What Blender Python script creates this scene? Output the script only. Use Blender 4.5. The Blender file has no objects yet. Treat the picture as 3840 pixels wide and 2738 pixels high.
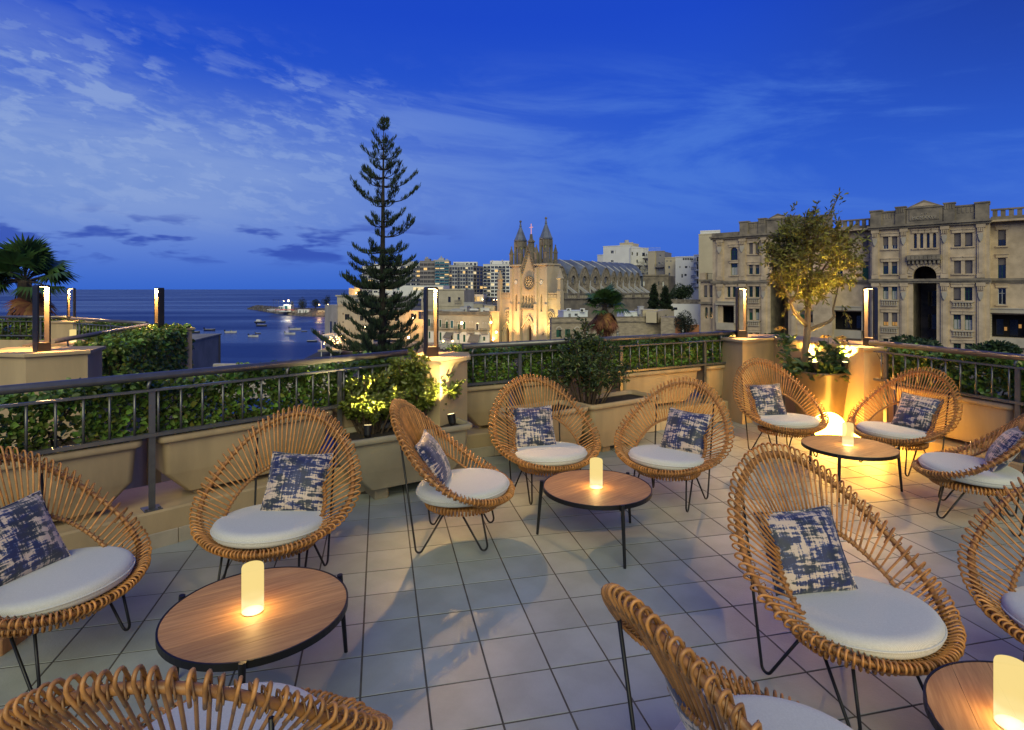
import bpy, math, random
import numpy as np
from mathutils import Vector, Matrix

random.seed(7)
RNG = np.random.default_rng(11)
PI = math.pi
scene = bpy.context.scene

# ------------------------------------------------------------------ camera
FPX, CX, HY, CAMH = 2180.0, 1920.0, 1084.0, 1.6      # focal length and horizon, in pixels of the 3840 px wide photograph
cam_data = bpy.data.cameras.new('camera')
cam_data.sensor_width = 36.0
cam_data.lens = FPX / 3840.0 * 36.0
cam_data.shift_y = -(2738 / 2 - HY) / 3840.0
cam_data.clip_start = 0.05
cam_data.clip_end = 60000.0
cam = bpy.data.objects.new('camera', cam_data)
scene.collection.objects.link(cam)
cam.location = (0, 0, CAMH)
cam.rotation_euler = (math.radians(90), 0, 0)
scene.camera = cam


# ------------------------------------------------------------------ node helper
class NG:
    def __init__(self, tree):
        self.t = tree
        self.t.nodes.clear()

    def n(self, typ, **kw):
        nd = self.t.nodes.new(typ)
        for k, v in kw.items():
            setattr(nd, k, v)
        return nd

    def put(self, sock, v):
        if isinstance(v, bpy.types.NodeSocket):
            self.t.links.new(v, sock)
        elif v is not None:
            if isinstance(v, (tuple, list)) and len(v) == 3 and sock.type == 'RGBA':
                v = (*v, 1.0)
            sock.default_value = v

    def math(self, op, a, b=None, c=None, clamp=False):
        nd = self.n('ShaderNodeMath', operation=op, use_clamp=clamp)
        self.put(nd.inputs[0], a)
        if b is not None: self.put(nd.inputs[1], b)
        if c is not None: self.put(nd.inputs[2], c)
        return nd.outputs[0]

    def vmath(self, op, a, b=None):
        nd = self.n('ShaderNodeVectorMath', operation=op)
        self.put(nd.inputs[0], a)
        if b is not None: self.put(nd.inputs[1], b)
        return nd.outputs['Value'] if op in ('DOT_PRODUCT', 'LENGTH') else nd.outputs[0]

    def mix(self, f, a, b, blend='MIX'):
        nd = self.n('ShaderNodeMix', data_type='RGBA', blend_type=blend)
        self.put(nd.inputs[0], f); self.put(nd.inputs[6], a); self.put(nd.inputs[7], b)
        return nd.outputs[2]

    def noise(self, vec, scale=5.0, detail=3.0, rough=0.5, dist=0.0):
        nd = self.n('ShaderNodeTexNoise')
        if vec is not None: self.put(nd.inputs['Vector'], vec)
        nd.inputs['Scale'].default_value = scale
        nd.inputs['Detail'].default_value = detail
        nd.inputs['Roughness'].default_value = rough
        nd.inputs['Distortion'].default_value = dist
        return nd.outputs['Fac']

    def ramp(self, fac, stops, interp='LINEAR'):
        nd = self.n('ShaderNodeValToRGB')
        cr = nd.color_ramp
        cr.interpolation = interp
        while len(cr.elements) < len(stops):
            cr.elements.new(0.5)
        for e, (p, c) in zip(cr.elements, stops):
            e.position = p
            e.color = (*c, 1.0) if len(c) == 3 else c
        self.put(nd.inputs[0], fac)
        return nd.outputs['Color']

    def smooth(self, x, a, b):
        nd = self.n('ShaderNodeMapRange', interpolation_type='SMOOTHSTEP')
        self.put(nd.inputs[0], x)
        nd.inputs[1].default_value = a
        nd.inputs[2].default_value = b
        return nd.outputs[0]

    def mapping(self, vec, loc=(0, 0, 0), rot=(0, 0, 0), scale=(1, 1, 1)):
        nd = self.n('ShaderNodeMapping')
        self.put(nd.inputs[0], vec)
        nd.inputs[1].default_value = loc
        nd.inputs[2].default_value = rot
        nd.inputs[3].default_value = scale
        return nd.outputs[0]


# ------------------------------------------------------------------ world: the sky at blue hour
SUN_EL, SUN_AZ = math.radians(33), math.radians(179)     # azimuth measured clockwise from the view direction (+Y)
world = bpy.data.worlds.new('World')
scene.world = world
world.use_nodes = True
g = NG(world.node_tree)
tc = g.n('ShaderNodeTexCoord').outputs['Generated']
sep = g.n('ShaderNodeSeparateXYZ'); g.put(sep.inputs[0], tc)
sx, sy, sz = sep.outputs
el = g.math('MAXIMUM', sz, 0.0)
base = g.ramp(el, [(0.0, (0.036, 0.130, 0.590)), (0.07, (0.042, 0.145, 0.640)), (0.20, (0.022, 0.110, 0.620)),
                   (0.42, (0.0075, 0.060, 0.555)), (1.0, (0.008, 0.050, 0.380))])
# the afterglow: a broad paler side of the sky, low, to the left
glow_az = g.smooth(sx, 0.30, -0.62)
glow_el = g.math('MULTIPLY', g.smooth(el, -0.02, 0.14), g.smooth(el, 0.345, 0.16))
glow = g.math('MULTIPLY', glow_az, glow_el)
base = g.mix(g.math('MULTIPLY', glow, 0.88), base, (0.190, 0.310, 0.65))
base = g.mix(g.math('MULTIPLY', g.smooth(sx, 0.25, 0.75), g.smooth(el, 0.12, 0.45)), base, (0.009, 0.040, 0.290))
# thin cloud in long, nearly level bands, and mackerel flecks towards the paler side
cv = g.n('ShaderNodeCombineXYZ')
g.put(cv.inputs[0], g.math('MULTIPLY', sx, 1.7)); g.put(cv.inputs[1], g.math('MULTIPLY', sy, 1.7))
g.put(cv.inputs[2], g.math('ADD', g.math('MULTIPLY', el, 8.5), g.math('MULTIPLY', sx, 0.75)))
wisp = g.noise(g.mapping(cv.outputs[0], loc=(0.55, 0.2, 1.15)), 1.15, 7.0, 0.62, 0.5)
wisp_m = g.smooth(wisp, 0.42, 0.62)
fv = g.n('ShaderNodeCombineXYZ')
g.put(fv.inputs[0], g.math('MULTIPLY', sx, 9.0)); g.put(fv.inputs[1], g.math('MULTIPLY', sy, 9.0))
g.put(fv.inputs[2], g.math('ADD', g.math('MULTIPLY', el, 24.0), g.math('MULTIPLY', sx, 4.0)))
fleck = g.noise(fv.outputs[0], 2.3, 4.0, 0.60, 0.2)
fleck_m = g.math('MULTIPLY', g.smooth(fleck, 0.44, 0.62), g.math('MULTIPLY', g.smooth(wisp, 0.34, 0.54), g.smooth(sx, 0.02, -0.32)))
band = g.math('MULTIPLY', g.smooth(el, 0.06, 0.15), g.smooth(el, 0.40, 0.27))
cl = g.math('MULTIPLY', g.math('MAXIMUM', g.math('MULTIPLY', wisp_m, 0.68), fleck_m), band)
cl_col = g.mix(glow_az, (0.085, 0.225, 0.70), (0.270, 0.385, 0.69))
sky = g.mix(g.math('MULTIPLY', cl, 0.74), base, cl_col)
# small dark clouds low over the sea
lowp = g.n('ShaderNodeCombineXYZ')
g.put(lowp.inputs[0], g.math('MULTIPLY', g.math('DIVIDE', sx, sy), 5.2)); g.put(lowp.inputs[1], g.math('MULTIPLY', el, 27.0))
low = g.noise(g.mapping(lowp.outputs[0], loc=(3.1, 1.3, 0)), 1.15, 4.0, 0.55, 0.15)
low_m = g.math('MULTIPLY', g.smooth(low, 0.50, 0.60), g.math('MULTIPLY', g.smooth(el, 0.030, 0.055), g.smooth(el, 0.125, 0.085)))
low_m = g.math('MULTIPLY', low_m, g.smooth(sx, -0.05, -0.22))
sky = g.mix(g.math('MULTIPLY', low_m, 0.85), sky, (0.026, 0.075, 0.43))
# the clear air's own scattering, with the sun just down behind the camera
nsky = g.n('ShaderNodeTexSky', sky_type='NISHITA', sun_disc=False, sun_elevation=math.radians(-1.0), sun_rotation=SUN_AZ)
nadd = g.n('ShaderNodeVectorMath', operation='SCALE')
g.put(nadd.inputs[0], nsky.outputs[0]); nadd.inputs['Scale'].default_value = 0.015
tot = g.vmath('ADD', sky, nadd.outputs[0])
bg = g.n('ShaderNodeBackground'); g.put(bg.inputs[0], tot); bg.inputs[1].default_value = 1.0
wo = g.n('ShaderNodeOutputWorld'); g.put(wo.inputs[0], bg.outputs[0])

# ------------------------------------------------------------------ soft warm fill from behind the camera: dusk glow, standing in for building lamps
sun_d = bpy.data.lights.new('sun', 'SUN')
sun_d.energy = 2.3
sun_d.angle = math.radians(50)
sun_d.color = (1.0, 0.97, 0.52)
sun = bpy.data.objects.new('sun', sun_d)
scene.collection.objects.link(sun)
sdir = Vector((math.sin(SUN_AZ) * math.cos(SUN_EL), math.cos(SUN_AZ) * math.cos(SUN_EL), math.sin(SUN_EL)))
sun.rotation_euler = (-sdir).to_track_quat('-Z', 'Y').to_euler()

scene.view_settings.view_transform = 'Standard'
scene.view_settings.look = 'None'
scene.view_settings.exposure = 0.0
scene.view_settings.gamma = 1.0
scene.cycles.use_denoising = True
scene.cycles.max_bounces = 6
scene.cycles.diffuse_bounces = 3
scene.cycles.glossy_bounces = 3
scene.cycles.transparent_max_bounces = 12
scene.cycles.sample_clamp_indirect = 4.0
scene.cycles.caustics_reflective = False
scene.cycles.caustics_refractive = False


# ------------------------------------------------------------------ geometry helpers
def ray(px, py, Y):
    """world point at depth Y on the line of sight through a photograph pixel"""
    return Vector(((px - CX) / FPX * Y, Y, CAMH + (HY - py) / FPX * Y))


def ground(px, py, z=0.0):
    Y = FPX * (CAMH - z) / (py - HY)
    return Vector(((px - CX) / FPX * Y, Y, z))


MATS = {}


def mat(name, col, rough=0.6, metal=0.0, var=0.12, scale=6.0, bump=0.0, bscale=60.0, col2=None, spec=0.5, coat=0.0,
        island=0.0, objrand=0.0, emit=None, estr=0.0, stretch=(1, 1, 1), detail=4.0, sheen=0.0, trans=0.0, coord='Object'):
    if name in MATS:
        return MATS[name]
    m = bpy.data.materials.new(name)
    m.use_nodes = True
    q = NG(m.node_tree)
    b = q.n('ShaderNodeBsdfPrincipled')
    out = q.n('ShaderNodeOutputMaterial')
    q.put(out.inputs[0], b.outputs[0])
    t = q.n('ShaderNodeTexCoord').outputs[coord]
    t = q.mapping(t, scale=stretch)
    c2 = col2 if col2 else tuple(max(0.0, x * (1 - 2.2 * var)) for x in col)
    nf = q.noise(t, scale, detail, 0.6)
    f = q.smooth(nf, 0.30, 0.72)
    c = q.mix(f, c2, col)
    if island:
        r = q.n('ShaderNodeNewGeometry').outputs['Random Per Island']
        k = q.math('ADD', q.math('MULTIPLY', r, 2 * island), 1 - island)
        hs = q.n('ShaderNodeHueSaturation')
        q.put(hs.inputs['Color'], c); q.put(hs.inputs['Value'], k)
        q.put(hs.inputs['Hue'], q.math('ADD', 0.5 - 0.03 * min(1, island * 2), q.math('MULTIPLY', r, 0.06 * min(1, island * 2))))
        c = hs.outputs[0]
    if objrand:
        r = q.n('ShaderNodeObjectInfo').outputs['Random']
        k = q.math('ADD', q.math('MULTIPLY', r, 2 * objrand), 1 - objrand)
        hs = q.n('ShaderNodeHueSaturation')
        q.put(hs.inputs['Color'], c); q.put(hs.inputs['Value'], k)
        c = hs.outputs[0]
    q.put(b.inputs['Base Color'], c)
    b.inputs['Roughness'].default_value = rough
    b.inputs['Metallic'].default_value = metal
    b.inputs['Specular IOR Level'].default_value = spec
    if coat: b.inputs['Coat Weight'].default_value = coat
    if sheen: b.inputs['Sheen Weight'].default_value = sheen
    if bump:
        bn = q.n('ShaderNodeBump'); bn.inputs['Strength'].default_value = bump
        bn.inputs['Distance'].default_value = 0.02
        q.put(bn.inputs['Height'], q.noise(t, bscale, 5.0, 0.65))
        q.put(b.inputs['Normal'], bn.outputs[0])
    if emit:
        b.inputs['Emission Color'].default_value = (*emit, 1)
        b.inputs['Emission Strength'].default_value = estr
    if trans:
        tr = q.n('ShaderNodeBsdfTranslucent'); q.put(tr.inputs[0], c)
        ms = q.n('ShaderNodeMixShader'); ms.inputs[0].default_value = trans
        q.put(ms.inputs[1], b.outputs[0]); q.put(ms.inputs[2], tr.outputs[0]); q.put(out.inputs[0], ms.outputs[0])
    MATS[name] = m
    return m


def emat(name, col, strength):
    if name in MATS:
        return MATS[name]
    m = bpy.data.materials.new(name); m.use_nodes = True
    q = NG(m.node_tree)
    e = q.n('ShaderNodeEmission'); q.put(e.inputs[0], (*col, 1)); e.inputs[1].default_value = strength
    o = q.n('ShaderNodeOutputMaterial'); q.put(o.inputs[0], e.outputs[0])
    MATS[name] = m
    return m


class MB:
    """collects faces; build() makes ONE mesh object of them"""
    def __init__(self):
        self.v = []; self.f = []; self.mi = []; self.cur = 0

    def add(self, vs, fs):
        o = len(self.v)
        self.v += [tuple(p) for p in vs]
        for f in fs:
            self.f.append([i + o for i in f]); self.mi.append(self.cur)
        return self

    def box(self, x0, x1, y0, y1, z0, z1):
        return self.add([(x0, y0, z0), (x1, y0, z0), (x1, y1, z0), (x0, y1, z0), (x0, y0, z1), (x1, y0, z1), (x1, y1, z1), (x0, y1, z1)],
                        [(0, 3, 2, 1), (4, 5, 6, 7), (0, 1, 5, 4), (1, 2, 6, 5), (2, 3, 7, 6), (3, 0, 4, 7)])

    def bbox(self, x0, x1, y0, y1, z0, z1, c=0.01):
        """box with chamfered upright and top edges"""
        ring = lambda i: [(x0 + i + c, y0 + i), (x1 - i - c, y0 + i), (x1 - i, y0 + i + c), (x1 - i, y1 - i - c), (x1 - i - c, y1 - i), (x0 + i + c, y1 - i), (x0 + i, y1 - i - c), (x0 + i, y0 + i + c)]
        return self.loft([[(x, y, z0) for x, y in ring(0)], [(x, y, z1 - c) for x, y in ring(0)], [(x, y, z1) for x, y in ring(c)]], True, True)

    def loft(self, rings, cap0=False, cap1=False, closed=True):
        n = len(rings[0]); vs = [p for r in rings for p in r]; fs = []
        for k in range(len(rings) - 1):
            for i in range(n if closed else n - 1):
                j = (i + 1) % n
                fs.append((k * n + i, k * n + j, (k + 1) * n + j, (k + 1) * n + i))
        if cap0: fs.append(tuple(reversed(range(n))))
        if cap1: fs.append(tuple(range((len(rings) - 1) * n, len(rings) * n)))
        return self.add(vs, fs)

    def prism(self, poly, z0, z1):
        return self.loft([[(x, y, z0) for x, y in poly], [(x, y, z1) for x, y in poly]], True, True)

    def extr(self, poly, y0, y1):
        """polygon in the x-z plane pushed from y0 to y1 (y1 the far side)"""
        return self.loft([[(x, y1, z) for x, z in poly], [(x, y0, z) for x, z in poly]], True, True)

    def lathe(self, prof, n=24, c=(0, 0, 0), cap=True):
        rings = [[(c[0] + r * math.cos(2 * PI * i / n), c[1] + r * math.sin(2 * PI * i / n), c[2] + z) for i in range(n)] for r, z in prof]
        return self.loft(rings, cap, cap)

    def tube(self, pts, r, n=6, closed=False, cap=True):
        P = [Vector(p) for p in pts]; L = len(P)
        rad = r if isinstance(r, (list, tuple)) else [r] * L
        rings = []; up = None
        for k in range(L):
            if closed: t = (P[(k + 1) % L] - P[k - 1])
            elif k == 0: t = P[1] - P[0]
            elif k == L - 1: t = P[-1] - P[-2]
            else: t = (P[k + 1] - P[k]).normalized() + (P[k] - P[k - 1]).normalized()
            t = t.normalized() if t.length > 1e-9 else Vector((0, 0, 1))
            if up is None:
                up = Vector((0, 0, 1)) if abs(t.z) < 0.9 else Vector((1, 0, 0))
            a = (up - t * up.dot(t)); a = a.normalized() if a.length > 1e-6 else t.orthogonal().normalized()
            up = a; b = t.cross(a)
            rings.append([P[k] + (a * math.cos(2 * PI * i / n) + b * math.sin(2 * PI * i / n)) * rad[k] for i in range(n)])
        if closed:
            rings.append(rings[0])
            return self.loft(rings)
        return self.loft(rings, cap, cap)

    def sphere(self, c, r, n=12, m=8, sq=(1, 1, 1)):
        prof = [(max(1e-4, math.sin(PI * k / m)), -math.cos(PI * k / m)) for k in range(m + 1)]
        rings = [[(c[0] + r * sq[0] * a * math.cos(2 * PI * i / n), c[1] + r * sq[1] * a * math.sin(2 * PI * i / n), c[2] + r * sq[2] * z) for i in range(n)] for a, z in prof]
        return self.loft(rings)

    def mesh(self, name, mats, smooth=False):
        me = bpy.data.meshes.new(name)
        me.from_pydata(self.v, [], self.f)
        for m in (mats if isinstance(mats, (list, tuple)) else [mats]):
            me.materials.append(m)
        if any(self.mi): me.polygons.foreach_set('material_index', self.mi)
        if smooth: me.polygons.foreach_set('use_smooth', [True] * len(me.polygons))
        if smooth == 'auto': me.set_sharp_from_angle(angle=math.radians(24))
        me.update()
        return me

    def build(self, name, mats, parent=None, smooth=False, loc=None):
        return link(name, self.mesh(name, mats, smooth), parent, loc)


def link(name, me, parent=None, loc=None, rot=None):
    o = bpy.data.objects.new(name, me)
    scene.collection.objects.link(o)
    if parent: o.parent = parent
    if loc is not None: o.location = loc
    if rot is not None: o.rotation_euler = rot
    return o


def tag(o, label=None, cat=None, group=None, kind=None):
    if label: o['label'] = label
    if cat: o['category'] = cat
    if group: o['group'] = group
    if kind: o['kind'] = kind
    return o


def thing(name, label, cat, loc=(0, 0, 0), rz=0.0, group=None):
    o = bpy.data.objects.new(name, None)
    scene.collection.objects.link(o)
    o.location = loc; o.rotation_euler = (0, 0, rz)
    o.empty_display_size = 0.1
    return tag(o, label, cat, group)


def fastmesh(name, verts, faces, mats, mi=None, smooth=False):
    """numpy arrays -> mesh; faces (M,k)"""
    me = bpy.data.meshes.new(name)
    M, k = faces.shape
    me.vertices.add(len(verts)); me.vertices.foreach_set('co', verts.astype(np.float32).ravel())
    me.loops.add(M * k); me.loops.foreach_set('vertex_index', faces.astype(np.int32).ravel())
    me.polygons.add(M)
    me.polygons.foreach_set('loop_start', (np.arange(M) * k).astype(np.int32))
    for m in (mats if isinstance(mats, (list, tuple)) else [mats]): me.materials.append(m)
    if mi is not None: me.polygons.foreach_set('material_index', mi.astype(np.int32))
    if smooth: me.polygons.foreach_set('use_smooth', np.ones(M, dtype=bool))
    me.update(calc_edges=True)
    me.validate()
    return me


LEAF = {  # outlines in (across, along); two quads folded on the midrib
    'round': np.array([(0, 0, 0), (.42, .25, .06), (.5, .62, .10), (0, 1.0, .0), (-.5, .62, .10), (-.42, .25, .06)]),
    'lance': np.array([(0, 0, 0), (.5, .35, .12), (.45, .7, .12), (0, 1.0, 0), (-.45, .7, .12), (-.5, .35, .12)]),
}
LEAF_F = np.array([(0, 1, 2, 3), (0, 3, 4, 5)])


def unit(a):
    return a / np.maximum(1e-9, np.linalg.norm(a, axis=1, keepdims=True))


def leaves(name, pos, along, length, width, mats, shape='round', mi=None, curl=0.15):
    """one mesh of many folded leaves; pos (N,3), along (N,3) the way each leaf points"""
    N = len(pos)
    a = unit(along)
    rnd = RNG.normal(size=(N, 3))
    s = unit(np.cross(a, rnd)); u = np.cross(s, a)
    flip = np.where(u[:, 2:3] < 0, -1.0, 1.0); u = u * flip
    length = np.broadcast_to(length, (N,))[:, None]; width = np.broadcast_to(width, (N,))[:, None]
    T = LEAF[shape]; V = np.zeros((N, 6, 3))
    for k in range(6):
        V[:, k] = pos + s * width * T[k, 0] + a * length * T[k, 1] + u * (width * T[k, 2] * 2.0 - length * curl * T[k, 1] ** 2)
    F = (LEAF_F[None] + (np.arange(N) * 6)[:, None, None]).reshape(-1, 4)
    m2 = None if mi is None else np.repeat(mi, 2)
    return fastmesh(name, V.reshape(-1, 3), F, mats, m2)
# ------------------------------------------------------------------ materials of the terrace
M_TILE = mat('terrace_tile', (0.375, 0.405, 0.372), 0.42, var=0.07, scale=3.5, bump=0.12, bscale=90, objrand=0.06, col2=(0.300, 0.322, 0.285), detail=8)
M_GROUT = mat('grout', (0.115, 0.105, 0.085), 0.95, var=0.2, scale=9)
M_RENDER = mat('painted_render', (0.47, 0.345, 0.19), 0.85, var=0.10, scale=1.6, bump=0.12, bscale=90, detail=9, stretch=(2.2, 2.2, .6))
M_SKIRT = mat('skirting_stone', (0.47, 0.40, 0.29), 0.6, var=0.08, scale=7, bump=0.08, objrand=0.07)
M_PLANTER = mat('planter_resin', (0.44, 0.32, 0.18), 0.6, var=0.11, scale=2.0, bump=0.06, bscale=110, detail=9, stretch=(2.5, 2.5, .5))
M_RAIL = mat('grey_rail_paint', (0.17, 0.165, 0.16), 0.33, metal=0.55, var=0.10, scale=14, bump=0.03, bscale=80)
M_BLACK = mat('black_metal', (0.012, 0.012, 0.013), 0.42, metal=0.3, var=0.1)
M_BRONZE = mat('lamp_bronze', (0.035, 0.030, 0.027), 0.45, metal=0.4, var=0.1)
M_LAMPFACE = mat('lamp_inner_face', (0.22, 0.165, 0.10), 0.4, metal=0.2, var=0.03)
M_SOIL = mat('soil', (0.035, 0.024, 0.016), 0.95, var=0.3, scale=30, bump=0.5)
M_HEDGE = mat('hedge_leaf', (0.165, 0.265, 0.045), 0.38, var=0.15, scale=3, island=0.45, trans=0.18)
M_HEDGE2 = mat('hedge_leaf_yellow', (0.24, 0.25, 0.04), 0.42, var=0.2, scale=3, island=0.35, trans=0.18)
M_TWIG = mat('twig_bark', (0.10, 0.065, 0.035), 0.85, var=0.25, scale=25, bump=0.3)

# ------------------------------------------------------------------ terrace floor: square tiles in open joints
TS = 0.2588; TA = 0.2240
TX0, TY0 = -0.767, 3.035
W1A, W1B = Vector((-4.90, 0.95)), Vector((-0.851, 5.016))
W2A, W2B = Vector((-0.462, 5.50)), Vector((2.818, 7.27))
W3A, W3B = Vector((3.648, 5.904)), Vector((5.20, 0.75))
CORNER = [Vector((2.647, 6.92)), Vector((3.236, 7.35)), Vector((3.74, 6.03))]
floor_poly = [W1A, W1B, W2A, W2B, Vector((3.05, 7.30)), W3A, W3B, Vector((5.2, -0.6)), Vector((-4.9, -0.6))]


def inside(p, poly):
    c = False; n = len(poly)
    for i in range(n):
        a, b = poly[i], poly[(i + 1) % n]
        if (a.y > p.y) != (b.y > p.y) and p.x < (b.x - a.x) * (p.y - a.y) / (b.y - a.y) + a.x: c = not c
    return c


mb = MB()
mb.prism([(p.x, p.y) for p in reversed(floor_poly)], -0.30, -0.0020)
floor = tag(mb.build('floor', M_GROUT), kind='structure')
ca, sa = math.cos(TA), math.sin(TA)
tile_spots = []
for i in range(-18, 26):
    for j in range(-24, 16):
        c = Vector((TX0 + TS * ((i + .5) * ca + (j + .5) * sa), TY0 + TS * ((i + .5) * sa - (j + .5) * ca)))
        if inside(c, floor_poly) and c.y > -0.45:
            tile_spots.append(c)
tile_spots.sort(key=lambda c: c.length)
g2 = 0.0042
h = TS / 2 - g2
tmb = MB()
q8 = lambda e: [(-h + e, -h + e), (h - e, -h + e), (h - e, h - e), (-h + e, h - e)]
tmb.loft([[(x, y, -0.012) for x, y in q8(0)], [(x, y, -0.0006) for x, y in q8(0)], [(x, y, 0) for x, y in q8(0.0010)]], False, True)
tile_me = tmb.mesh('tile', M_TILE)
in_view = lambda c: c.y > 1.15 and abs(c.x) < 0.98 * c.y + 0.3
seen = [c for c in tile_spots if in_view(c)]
for c in seen[:300]:
    t = link('tile', tile_me, floor, (c.x, c.y, random.uniform(-0.0006, 0.0005)), (random.uniform(-.0016, .0016), random.uniform(-.0016, .0016), TA + random.choice((0, PI / 2, PI, -PI / 2))))
rest = MB()
for c in seen[300:] + [c for c in tile_spots if not in_view(c)]:
    R = Matrix.Rotation(TA, 3, 'Z')
    vs = [R @ Vector(v) + Vector((c.x, c.y, random.uniform(-0.0008, 0.0006))) for v in tmb.v]
    rest.add(vs, tmb.f)
tag(rest.build('tile_field', M_TILE, floor), kind='stuff')


# ------------------------------------------------------------------ walls, kerbs, railings, planters, hedges along one side
def frame2(a, b):
    """angle and length of the run a->b, and its inward normal (left of a->b is outward)"""
    d = b - a
    return math.atan2(d.y, d.x), d.length


def kerb(a, b, label, blocks=True, face=0.05, l0=0.0, l1=None):
    """low kerb wall that carries the railing; local x along, local -y towards the terrace"""
    ang, L = frame2(a, b)
    t = thing('kerb_wall', label, 'kerb wall', (a.x, a.y, 0), ang)
    m = MB(); m.bbox(-0.02, L + 0.02, -face, 0.55, -0.6, 0.226, 0.012); m.build('kerb', M_RENDER, t)
    if blocks:
        x = 0.0; k = 0
        bl = MB(); bl.bbox(0.0015, 0.298, -0.014, -0.0005, -0.004, 0.094, 0.003)
        me = bl.mesh('stone_block', M_SKIRT)
        while x < L - 0.28:
            link('stone_block', me, t, (x, -face, random.uniform(-.001, .001))); x += 0.30
    return t


def railing(a, b, label, posts, supports, r=0.026, x0=0.0, x1=None, zr=1.055, zm=0.969, zb=0.69, base=0.226, step=0.128, off=0.01, endcap=True, group=None, postw=0.018, ext0=0, ext1=0):
    ang, L = frame2(a, b)
    x1 = L if x1 is None else x1
    t = thing('railing', label, 'railing', (a.x, a.y, 0), ang, group)
    m = MB(); m.tube([(x0 - ext0, off, zr), (x1 + ext1, off, zr)], r, 16); m.build('handrail', M_RAIL, t, smooth=False)
    hr = t.children[0]
    for p in hr.data.polygons:
        if len(p.vertices) == 4: p.use_smooth = True
    m = MB(); m.box(x0, x1, off - 0.016, off + 0.016, zm - 0.007, zm + 0.007); m.build('middle_rail', M_RAIL, t)
    m = MB(); m.box(x0, x1, off - 0.018, off + 0.018, zb - 0.011, zb + 0.011); m.build('bottom_rail', M_RAIL, t)
    bal = MB(); bal.tube([(0, off, zb + 0.010), (0, off, zm - 0.006)], 0.0075, 8); bme = bal.mesh('baluster', M_RAIL, True)
    x = x0 + step * 0.6
    while x < x1 - 0.03:
        if min([abs(x - p) for p in posts] + [9]) > 0.03:
            link('baluster', bme, t, (x, 0, 0))
        x += step
    for p in posts:
        q = MB(); q.box(p - postw, p + postw, off - 0.006, off + 0.006, base + 0.006, zm - 0.0075)
        q.box(p - 0.004, p + 0.004, off + 0.0065, off + 0.036, base + 0.006, zm - 0.0075)
        o = q.build('post', M_RAIL, t)
        q = MB(); q.box(p - 0.05, p + 0.05, off - 0.045, off + 0.06, base, base + 0.0055)
        for s in (-1, 1): q.lathe([(0.009, 0), (0.009, 0.008), (0.004, 0.01)], 6, (p + s * 0.036, off - 0.022, base + 0.006))
        q.build('foot_plate', M_RAIL, o)
    for p in supports:
        q = MB(); q.tube([(p, off, zm + 0.007), (p, off + 0.0, zm + 0.03), (p + 0.012, off, zr - r + 0.003)], 0.010, 8)
        q.build('handrail_bracket', M_RAIL, t, smooth=True)
    return t


def planter(parent_ang, a, x0, x1, label, zt=0.665, zb=0.262, yf=0.028, depth=0.36, foot=True, group=None, rim=0.03, mat_=None, curve=0.09):
    """resin window-box: rolled rim, walls drawn in towards the bottom with a big rounded corner, feet"""
    mat_ = mat_ or M_PLANTER
    ca_, sa_ = math.cos(parent_ang), math.sin(parent_ang)
    loc = (a.x + ca_ * x0, a.y + sa_ * x0, 0)
    t = thing('planter_box', label, 'planter', loc, parent_ang, group)
    L = x1 - x0
    def ring(dx, dy, z, rr=0.05):
        pts = []
        for (cx_, cy_, a0) in ((dx + rr, yf + dy + rr, 180), (L - dx - rr, yf + dy + rr, 270), (L - dx - rr, yf + depth - dy - rr, 0), (dx + rr, yf + depth - dy - rr, 90)):
            for k in range(5):
                th = math.radians(a0 + k * 22.5); pts.append((cx_ + rr * math.cos(th), cy_ + rr * math.sin(th), z))
        return pts
    m = MB()
    H = zt - zb
    m.loft([ring(0.175, 0.055, zb, .03), ring(0.165, 0.046, zb + 0.006, .035), ring(0.036, 0.028, zb + H * 0.34, .04), ring(0.030, 0.025, zb + H * 0.365, .04), ring(0.012, 0.012, zt - 0.05)], True, False)
    m.build('tub', mat_, t, smooth='auto')
    m = MB()
    m.loft([ring(0.012, 0.014, zt - 0.048), ring(-0.012, -0.012, zt - 0.046), ring(-0.018, -0.018, zt - 0.036), ring(-0.018, -0.018, zt - 0.008), ring(-0.010, -0.010, zt), ring(0.012, 0.012, zt), ring(0.018, 0.018, zt - 0.04)])
    m.build('rim', mat_, t, smooth=True)
    m = MB(); m.add(ring(0.02, 0.02, zt - 0.045), [tuple(range(20))]); m.build('soil', M_SOIL, t)
    if foot:
        for fx in (0.28, L - 0.28):
            m = MB(); m.bbox(fx - 0.055, fx + 0.055, yf + 0.10, yf + depth - 0.1, 0.226 if zb > 0.25 else 0.0, zb + 0.003, 0.008); m.build('foot', mat_, t)
    return t


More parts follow.
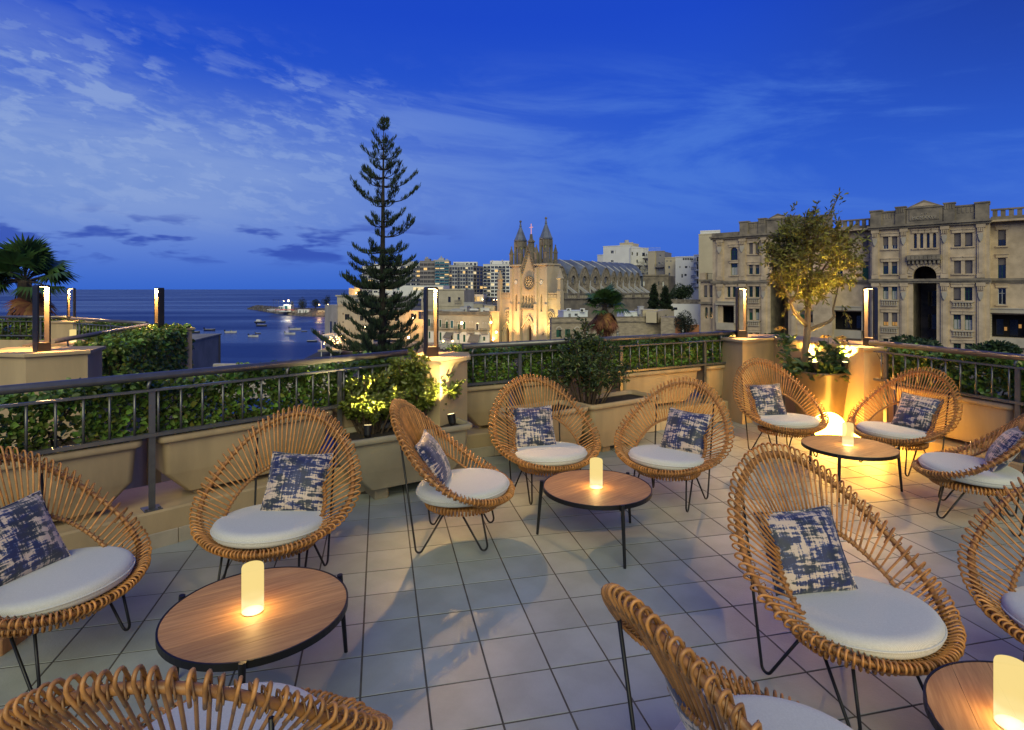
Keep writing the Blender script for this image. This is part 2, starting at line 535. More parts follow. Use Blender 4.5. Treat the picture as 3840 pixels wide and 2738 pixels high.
def hedge(a, b, x0, x1, y0, y1, z0, z1, n, label, size=0.042, droop=0.0, wob=0.035, yellow=0.12, name='hedge', lumps=7.0):
    ang, L = frame2(a, b)
    t = thing(name, label, 'hedge', (a.x, a.y, 0), ang)
    u = RNG.uniform(x0, x1, n)
    top = z1 + wob * (np.sin(u * lumps + 1.3) * .6 + np.sin(u * lumps * 2.7) * .4)
    k = RNG.uniform(0, 1, n)
    face = RNG.uniform(0, 1, n)
    yy = np.where(face < 0.45, y0 + np.abs(RNG.normal(0, 0.035, n)), np.where(face < .62, y1 - np.abs(RNG.normal(0, .03, n)), RNG.uniform(y0, y1, n)))
    zz = np.where(face > 0.72, top - np.abs(RNG.normal(0, .05, n)), z0 + (top - z0) * k)
    gaps = np.sin(u * 5.1 + zz * 9) + np.sin(u * 11.7 - zz * 14 + 2) + np.sin(u * 23 + yy * 30)
    keep = gaps > -1.35
    pos = np.stack([u, yy, zz], 1)[keep]
    N = len(pos)
    out = np.stack([RNG.normal(0, .7, N), np.where(pos[:, 1] < (y0 + y1) / 2, -0.6, 0.5) + RNG.normal(0, .6, N), RNG.normal(0.25 - droop, .6, N)], 1)
    ln = size * RNG.uniform(.65, 1.35, N)
    me = leaves('foliage', pos, out, ln, ln * RNG.uniform(.5, .8, N), [M_HEDGE, M_HEDGE2], 'round', (RNG.uniform(0, 1, N) < yellow).astype(int))
    link('foliage', me, t)
    m = MB()
    for s in range(int((x1 - x0) * 9)):
        px = random.uniform(x0, x1); py = random.uniform(y0 + .06, y1 - .04)
        p = [(px, py, z0 - 0.02)]
        for q in range(3):
            p.append((p[-1][0] + random.uniform(-.09, .09), p[-1][1] + random.uniform(-.06, .06), p[-1][2] + (z1 - z0) * .3))
        m.tube(p, [0.008, .006, .005, .003], 5)
    m.build('stems', M_TWIG, t)
    return t


# --- left side
ang1, L1 = frame2(W1A, W1B)
kerb(W1A, W1B, 'low beige kerb wall under the long railing on the sea side')
xs = lambda p: (Vector((p[0], p[1])) - W1A).dot((W1B - W1A).normalized())
postx = xs(ground(565, 1905, 0.226).xy)
px_list = [postx - 2.56, postx - 1.28, postx, postx + 1.28]
railing(W1A, W1B, 'long grey railing on the left, in front of the hedge, sea beyond', px_list, [postx - 2.3, postx - 1.2, postx - 0.02, postx + 0.86, L1 - 0.12], x0=0.4, x1=L1 - 0.03, ext1=0.05)
names1 = ['beige planter box at the far left end, behind the leftmost chair', 'beige planter box left of the railing post with the bolted foot', 'beige planter box right of the bolted post, behind the chair with the round back', 'beige planter box at the right end of the left railing, beside the shrub trough']
for k, p in enumerate(px_list):
    if k == 0: continue
    planter(ang1, W1A, p - 1.28 + 0.055, p - 0.055, names1[k - 1], group='planter boxes behind the left railing')
planter(ang1, W1A, postx + 1.28 * 0 + 0.055, min(postx + 1.225, L1 - 0.1), names1[2], group='planter boxes behind the left railing') if False else None
planter(ang1, W1A, postx + 1.28 + 0.03, L1 - 0.02, names1[3], group='planter boxes behind the left railing')
hedge(W1A, W1B, 1.3, L1 + 0.05, 0.075, 0.40, 0.665, 1.0, 15000, 'dense green hedge behind the left railing, above the planters')

# --- centre
ang2, L2 = frame2(W2A, W2B)
kerb(W2A, W2B, 'low beige kerb wall under the middle railing facing the church')
railing(W2A, W2B, 'middle grey railing below the church, between the two lamp pillars', [0.62, 1.9, 3.18], [0.10, 0.98, 2.13, 3.45], x0=0.03, x1=L2 - 0.04, ext0=0.03, ext1=0.02)
for k, (p, q, lb) in enumerate(((0.02, 0.56, 'short beige planter box beside the pillar, behind the middle railing'), (0.68, 1.84, 'beige planter box under the middle railing, behind the leafy trough'), (1.96, 3.12, 'beige planter box under the middle railing, right of its centre'), (3.24, L2 - 0.02, 'beige planter box at the right end of the middle railing'))):
    planter(ang2, W2A, p, q, lb, group='planter boxes behind the middle railing')
hedge(W2A, W2B, 0.02, L2, 0.075, 0.40, 0.665, 1.0, 15000, 'dark green hedge behind the middle railing, below the church', size=0.04, yellow=0.05)

# --- right
ang3, L3 = frame2(W3A, W3B)
kerb(W3A, W3B, 'low beige kerb wall under the right railing')
railing(W3A, W3B, 'grey railing on the right, leading from the corner wall out of the picture', [0.15, 1.32, 2.5, 3.7], [0.18, 1.30, 2.5], x0=0.03, x1=L3, ext0=0.05)
for k, (p, q, lb) in enumerate(((0.20, 1.27, 'beige planter box under the right railing nearest the corner wall'), (1.37, 2.45, 'second beige planter box under the right railing, at the picture edge'), (2.55, 3.6, 'beige planter box farthest right, mostly out of the picture'))):
    planter(ang3, W3A, p, q, lb, group='planter boxes behind the right railing')
hedge(W3A, W3B, 0.1, 3.4, 0.075, 0.42, 0.665, 1.0, 12000, 'green hedge behind the right railing', size=0.045, yellow=0.10)

# --- pillars and the corner wall
def pillar(name, label, poly, z1=1.0, z0=-0.6, over=0.03, th=0.03):
    c = sum((Vector(p) for p in poly), Vector((0, 0))) / len(poly)
    t = thing(name, label, 'pillar' if 'pillar' in name else 'wall', (c.x, c.y, 0))
    P = [Vector(p) - c for p in poly]
    m = MB(); m.prism([tuple(p) for p in P], z0, z1 - th); m.build('shaft', M_RENDER, t)
    Q = []
    n = len(P)
    for i in range(n):
        e0 = (P[i] - P[i - 1]).normalized(); e1 = (P[(i + 1) % n] - P[i]).normalized()
        n0 = Vector((e0.y, -e0.x)); n1 = Vector((e1.y, -e1.x))
        k = (n0 + n1); k = k / max(0.3, (1 + n0.dot(n1)))
        Q.append(P[i] + k * over)
    m = MB(); m.loft([[(p.x, p.y, z1 - th) for p in Q], [(p.x, p.y, z1 - 0.006) for p in Q], [(p.x * .995, p.y * .995, z1) for p in Q]], True, True)
    m.build('capping', M_RENDER, t)
    return t


pillar('pillar', 'beige pillar under the middle frame lamp, behind the lit shrub', [(-1.00, 5.02), (-0.60, 4.84), (-0.40, 5.20), (-0.44, 5.52), (-0.82, 5.52)])
pillar('corner_wall', 'beige angled corner wall behind the olive pot', [(2.72, 6.86), (3.26, 7.24), (3.62, 5.98), (3.95, 6.02), (4.10, 6.35), (3.60, 7.62), (3.20, 7.75), (2.60, 7.30)])


# ------------------------------------------------------------------ frame lamps
LED = emat('lamp_led', (1.0, 0.66, 0.28), 14.0)


def frame_lamp(p, theta, label, hgt=0.62, w=0.112, d=0.090, bar=0.015, power=40.0, z=1.0):
    t = thing('frame_lamp', label, 'lamp', (p[0], p[1], z), theta, 'portal frame lamps')
    foot = 0.085
    def loop(inset, c):
        hw = w / 2 - inset; z0 = (foot if inset else 0.0); z1 = hgt - inset
        pts = []
        for cx_, cz_, a0 in ((hw - c, z1 - c, 0), (-hw + c, z1 - c, 90)):
            for k in range(5):
                th = math.radians(a0 + 22.5 * k); pts.append((cx_ + c * math.cos(th), cz_ + c * math.sin(th)))
        pts += [(-hw, z0), (hw, z0)]
        return pts
    O, I = loop(0, 0.022), loop(bar, 0.008)
    m = MB(); n = len(O)
    for (y, s) in ((-d / 2, 1), (d / 2, -1)):
        vs = [(x, y, zz) for x, zz in O] + [(x, y, zz) for x, zz in I]
        m.add(vs, [((i, (i + 1) % n, n + (i + 1) % n, n + i) if s < 0 else (n + i, n + (i + 1) % n, (i + 1) % n, i)) for i in range(n)])
    m.loft([[(x, -d / 2, zz) for x, zz in O], [(x, d / 2, zz) for x, zz in O]])
    m.build('frame', M_BRONZE, t)
    m = MB(); m.loft([[(x, d / 2 - .001, zz) for x, zz in I], [(x, -d / 2 + .001, zz) for x, zz in I]]); m.build('inner_face', M_LAMPFACE, t)
    m = MB(); m.box(-w / 2 + bar + .012, w / 2 - bar - .012, -d / 2 + .014, d / 2 - .014, hgt - bar - .005, hgt - bar - .0015)
    m.build('led_strip', LED, t)
    ld = bpy.data.lights.new('frame_lamp_light', 'AREA'); ld.shape = 'RECTANGLE'
    ld.size = w - 2 * bar - .03; ld.size_y = d - .035; ld.energy = power; ld.color = (1.0, 0.57, 0.19)
    lo = bpy.data.objects.new('lamp_light', ld); scene.collection.objects.link(lo)
    lo.parent = t; lo.location = (0, 0, hgt - bar - .007)
    return t


frame_lamp((-0.725, 5.20), math.radians(26), 'frame lamp on the pillar in front of the tall pine')
frame_lamp((2.84, 7.20), math.radians(-2), 'frame lamp at the left end of the corner wall, left of the olive tree')
frame_lamp((3.785, 6.14), math.radians(-53), 'frame lamp at the right end of the corner wall, right of the olive tree')
# ------------------------------------------------------------------ rattan chairs
M_RATTAN = mat('rattan', (0.62, 0.275, 0.072), 0.42, var=0.18, scale=26, objrand=0.22, bump=0.12, bscale=120, stretch=(1, 1, 1))
M_RATTAN_D = mat('rattan_rim', (0.48, 0.215, 0.062), 0.42, var=0.18, scale=30, bump=0.1, bscale=120)
M_BIND = mat('rattan_binding', (0.38, 0.19, 0.065), 0.45, var=0.2, scale=40)

NR = 96
rim_pf = np.polyfit([.318, .2, 0, -.2, -.33, -.405], [.300, .332, .436, .598, .745, .855], 3)
inn_pf = np.polyfit([.25, .1, 0, -.1, -.2, -.262], [.268, .318, .385, .462, .54, .59], 3)


def rim_p(th):
    y = -0.046 + 0.352 * math.cos(th)
    return Vector((0.402 * math.sin(th) * (1 - 0.10 * max(0.0, math.cos(th))), y, float(np.polyval(rim_pf, y))))


def inn_p(th):
    y = -0.006 + 0.256 * math.cos(th)
    return Vector((0.262 * math.sin(th), y, float(np.polyval(inn_pf, y))))


# rods are evenly spaced along the rim
ths = np.linspace(0, 2 * PI, 2001)
rp = np.array([rim_p(a) for a in ths]); wgt = 1 + 1.15 * np.maximum(0, np.cos(ths[1:])) ** 1.5 + 0.30 * np.maximum(0, -np.cos(ths[1:])) ** 2; cum = np.concatenate([[0], np.cumsum(np.linalg.norm(np.diff(rp, axis=0), axis=1) * wgt)])
ROD_T = [float(np.interp(cum[-1] * (k + .5) / NR, cum, ths)) for k in range(NR)]
RR, RO = 0.0115, 0.0044
rod_me = []; bind = MB(); ibind = MB()
for a in ROD_T:
    R = rim_p(a); ai = a + 0.10 * math.sin(a) * (1 if True else 0)
    I = inn_p(ai)
    t = (rim_p(a + .01) - rim_p(a - .01)).normalized()
    e = (R - I); L = e.length; e.normalize()
    n = e.cross(t).normalized()
    if n.dot(Vector((0, .15, .75)) - R) < 0: n = -n
    rl = RR + RO
    ext = 0.031 + random.uniform(-.004, .004); ro = RO * random.uniform(.88, 1.14)
    t_j = t * random.uniform(-.0035, .0035); R = R + t_j
    pts = [I - e * 0.012 + n * 0.004, R + n * rl - e * min(0.03, L * .3)]
    c0 = R + e * ext
    pts.append(R + n * rl)
    for k in range(7):
        w = PI * k / 6
        pts.append(c0 + n * (rl * math.cos(w)) + e * (rl * 1.15 * math.sin(w)))
    pts += [R - n * rl, R - n * (rl * .95) - e * 0.032]
    m = MB(); m.tube(pts, ro, 7); rod_me.append(m.mesh('rattan_rod', M_RATTAN, True))
    # binding of rod to rim: a slanted loop of split cane
    c = R + n * (rl * .25); rx = rl * 1.45
    ring = []
    for k in range(9):
        w = 2 * PI * k / 9
        ring.append(c + n * (rx * math.cos(w)) + e * (RR * 1.25 * math.sin(w)) + t * (0.011 * math.cos(w)))
    bind.tube(ring, 0.0028, 4, closed=True)
    ring = [I + n * (0.0125 * math.cos(2 * PI * k / 7) + .003) + e * (0.0115 * math.sin(2 * PI * k / 7)) for k in range(7)]
    ibind.tube(ring, 0.0032, 4, closed=True)
m = MB(); m.tube([rim_p(2 * PI * k / 96) for k in range(96)], RR, 9, closed=True); rim_me = m.mesh('rim', M_RATTAN_D, True)
m = MB(); m.tube([inn_p(2 * PI * k / 72) for k in range(72)], 0.0085, 7, closed=True); inner_me = m.mesh('inner_hoop', M_RATTAN_D, True)
bind_me = bind.mesh('rim_binding', M_BIND, True); ibind_me = ibind.mesh('hoop_binding', M_BIND, True)
# seat base: a wound band with a plaited deck
m = MB()
for k in range(64):
    a = 2 * PI * (k + .5) / 64; c = Vector((0.222 * math.sin(a), 0.020 + 0.222 * math.cos(a), 0.262)); er = Vector((math.sin(a), math.cos(a), 0))
    m.tube([c + er * (0.013 * math.cos(2 * PI * q / 8)) + Vector((0, 0, 0.022 * math.sin(2 * PI * q / 8))) for q in range(8)], 0.0062, 4, closed=True)
band_me = m.mesh('seat_band', M_RATTAN, True)
m = MB()
for k in range(-9, 10):
    x = k * 0.0235; w = math.sqrt(max(0, .222 ** 2 - x * x))
    m.box(x - .0098, x + .0098, .02 - w, .02 + w, .268, .276)
deck_me = m.mesh('seat_deck', M_RATTAN_D)


def hairpin(top1, foot, top2, r=0.0062, fr=0.022):
    a, f, b = Vector(top1), Vector(foot), Vector(top2)
    d1 = (a - f).normalized(); d2 = (b - f).normalized(); half = math.acos(max(-1, min(1, d1.dot(d2)))) / 2
    bis = (d1 + d2).normalized()
    cen = f + bis * (fr / math.sin(half)); tl = fr / math.tan(half)
    p1, p2 = f + d1 * tl, f + d2 * tl
    pts = [a]
    u1 = (p1 - cen); u2 = (p2 - cen)
    ax = u1.cross(u2).normalized(); tot = u1.angle(u2)
    for k in range(9):
        pts.append(cen + Matrix.Rotation(tot * k / 8, 3, ax) @ u1)
    pts.append(b)
    low = min(p.z for p in pts) - r
    pts = [Vector((p.x, p.y, p.z - low * (1 - min(1, p.z / .2)))) for p in pts]
    m = MB(); m.tube(pts, r, 8); return m


leg_me = []
for s in (-1, 1):
    leg_me.append(hairpin((s * .232, -.325, .715), (s * .215, -.225, 0.0), (s * .17, -.06, .25)).mesh('leg', M_BLACK, True))
    leg_me.append(hairpin((s * .196, .165, .25), (s * .215, .225, 0.0), (s * .20, .045, .245)).mesh('leg', M_BLACK, True))


def chair(c, d, label):
    rz = math.atan2(-d[0], d[1])
    t = thing('rattan_chair', label, 'chair', (c[0], c[1], 0), rz, 'round rattan lounge chairs')
    for me in rod_me: link('rattan_rod', me, t)
    for nm, me in (('rim', rim_me), ('inner_hoop', inner_me), ('rim_binding', bind_me), ('hoop_binding', ibind_me), ('seat_band', band_me), ('seat_deck', deck_me)):
        link(nm, me, t)
    for me in leg_me: link('leg', me, t)
    return t


# ------------------------------------------------------------------ cushions
def fabric(name, col):
    if name in MATS: return MATS[name]
    m_ = bpy.data.materials.new(name); m_.use_nodes = True; q = NG(m_.node_tree)
    b = q.n('ShaderNodeBsdfPrincipled'); o = q.n('ShaderNodeOutputMaterial'); q.put(o.inputs[0], b.outputs[0])
    t = q.n('ShaderNodeTexCoord').outputs['Object']
    w1 = q.n('ShaderNodeTexWave', bands_direction='X'); w1.inputs['Scale'].default_value = 130; w1.inputs['Distortion'].default_value = 1.2
    w2 = q.n('ShaderNodeTexWave', bands_direction='Y'); w2.inputs['Scale'].default_value = 130; w2.inputs['Distortion'].default_value = 1.2
    q.put(w1.inputs[0], t); q.put(w2.inputs[0], t)
    weave = q.math('MULTIPLY', w1.outputs['Fac'], w2.outputs['Fac'])
    nz = q.noise(t, 160, 3)
    f = q.math('ADD', q.math('MULTIPLY', weave, .5), q.math('MULTIPLY', nz, .5))
    q.put(b.inputs['Base Color'], q.mix(q.smooth(f, .15, .75), tuple(x * .74 for x in col), col))
    b.inputs['Roughness'].default_value = .9; b.inputs['Sheen Weight'].default_value = .25
    bn = q.n('ShaderNodeBump'); bn.inputs['Strength'].default_value = .35; bn.inputs['Distance'].default_value = .002
    q.put(bn.inputs['Height'], f); q.put(b.inputs['Normal'], bn.outputs[0])
    MATS[name] = m_
    return m_


M_CUSH = fabric('cushion_linen', (0.68, 0.675, 0.61))


def ikat():
    m_ = bpy.data.materials.new('pillow_print'); m_.use_nodes = True; q = NG(m_.node_tree)
    b = q.n('ShaderNodeBsdfPrincipled'); o = q.n('ShaderNodeOutputMaterial'); q.put(o.inputs[0], b.outputs[0])
    t = q.n('ShaderNodeTexCoord').outputs['Object']
    rnd = q.n('ShaderNodeObjectInfo').outputs['Random']
    cv = q.n('ShaderNodeCombineXYZ'); q.put(cv.inputs[0], q.math('MULTIPLY', rnd, 7.0)); q.put(cv.inputs[1], q.math('MULTIPLY', rnd, 3.0)); q.put(cv.inputs[2], q.math('MULTIPLY', rnd, 5.0))
    p = q.vmath('ADD', t, cv.outputs[0])
    hb = q.noise(q.mapping(p, scale=(12.0, 12.0, 60.0)), 1.0, 5, .65, .5)       # broad dashes across
    vb = q.noise(q.mapping(p, scale=(95.0, 12.0, 11.0)), 1.0, 3, .6, .3)         # thin drips down
    big = q.noise(q.mapping(p, scale=(7, 7, 11)), 1.0, 3, .5)
    s = q.math('ADD', q.math('MULTIPLY', hb, .60), q.math('ADD', q.math('MULTIPLY', vb, .34), q.math('MULTIPLY', big, .26)))
    hue = q.noise(q.mapping(p, scale=(11, 11, 14), loc=(3, 1, 2)), 1.0, 2, .5)
    dark = q.mix(q.smooth(hue, .42, .58), (0.006, 0.012, 0.070), (0.012, 0.018, 0.036))
    mid = q.mix(q.smooth(hue, .45, .6), (0.025, 0.050, 0.16), (0.070, 0.080, 0.070))
    c = q.mix(q.smooth(s, .575, .615), dark, mid)
    c = q.mix(q.smooth(s, .61, .655), c, (0.56, 0.43, 0.33))
    q.put(b.inputs['Base Color'], c); b.inputs['Roughness'].default_value = .55; b.inputs['Sheen Weight'].default_value = .4
    bn = q.n('ShaderNodeBump'); bn.inputs['Strength'].default_value = .25; bn.inputs['Distance'].default_value = .003
    q.put(bn.inputs['Height'], q.noise(t, 300, 2)); q.put(b.inputs['Normal'], bn.outputs[0])
    MATS['pillow_print'] = m_
    return m_


M_IKAT = ikat()
M_PIPE = mat('pillow_piping', (0.012, 0.016, 0.05), 0.7, var=.3, scale=40)
# round seat cushion
prof = []
for k in range(17):
    w = -PI / 2 + PI * k / 16
    cw, sw = math.cos(w), math.sin(w)
    prof.append((0.238 + 0.054 * abs(cw) ** .8, 0.038 + 0.038 * math.copysign(abs(sw) ** .75, sw)))
m = MB(); m.lathe([(0.02, -0.004), (0.12, -0.002)] + prof + [(0.16, 0.0795), (0.07, 0.082), (0.01, 0.0825)], 48); cush_me = m.mesh('seat_cushion', M_CUSH, True)
m = MB(); m.tube([(0.2935 * math.cos(2 * PI * k / 64), 0.2935 * math.sin(2 * PI * k / 64), 0.040) for k in range(64)], 0.0042, 6, closed=True); pipe_me = m.mesh('piping', M_CUSH, True)


def cushion(ch, label):
    o = link('seat_cushion', cush_me)
    tag(o, label, 'cushion', 'round off white seat cushions')
    o.matrix_world = ch.matrix_basis @ Matrix.Translation((random.uniform(-.008, .008), 0.022 + random.uniform(-.006, .006), 0.306)) @ Matrix.Rotation(math.radians(3.5), 4, 'X')
    link('piping', pipe_me, o)
    return o


# square scatter pillow, standing in local x-z, puffed along y
PW = 0.170; NP = 16
vs = []; fs = []
def pil(u, v, s):
    e = (1 - abs(u) ** 2.6) * (1 - abs(v) ** 2.6)
    pin = 1 - 0.055 * (1 - v * v) * abs(u) ** 3 * 1.0
    pinv = 1 - 0.075 * (1 - u * u) * abs(v) ** 3
    wr = 0.004 * math.sin(9 * u + 3 * v) * e
    return (PW * u * pin, s * (0.062 * max(0, e) ** .55 + wr * (1 if s > 0 else -1)), PW * v * pinv)
for s in (1, -1):
    for i in range(NP + 1):
        for j in range(NP + 1):
            vs.append(pil(-1 + 2 * i / NP, -1 + 2 * j / NP, s))
    o0 = 0 if s > 0 else (NP + 1) ** 2
    for i in range(NP):
        for j in range(NP):
            q = (o0 + i * (NP + 1) + j, o0 + i * (NP + 1) + j + 1, o0 + (i + 1) * (NP + 1) + j + 1, o0 + (i + 1) * (NP + 1) + j)
            fs.append(q if s > 0 else q[::-1])
m = MB(); m.add(vs, fs); pil_me = m.mesh('scatter_pillow', M_IKAT, True)
edge = [pil(-1 + 2 * k / 14, -1, 0) for k in range(14)] + [pil(1, -1 + 2 * k / 14, 0) for k in range(14)] + [pil(1 - 2 * k / 14, 1, 0) for k in range(14)] + [pil(-1, 1 - 2 * k / 14, 0) for k in range(14)]
m = MB(); m.tube(edge, 0.0055, 6, closed=True); pedge_me = m.mesh('piping', M_IKAT, True)


def pillow(ch, label, x=0.0, y=-0.165, roll=0.0, tilt=30.0, yaw=0.0, z=0.503):
    o = link('scatter_pillow', pil_me)
    tag(o, label, 'pillow', 'blue and white patterned scatter pillows')
    o.matrix_world = ch.matrix_basis @ Matrix.Translation((x, y, z)) @ Matrix.Rotation(math.radians(yaw), 4, 'Z') @ Matrix.Rotation(math.radians(tilt), 4, 'X') @ Matrix.Rotation(math.radians(roll), 4, 'Y')
    link('piping', pedge_me, o)
    return o


def unitv(x, y):
    l = math.hypot(x, y); return (x / l, y / l)


C = {}
C[1] = chair((-1.99, 2.50), unitv(.97, -.20), 'rattan chair cut off by the left picture edge')
C[2] = chair((-1.283, 3.134), unitv(0.0, -1), 'rattan chair facing the camera behind the left table, in front of the planters')
C[3] = chair((-.335, 3.70), unitv(1.0, -.06), 'rattan chair seen from its side, in front of the lit shrub')
C[4] = chair((.275, 4.47), unitv(.33, -.944), 'left of the two rattan chairs behind the middle table')
C[5] = chair((1.175, 4.36), unitv(-.60, -.80), 'right of the two rattan chairs behind the middle table')
C[6] = chair((2.60, 5.57), unitv(.2, -.98), 'rattan chair left of the glowing globe, in front of the olive pot')
C[7] = chair((3.40, 5.13), unitv(-.93, -.37), 'rattan chair in front of the right railing with a globe glowing through its back')
C[8] = chair((3.205, 4.035), unitv(-.79, .61), 'rattan chair seen from its side near the right picture edge, back to the camera')
C[9] = chair((1.329, 2.29), unitv(.38, -.925), 'large rattan chair facing the lower right table, seen whole')
C[10] = chair((.675, 1.465), unitv(.93, .37), 'rattan chair at the bottom edge seen from behind, right of centre')
C[11] = chair((2.20, 2.16), unitv(-.75, -.66), 'rattan chair cut off by the right picture edge, beside the lower right table')
C[12] = chair((-.76, 1.50), unitv(-.10, 1.0), 'rattan chair at the bottom left corner seen from behind')
cl = {1: 'cushion on the chair at the left picture edge', 2: 'cushion on the chair behind the left table', 3: 'cushion on the side-on chair by the lit shrub', 4: 'cushion on the left chair behind the middle table',
      5: 'cushion on the right chair behind the middle table', 6: 'cushion on the chair in front of the olive pot', 7: 'cushion on the chair by the right railing', 8: 'cushion on the side-on chair near the right edge',
      9: 'cushion on the large chair facing the lower right table', 10: 'cushion on the bottom chair right of centre, cut by the frame', 11: 'cushion on the chair cut off by the right edge', 12: 'cushion on the bottom left chair, seen through its rods'}
for k, s in cl.items(): cushion(C[k], 'off white round ' + s)
pl = {1: ('at the left edge, leaning in the leftmost chair', dict(x=.02, yaw=-10, roll=6)), 2: ('in the chair behind the left table', dict(x=-.07, y=-.15, roll=-3, yaw=4)),
      3: ('half hidden in the side-on chair by the lit shrub', dict(x=0, yaw=0, roll=4, z=.505)), 4: ('in the left chair behind the middle table', dict(x=.06, roll=2, yaw=-12)),
      5: ('in the right chair behind the middle table', dict(x=-.07, roll=-3, yaw=0)), 6: ('in the chair in front of the olive pot', dict(x=.07, roll=2, yaw=-14)),
      7: ('in the chair by the right railing', dict(x=-.06, roll=-3, yaw=8)), 8: ('behind the rods of the side-on chair at the right edge', dict(x=.05, roll=5)),
      9: ('in the large chair facing the lower right table', dict(x=.05, roll=4, yaw=-20)), 10: ('glimpsed through the back of the bottom chair right of centre', dict(x=.0, roll=3))}
for k, (s, kw) in pl.items(): pillow(C[k], 'blue and white square pillow ' + s, **kw)

# ------------------------------------------------------------------ coffee tables and their lamps
M_WOOD = mat('acacia_wood', (0.50, 0.275, 0.105), 0.6, var=0.2, scale=3.0, stretch=(26, 1.6, 4), bump=0.06, bscale=8, col2=(0.33, 0.165, 0.06), objrand=0.16, coat=0.0, detail=7)


def disc_strip(r, x0, x1, n=14):
    pts = []
    def yy(x): return math.sqrt(max(0, r * r - x * x))
    xsr = [x0 + (x1 - x0) * k / n for k in range(n + 1)]
    return [(x, -yy(x)) for x in xsr] + [(x, yy(x)) for x in reversed(xsr)]


def table(c, label, r=0.338, hgt=0.345, leg_a=0.0, grain=0.0):
    t = thing('coffee_table', label, 'table', (c[0], c[1], 0), 0, 'round wooden coffee tables')
    edges = [-r + .0015] + [-r + 2 * r * k / 6 for k in range(1, 6)] + [r - .0015]
    for k in range(6):
        m = MB(); P = [(x, y) for x, y in disc_strip(r - .0025, edges[k] + .0006, edges[k + 1] - .0006)]
        m.prism(P, hgt - .016, hgt)
        o = m.build('plank', M_WOOD, t); o.rotation_euler = (0, 0, grain)
    m = MB(); n = 72
    m.lathe([(r - .002, hgt - .025), (r + .005, hgt - .025), (r + .005, hgt + .0015), (r - .0015, hgt + .0015), (r - .0015, hgt - .02)], n, cap=False)
    m.lathe([(r - .004, hgt - .0165), (0.001, hgt - .0165)], 48, cap=False)
    m.build('rim', M_BLACK, t)
    for k in range(3):
        a = leg_a + 2 * PI * k / 3; ca_, sa_ = math.cos(a), math.sin(a)
        m = MB(); m.tube([((r + .018 + .030) * ca_, (r + .018 + .030) * sa_, 0), ((r + .018) * ca_, (r + .018) * sa_, hgt + .006)], [.0085, .0125], 10)
        m.build('leg', M_BLACK, t, smooth=False)
    m = MB()
    for k in range(3):
        a = leg_a + 2 * PI * k / 3; ca_, sa_ = math.cos(a), math.sin(a)
        m.tube([(0, 0, hgt - .03), (r * ca_, r * sa_, hgt - .03)], .008, 6)
    m.build('cross_frame', M_BLACK, t)
    return t


def glow_shade(name, lo, hi, zmid, soft, tr):
    """frosted sleeve round a light: lets light through and glows, brightest where the light sits"""
    m_ = bpy.data.materials.new(name); m_.use_nodes = True; q = NG(m_.node_tree)
    z = q.n('ShaderNodeSeparateXYZ'); q.put(z.inputs[0], q.n('ShaderNodeTexCoord').outputs['Object'])
    f = q.smooth(z.outputs[2], zmid + soft, zmid - soft)
    e = q.n('ShaderNodeEmission'); q.put(e.inputs[0], q.mix(f, lo, hi)); e.inputs[1].default_value = 1.0
    t = q.n('ShaderNodeBsdfTransparent')
    ms = q.n('ShaderNodeMixShader'); ms.inputs[0].default_value = tr
    q.put(ms.inputs[1], e.outputs[0]); q.put(ms.inputs[2], t.outputs[0])
    o = q.n('ShaderNodeOutputMaterial'); q.put(o.inputs[0], ms.outputs[0])
    MATS[name] = m_
    return m_


M_SHADE = glow_shade('candle_sleeve', (1.02, 0.77, 0.28), (1.12, 0.95, 0.46), 0.058, 0.014, 0.30)
M_CAND_BASE = mat('candle_base', (0.5, 0.42, 0.28), .5, var=.05)
sh = MB(); sh.lathe([(.0385, .004), (.0405, .010), (.0405, .172), (.0385, .179), (.033, .182), (.001, .1825)], 28, cap=False); sh_me = sh.mesh('sleeve', M_SHADE, True)
bs = MB(); bs.lathe([(.039, 0), (.0405, .002), (.0405, .0035), (.038, .0038)], 28); bs_me = bs.mesh('base', M_CAND_BASE)


def candle(p, label, power=5.0):
    t = thing('candle_lamp', label, 'lamp', p, random.uniform(0, 6), 'cylindrical glowing table lamps')
    link('sleeve', sh_me, t); link('base', bs_me, t)
    ld = bpy.data.lights.new('candle_light', 'POINT'); ld.energy = power; ld.shadow_soft_size = .018; ld.color = (1.0, .60, .20)
    lo = bpy.data.objects.new('candle_light', ld); scene.collection.objects.link(lo); lo.parent = t; lo.location = (0, 0, .055)
    return t


TH = 0.345
table((-1.0, 2.285), 'round coffee table with glowing lamp, in the left foreground', r=.338, leg_a=math.radians(46), grain=math.radians(-58))
table((.54, 3.70), 'round coffee table in the middle between three chairs', leg_a=math.radians(166), grain=math.radians(-50))
table((2.70, 4.66), 'round coffee table near the globes on the right', leg_a=math.radians(-10), grain=math.radians(-60))
table((1.565, 1.62), 'round coffee table at the lower right corner', leg_a=math.radians(60), grain=math.radians(-25))
candle((-1.01, 2.265, TH), 'glowing table lamp on the left foreground table')
candle((.532, 3.672, TH), 'glowing table lamp on the middle table')
candle((2.69, 4.655, TH), 'glowing table lamp on the table near the globes')
candle((1.437, 1.672, TH), 'large glowing table lamp at the lower right corner')

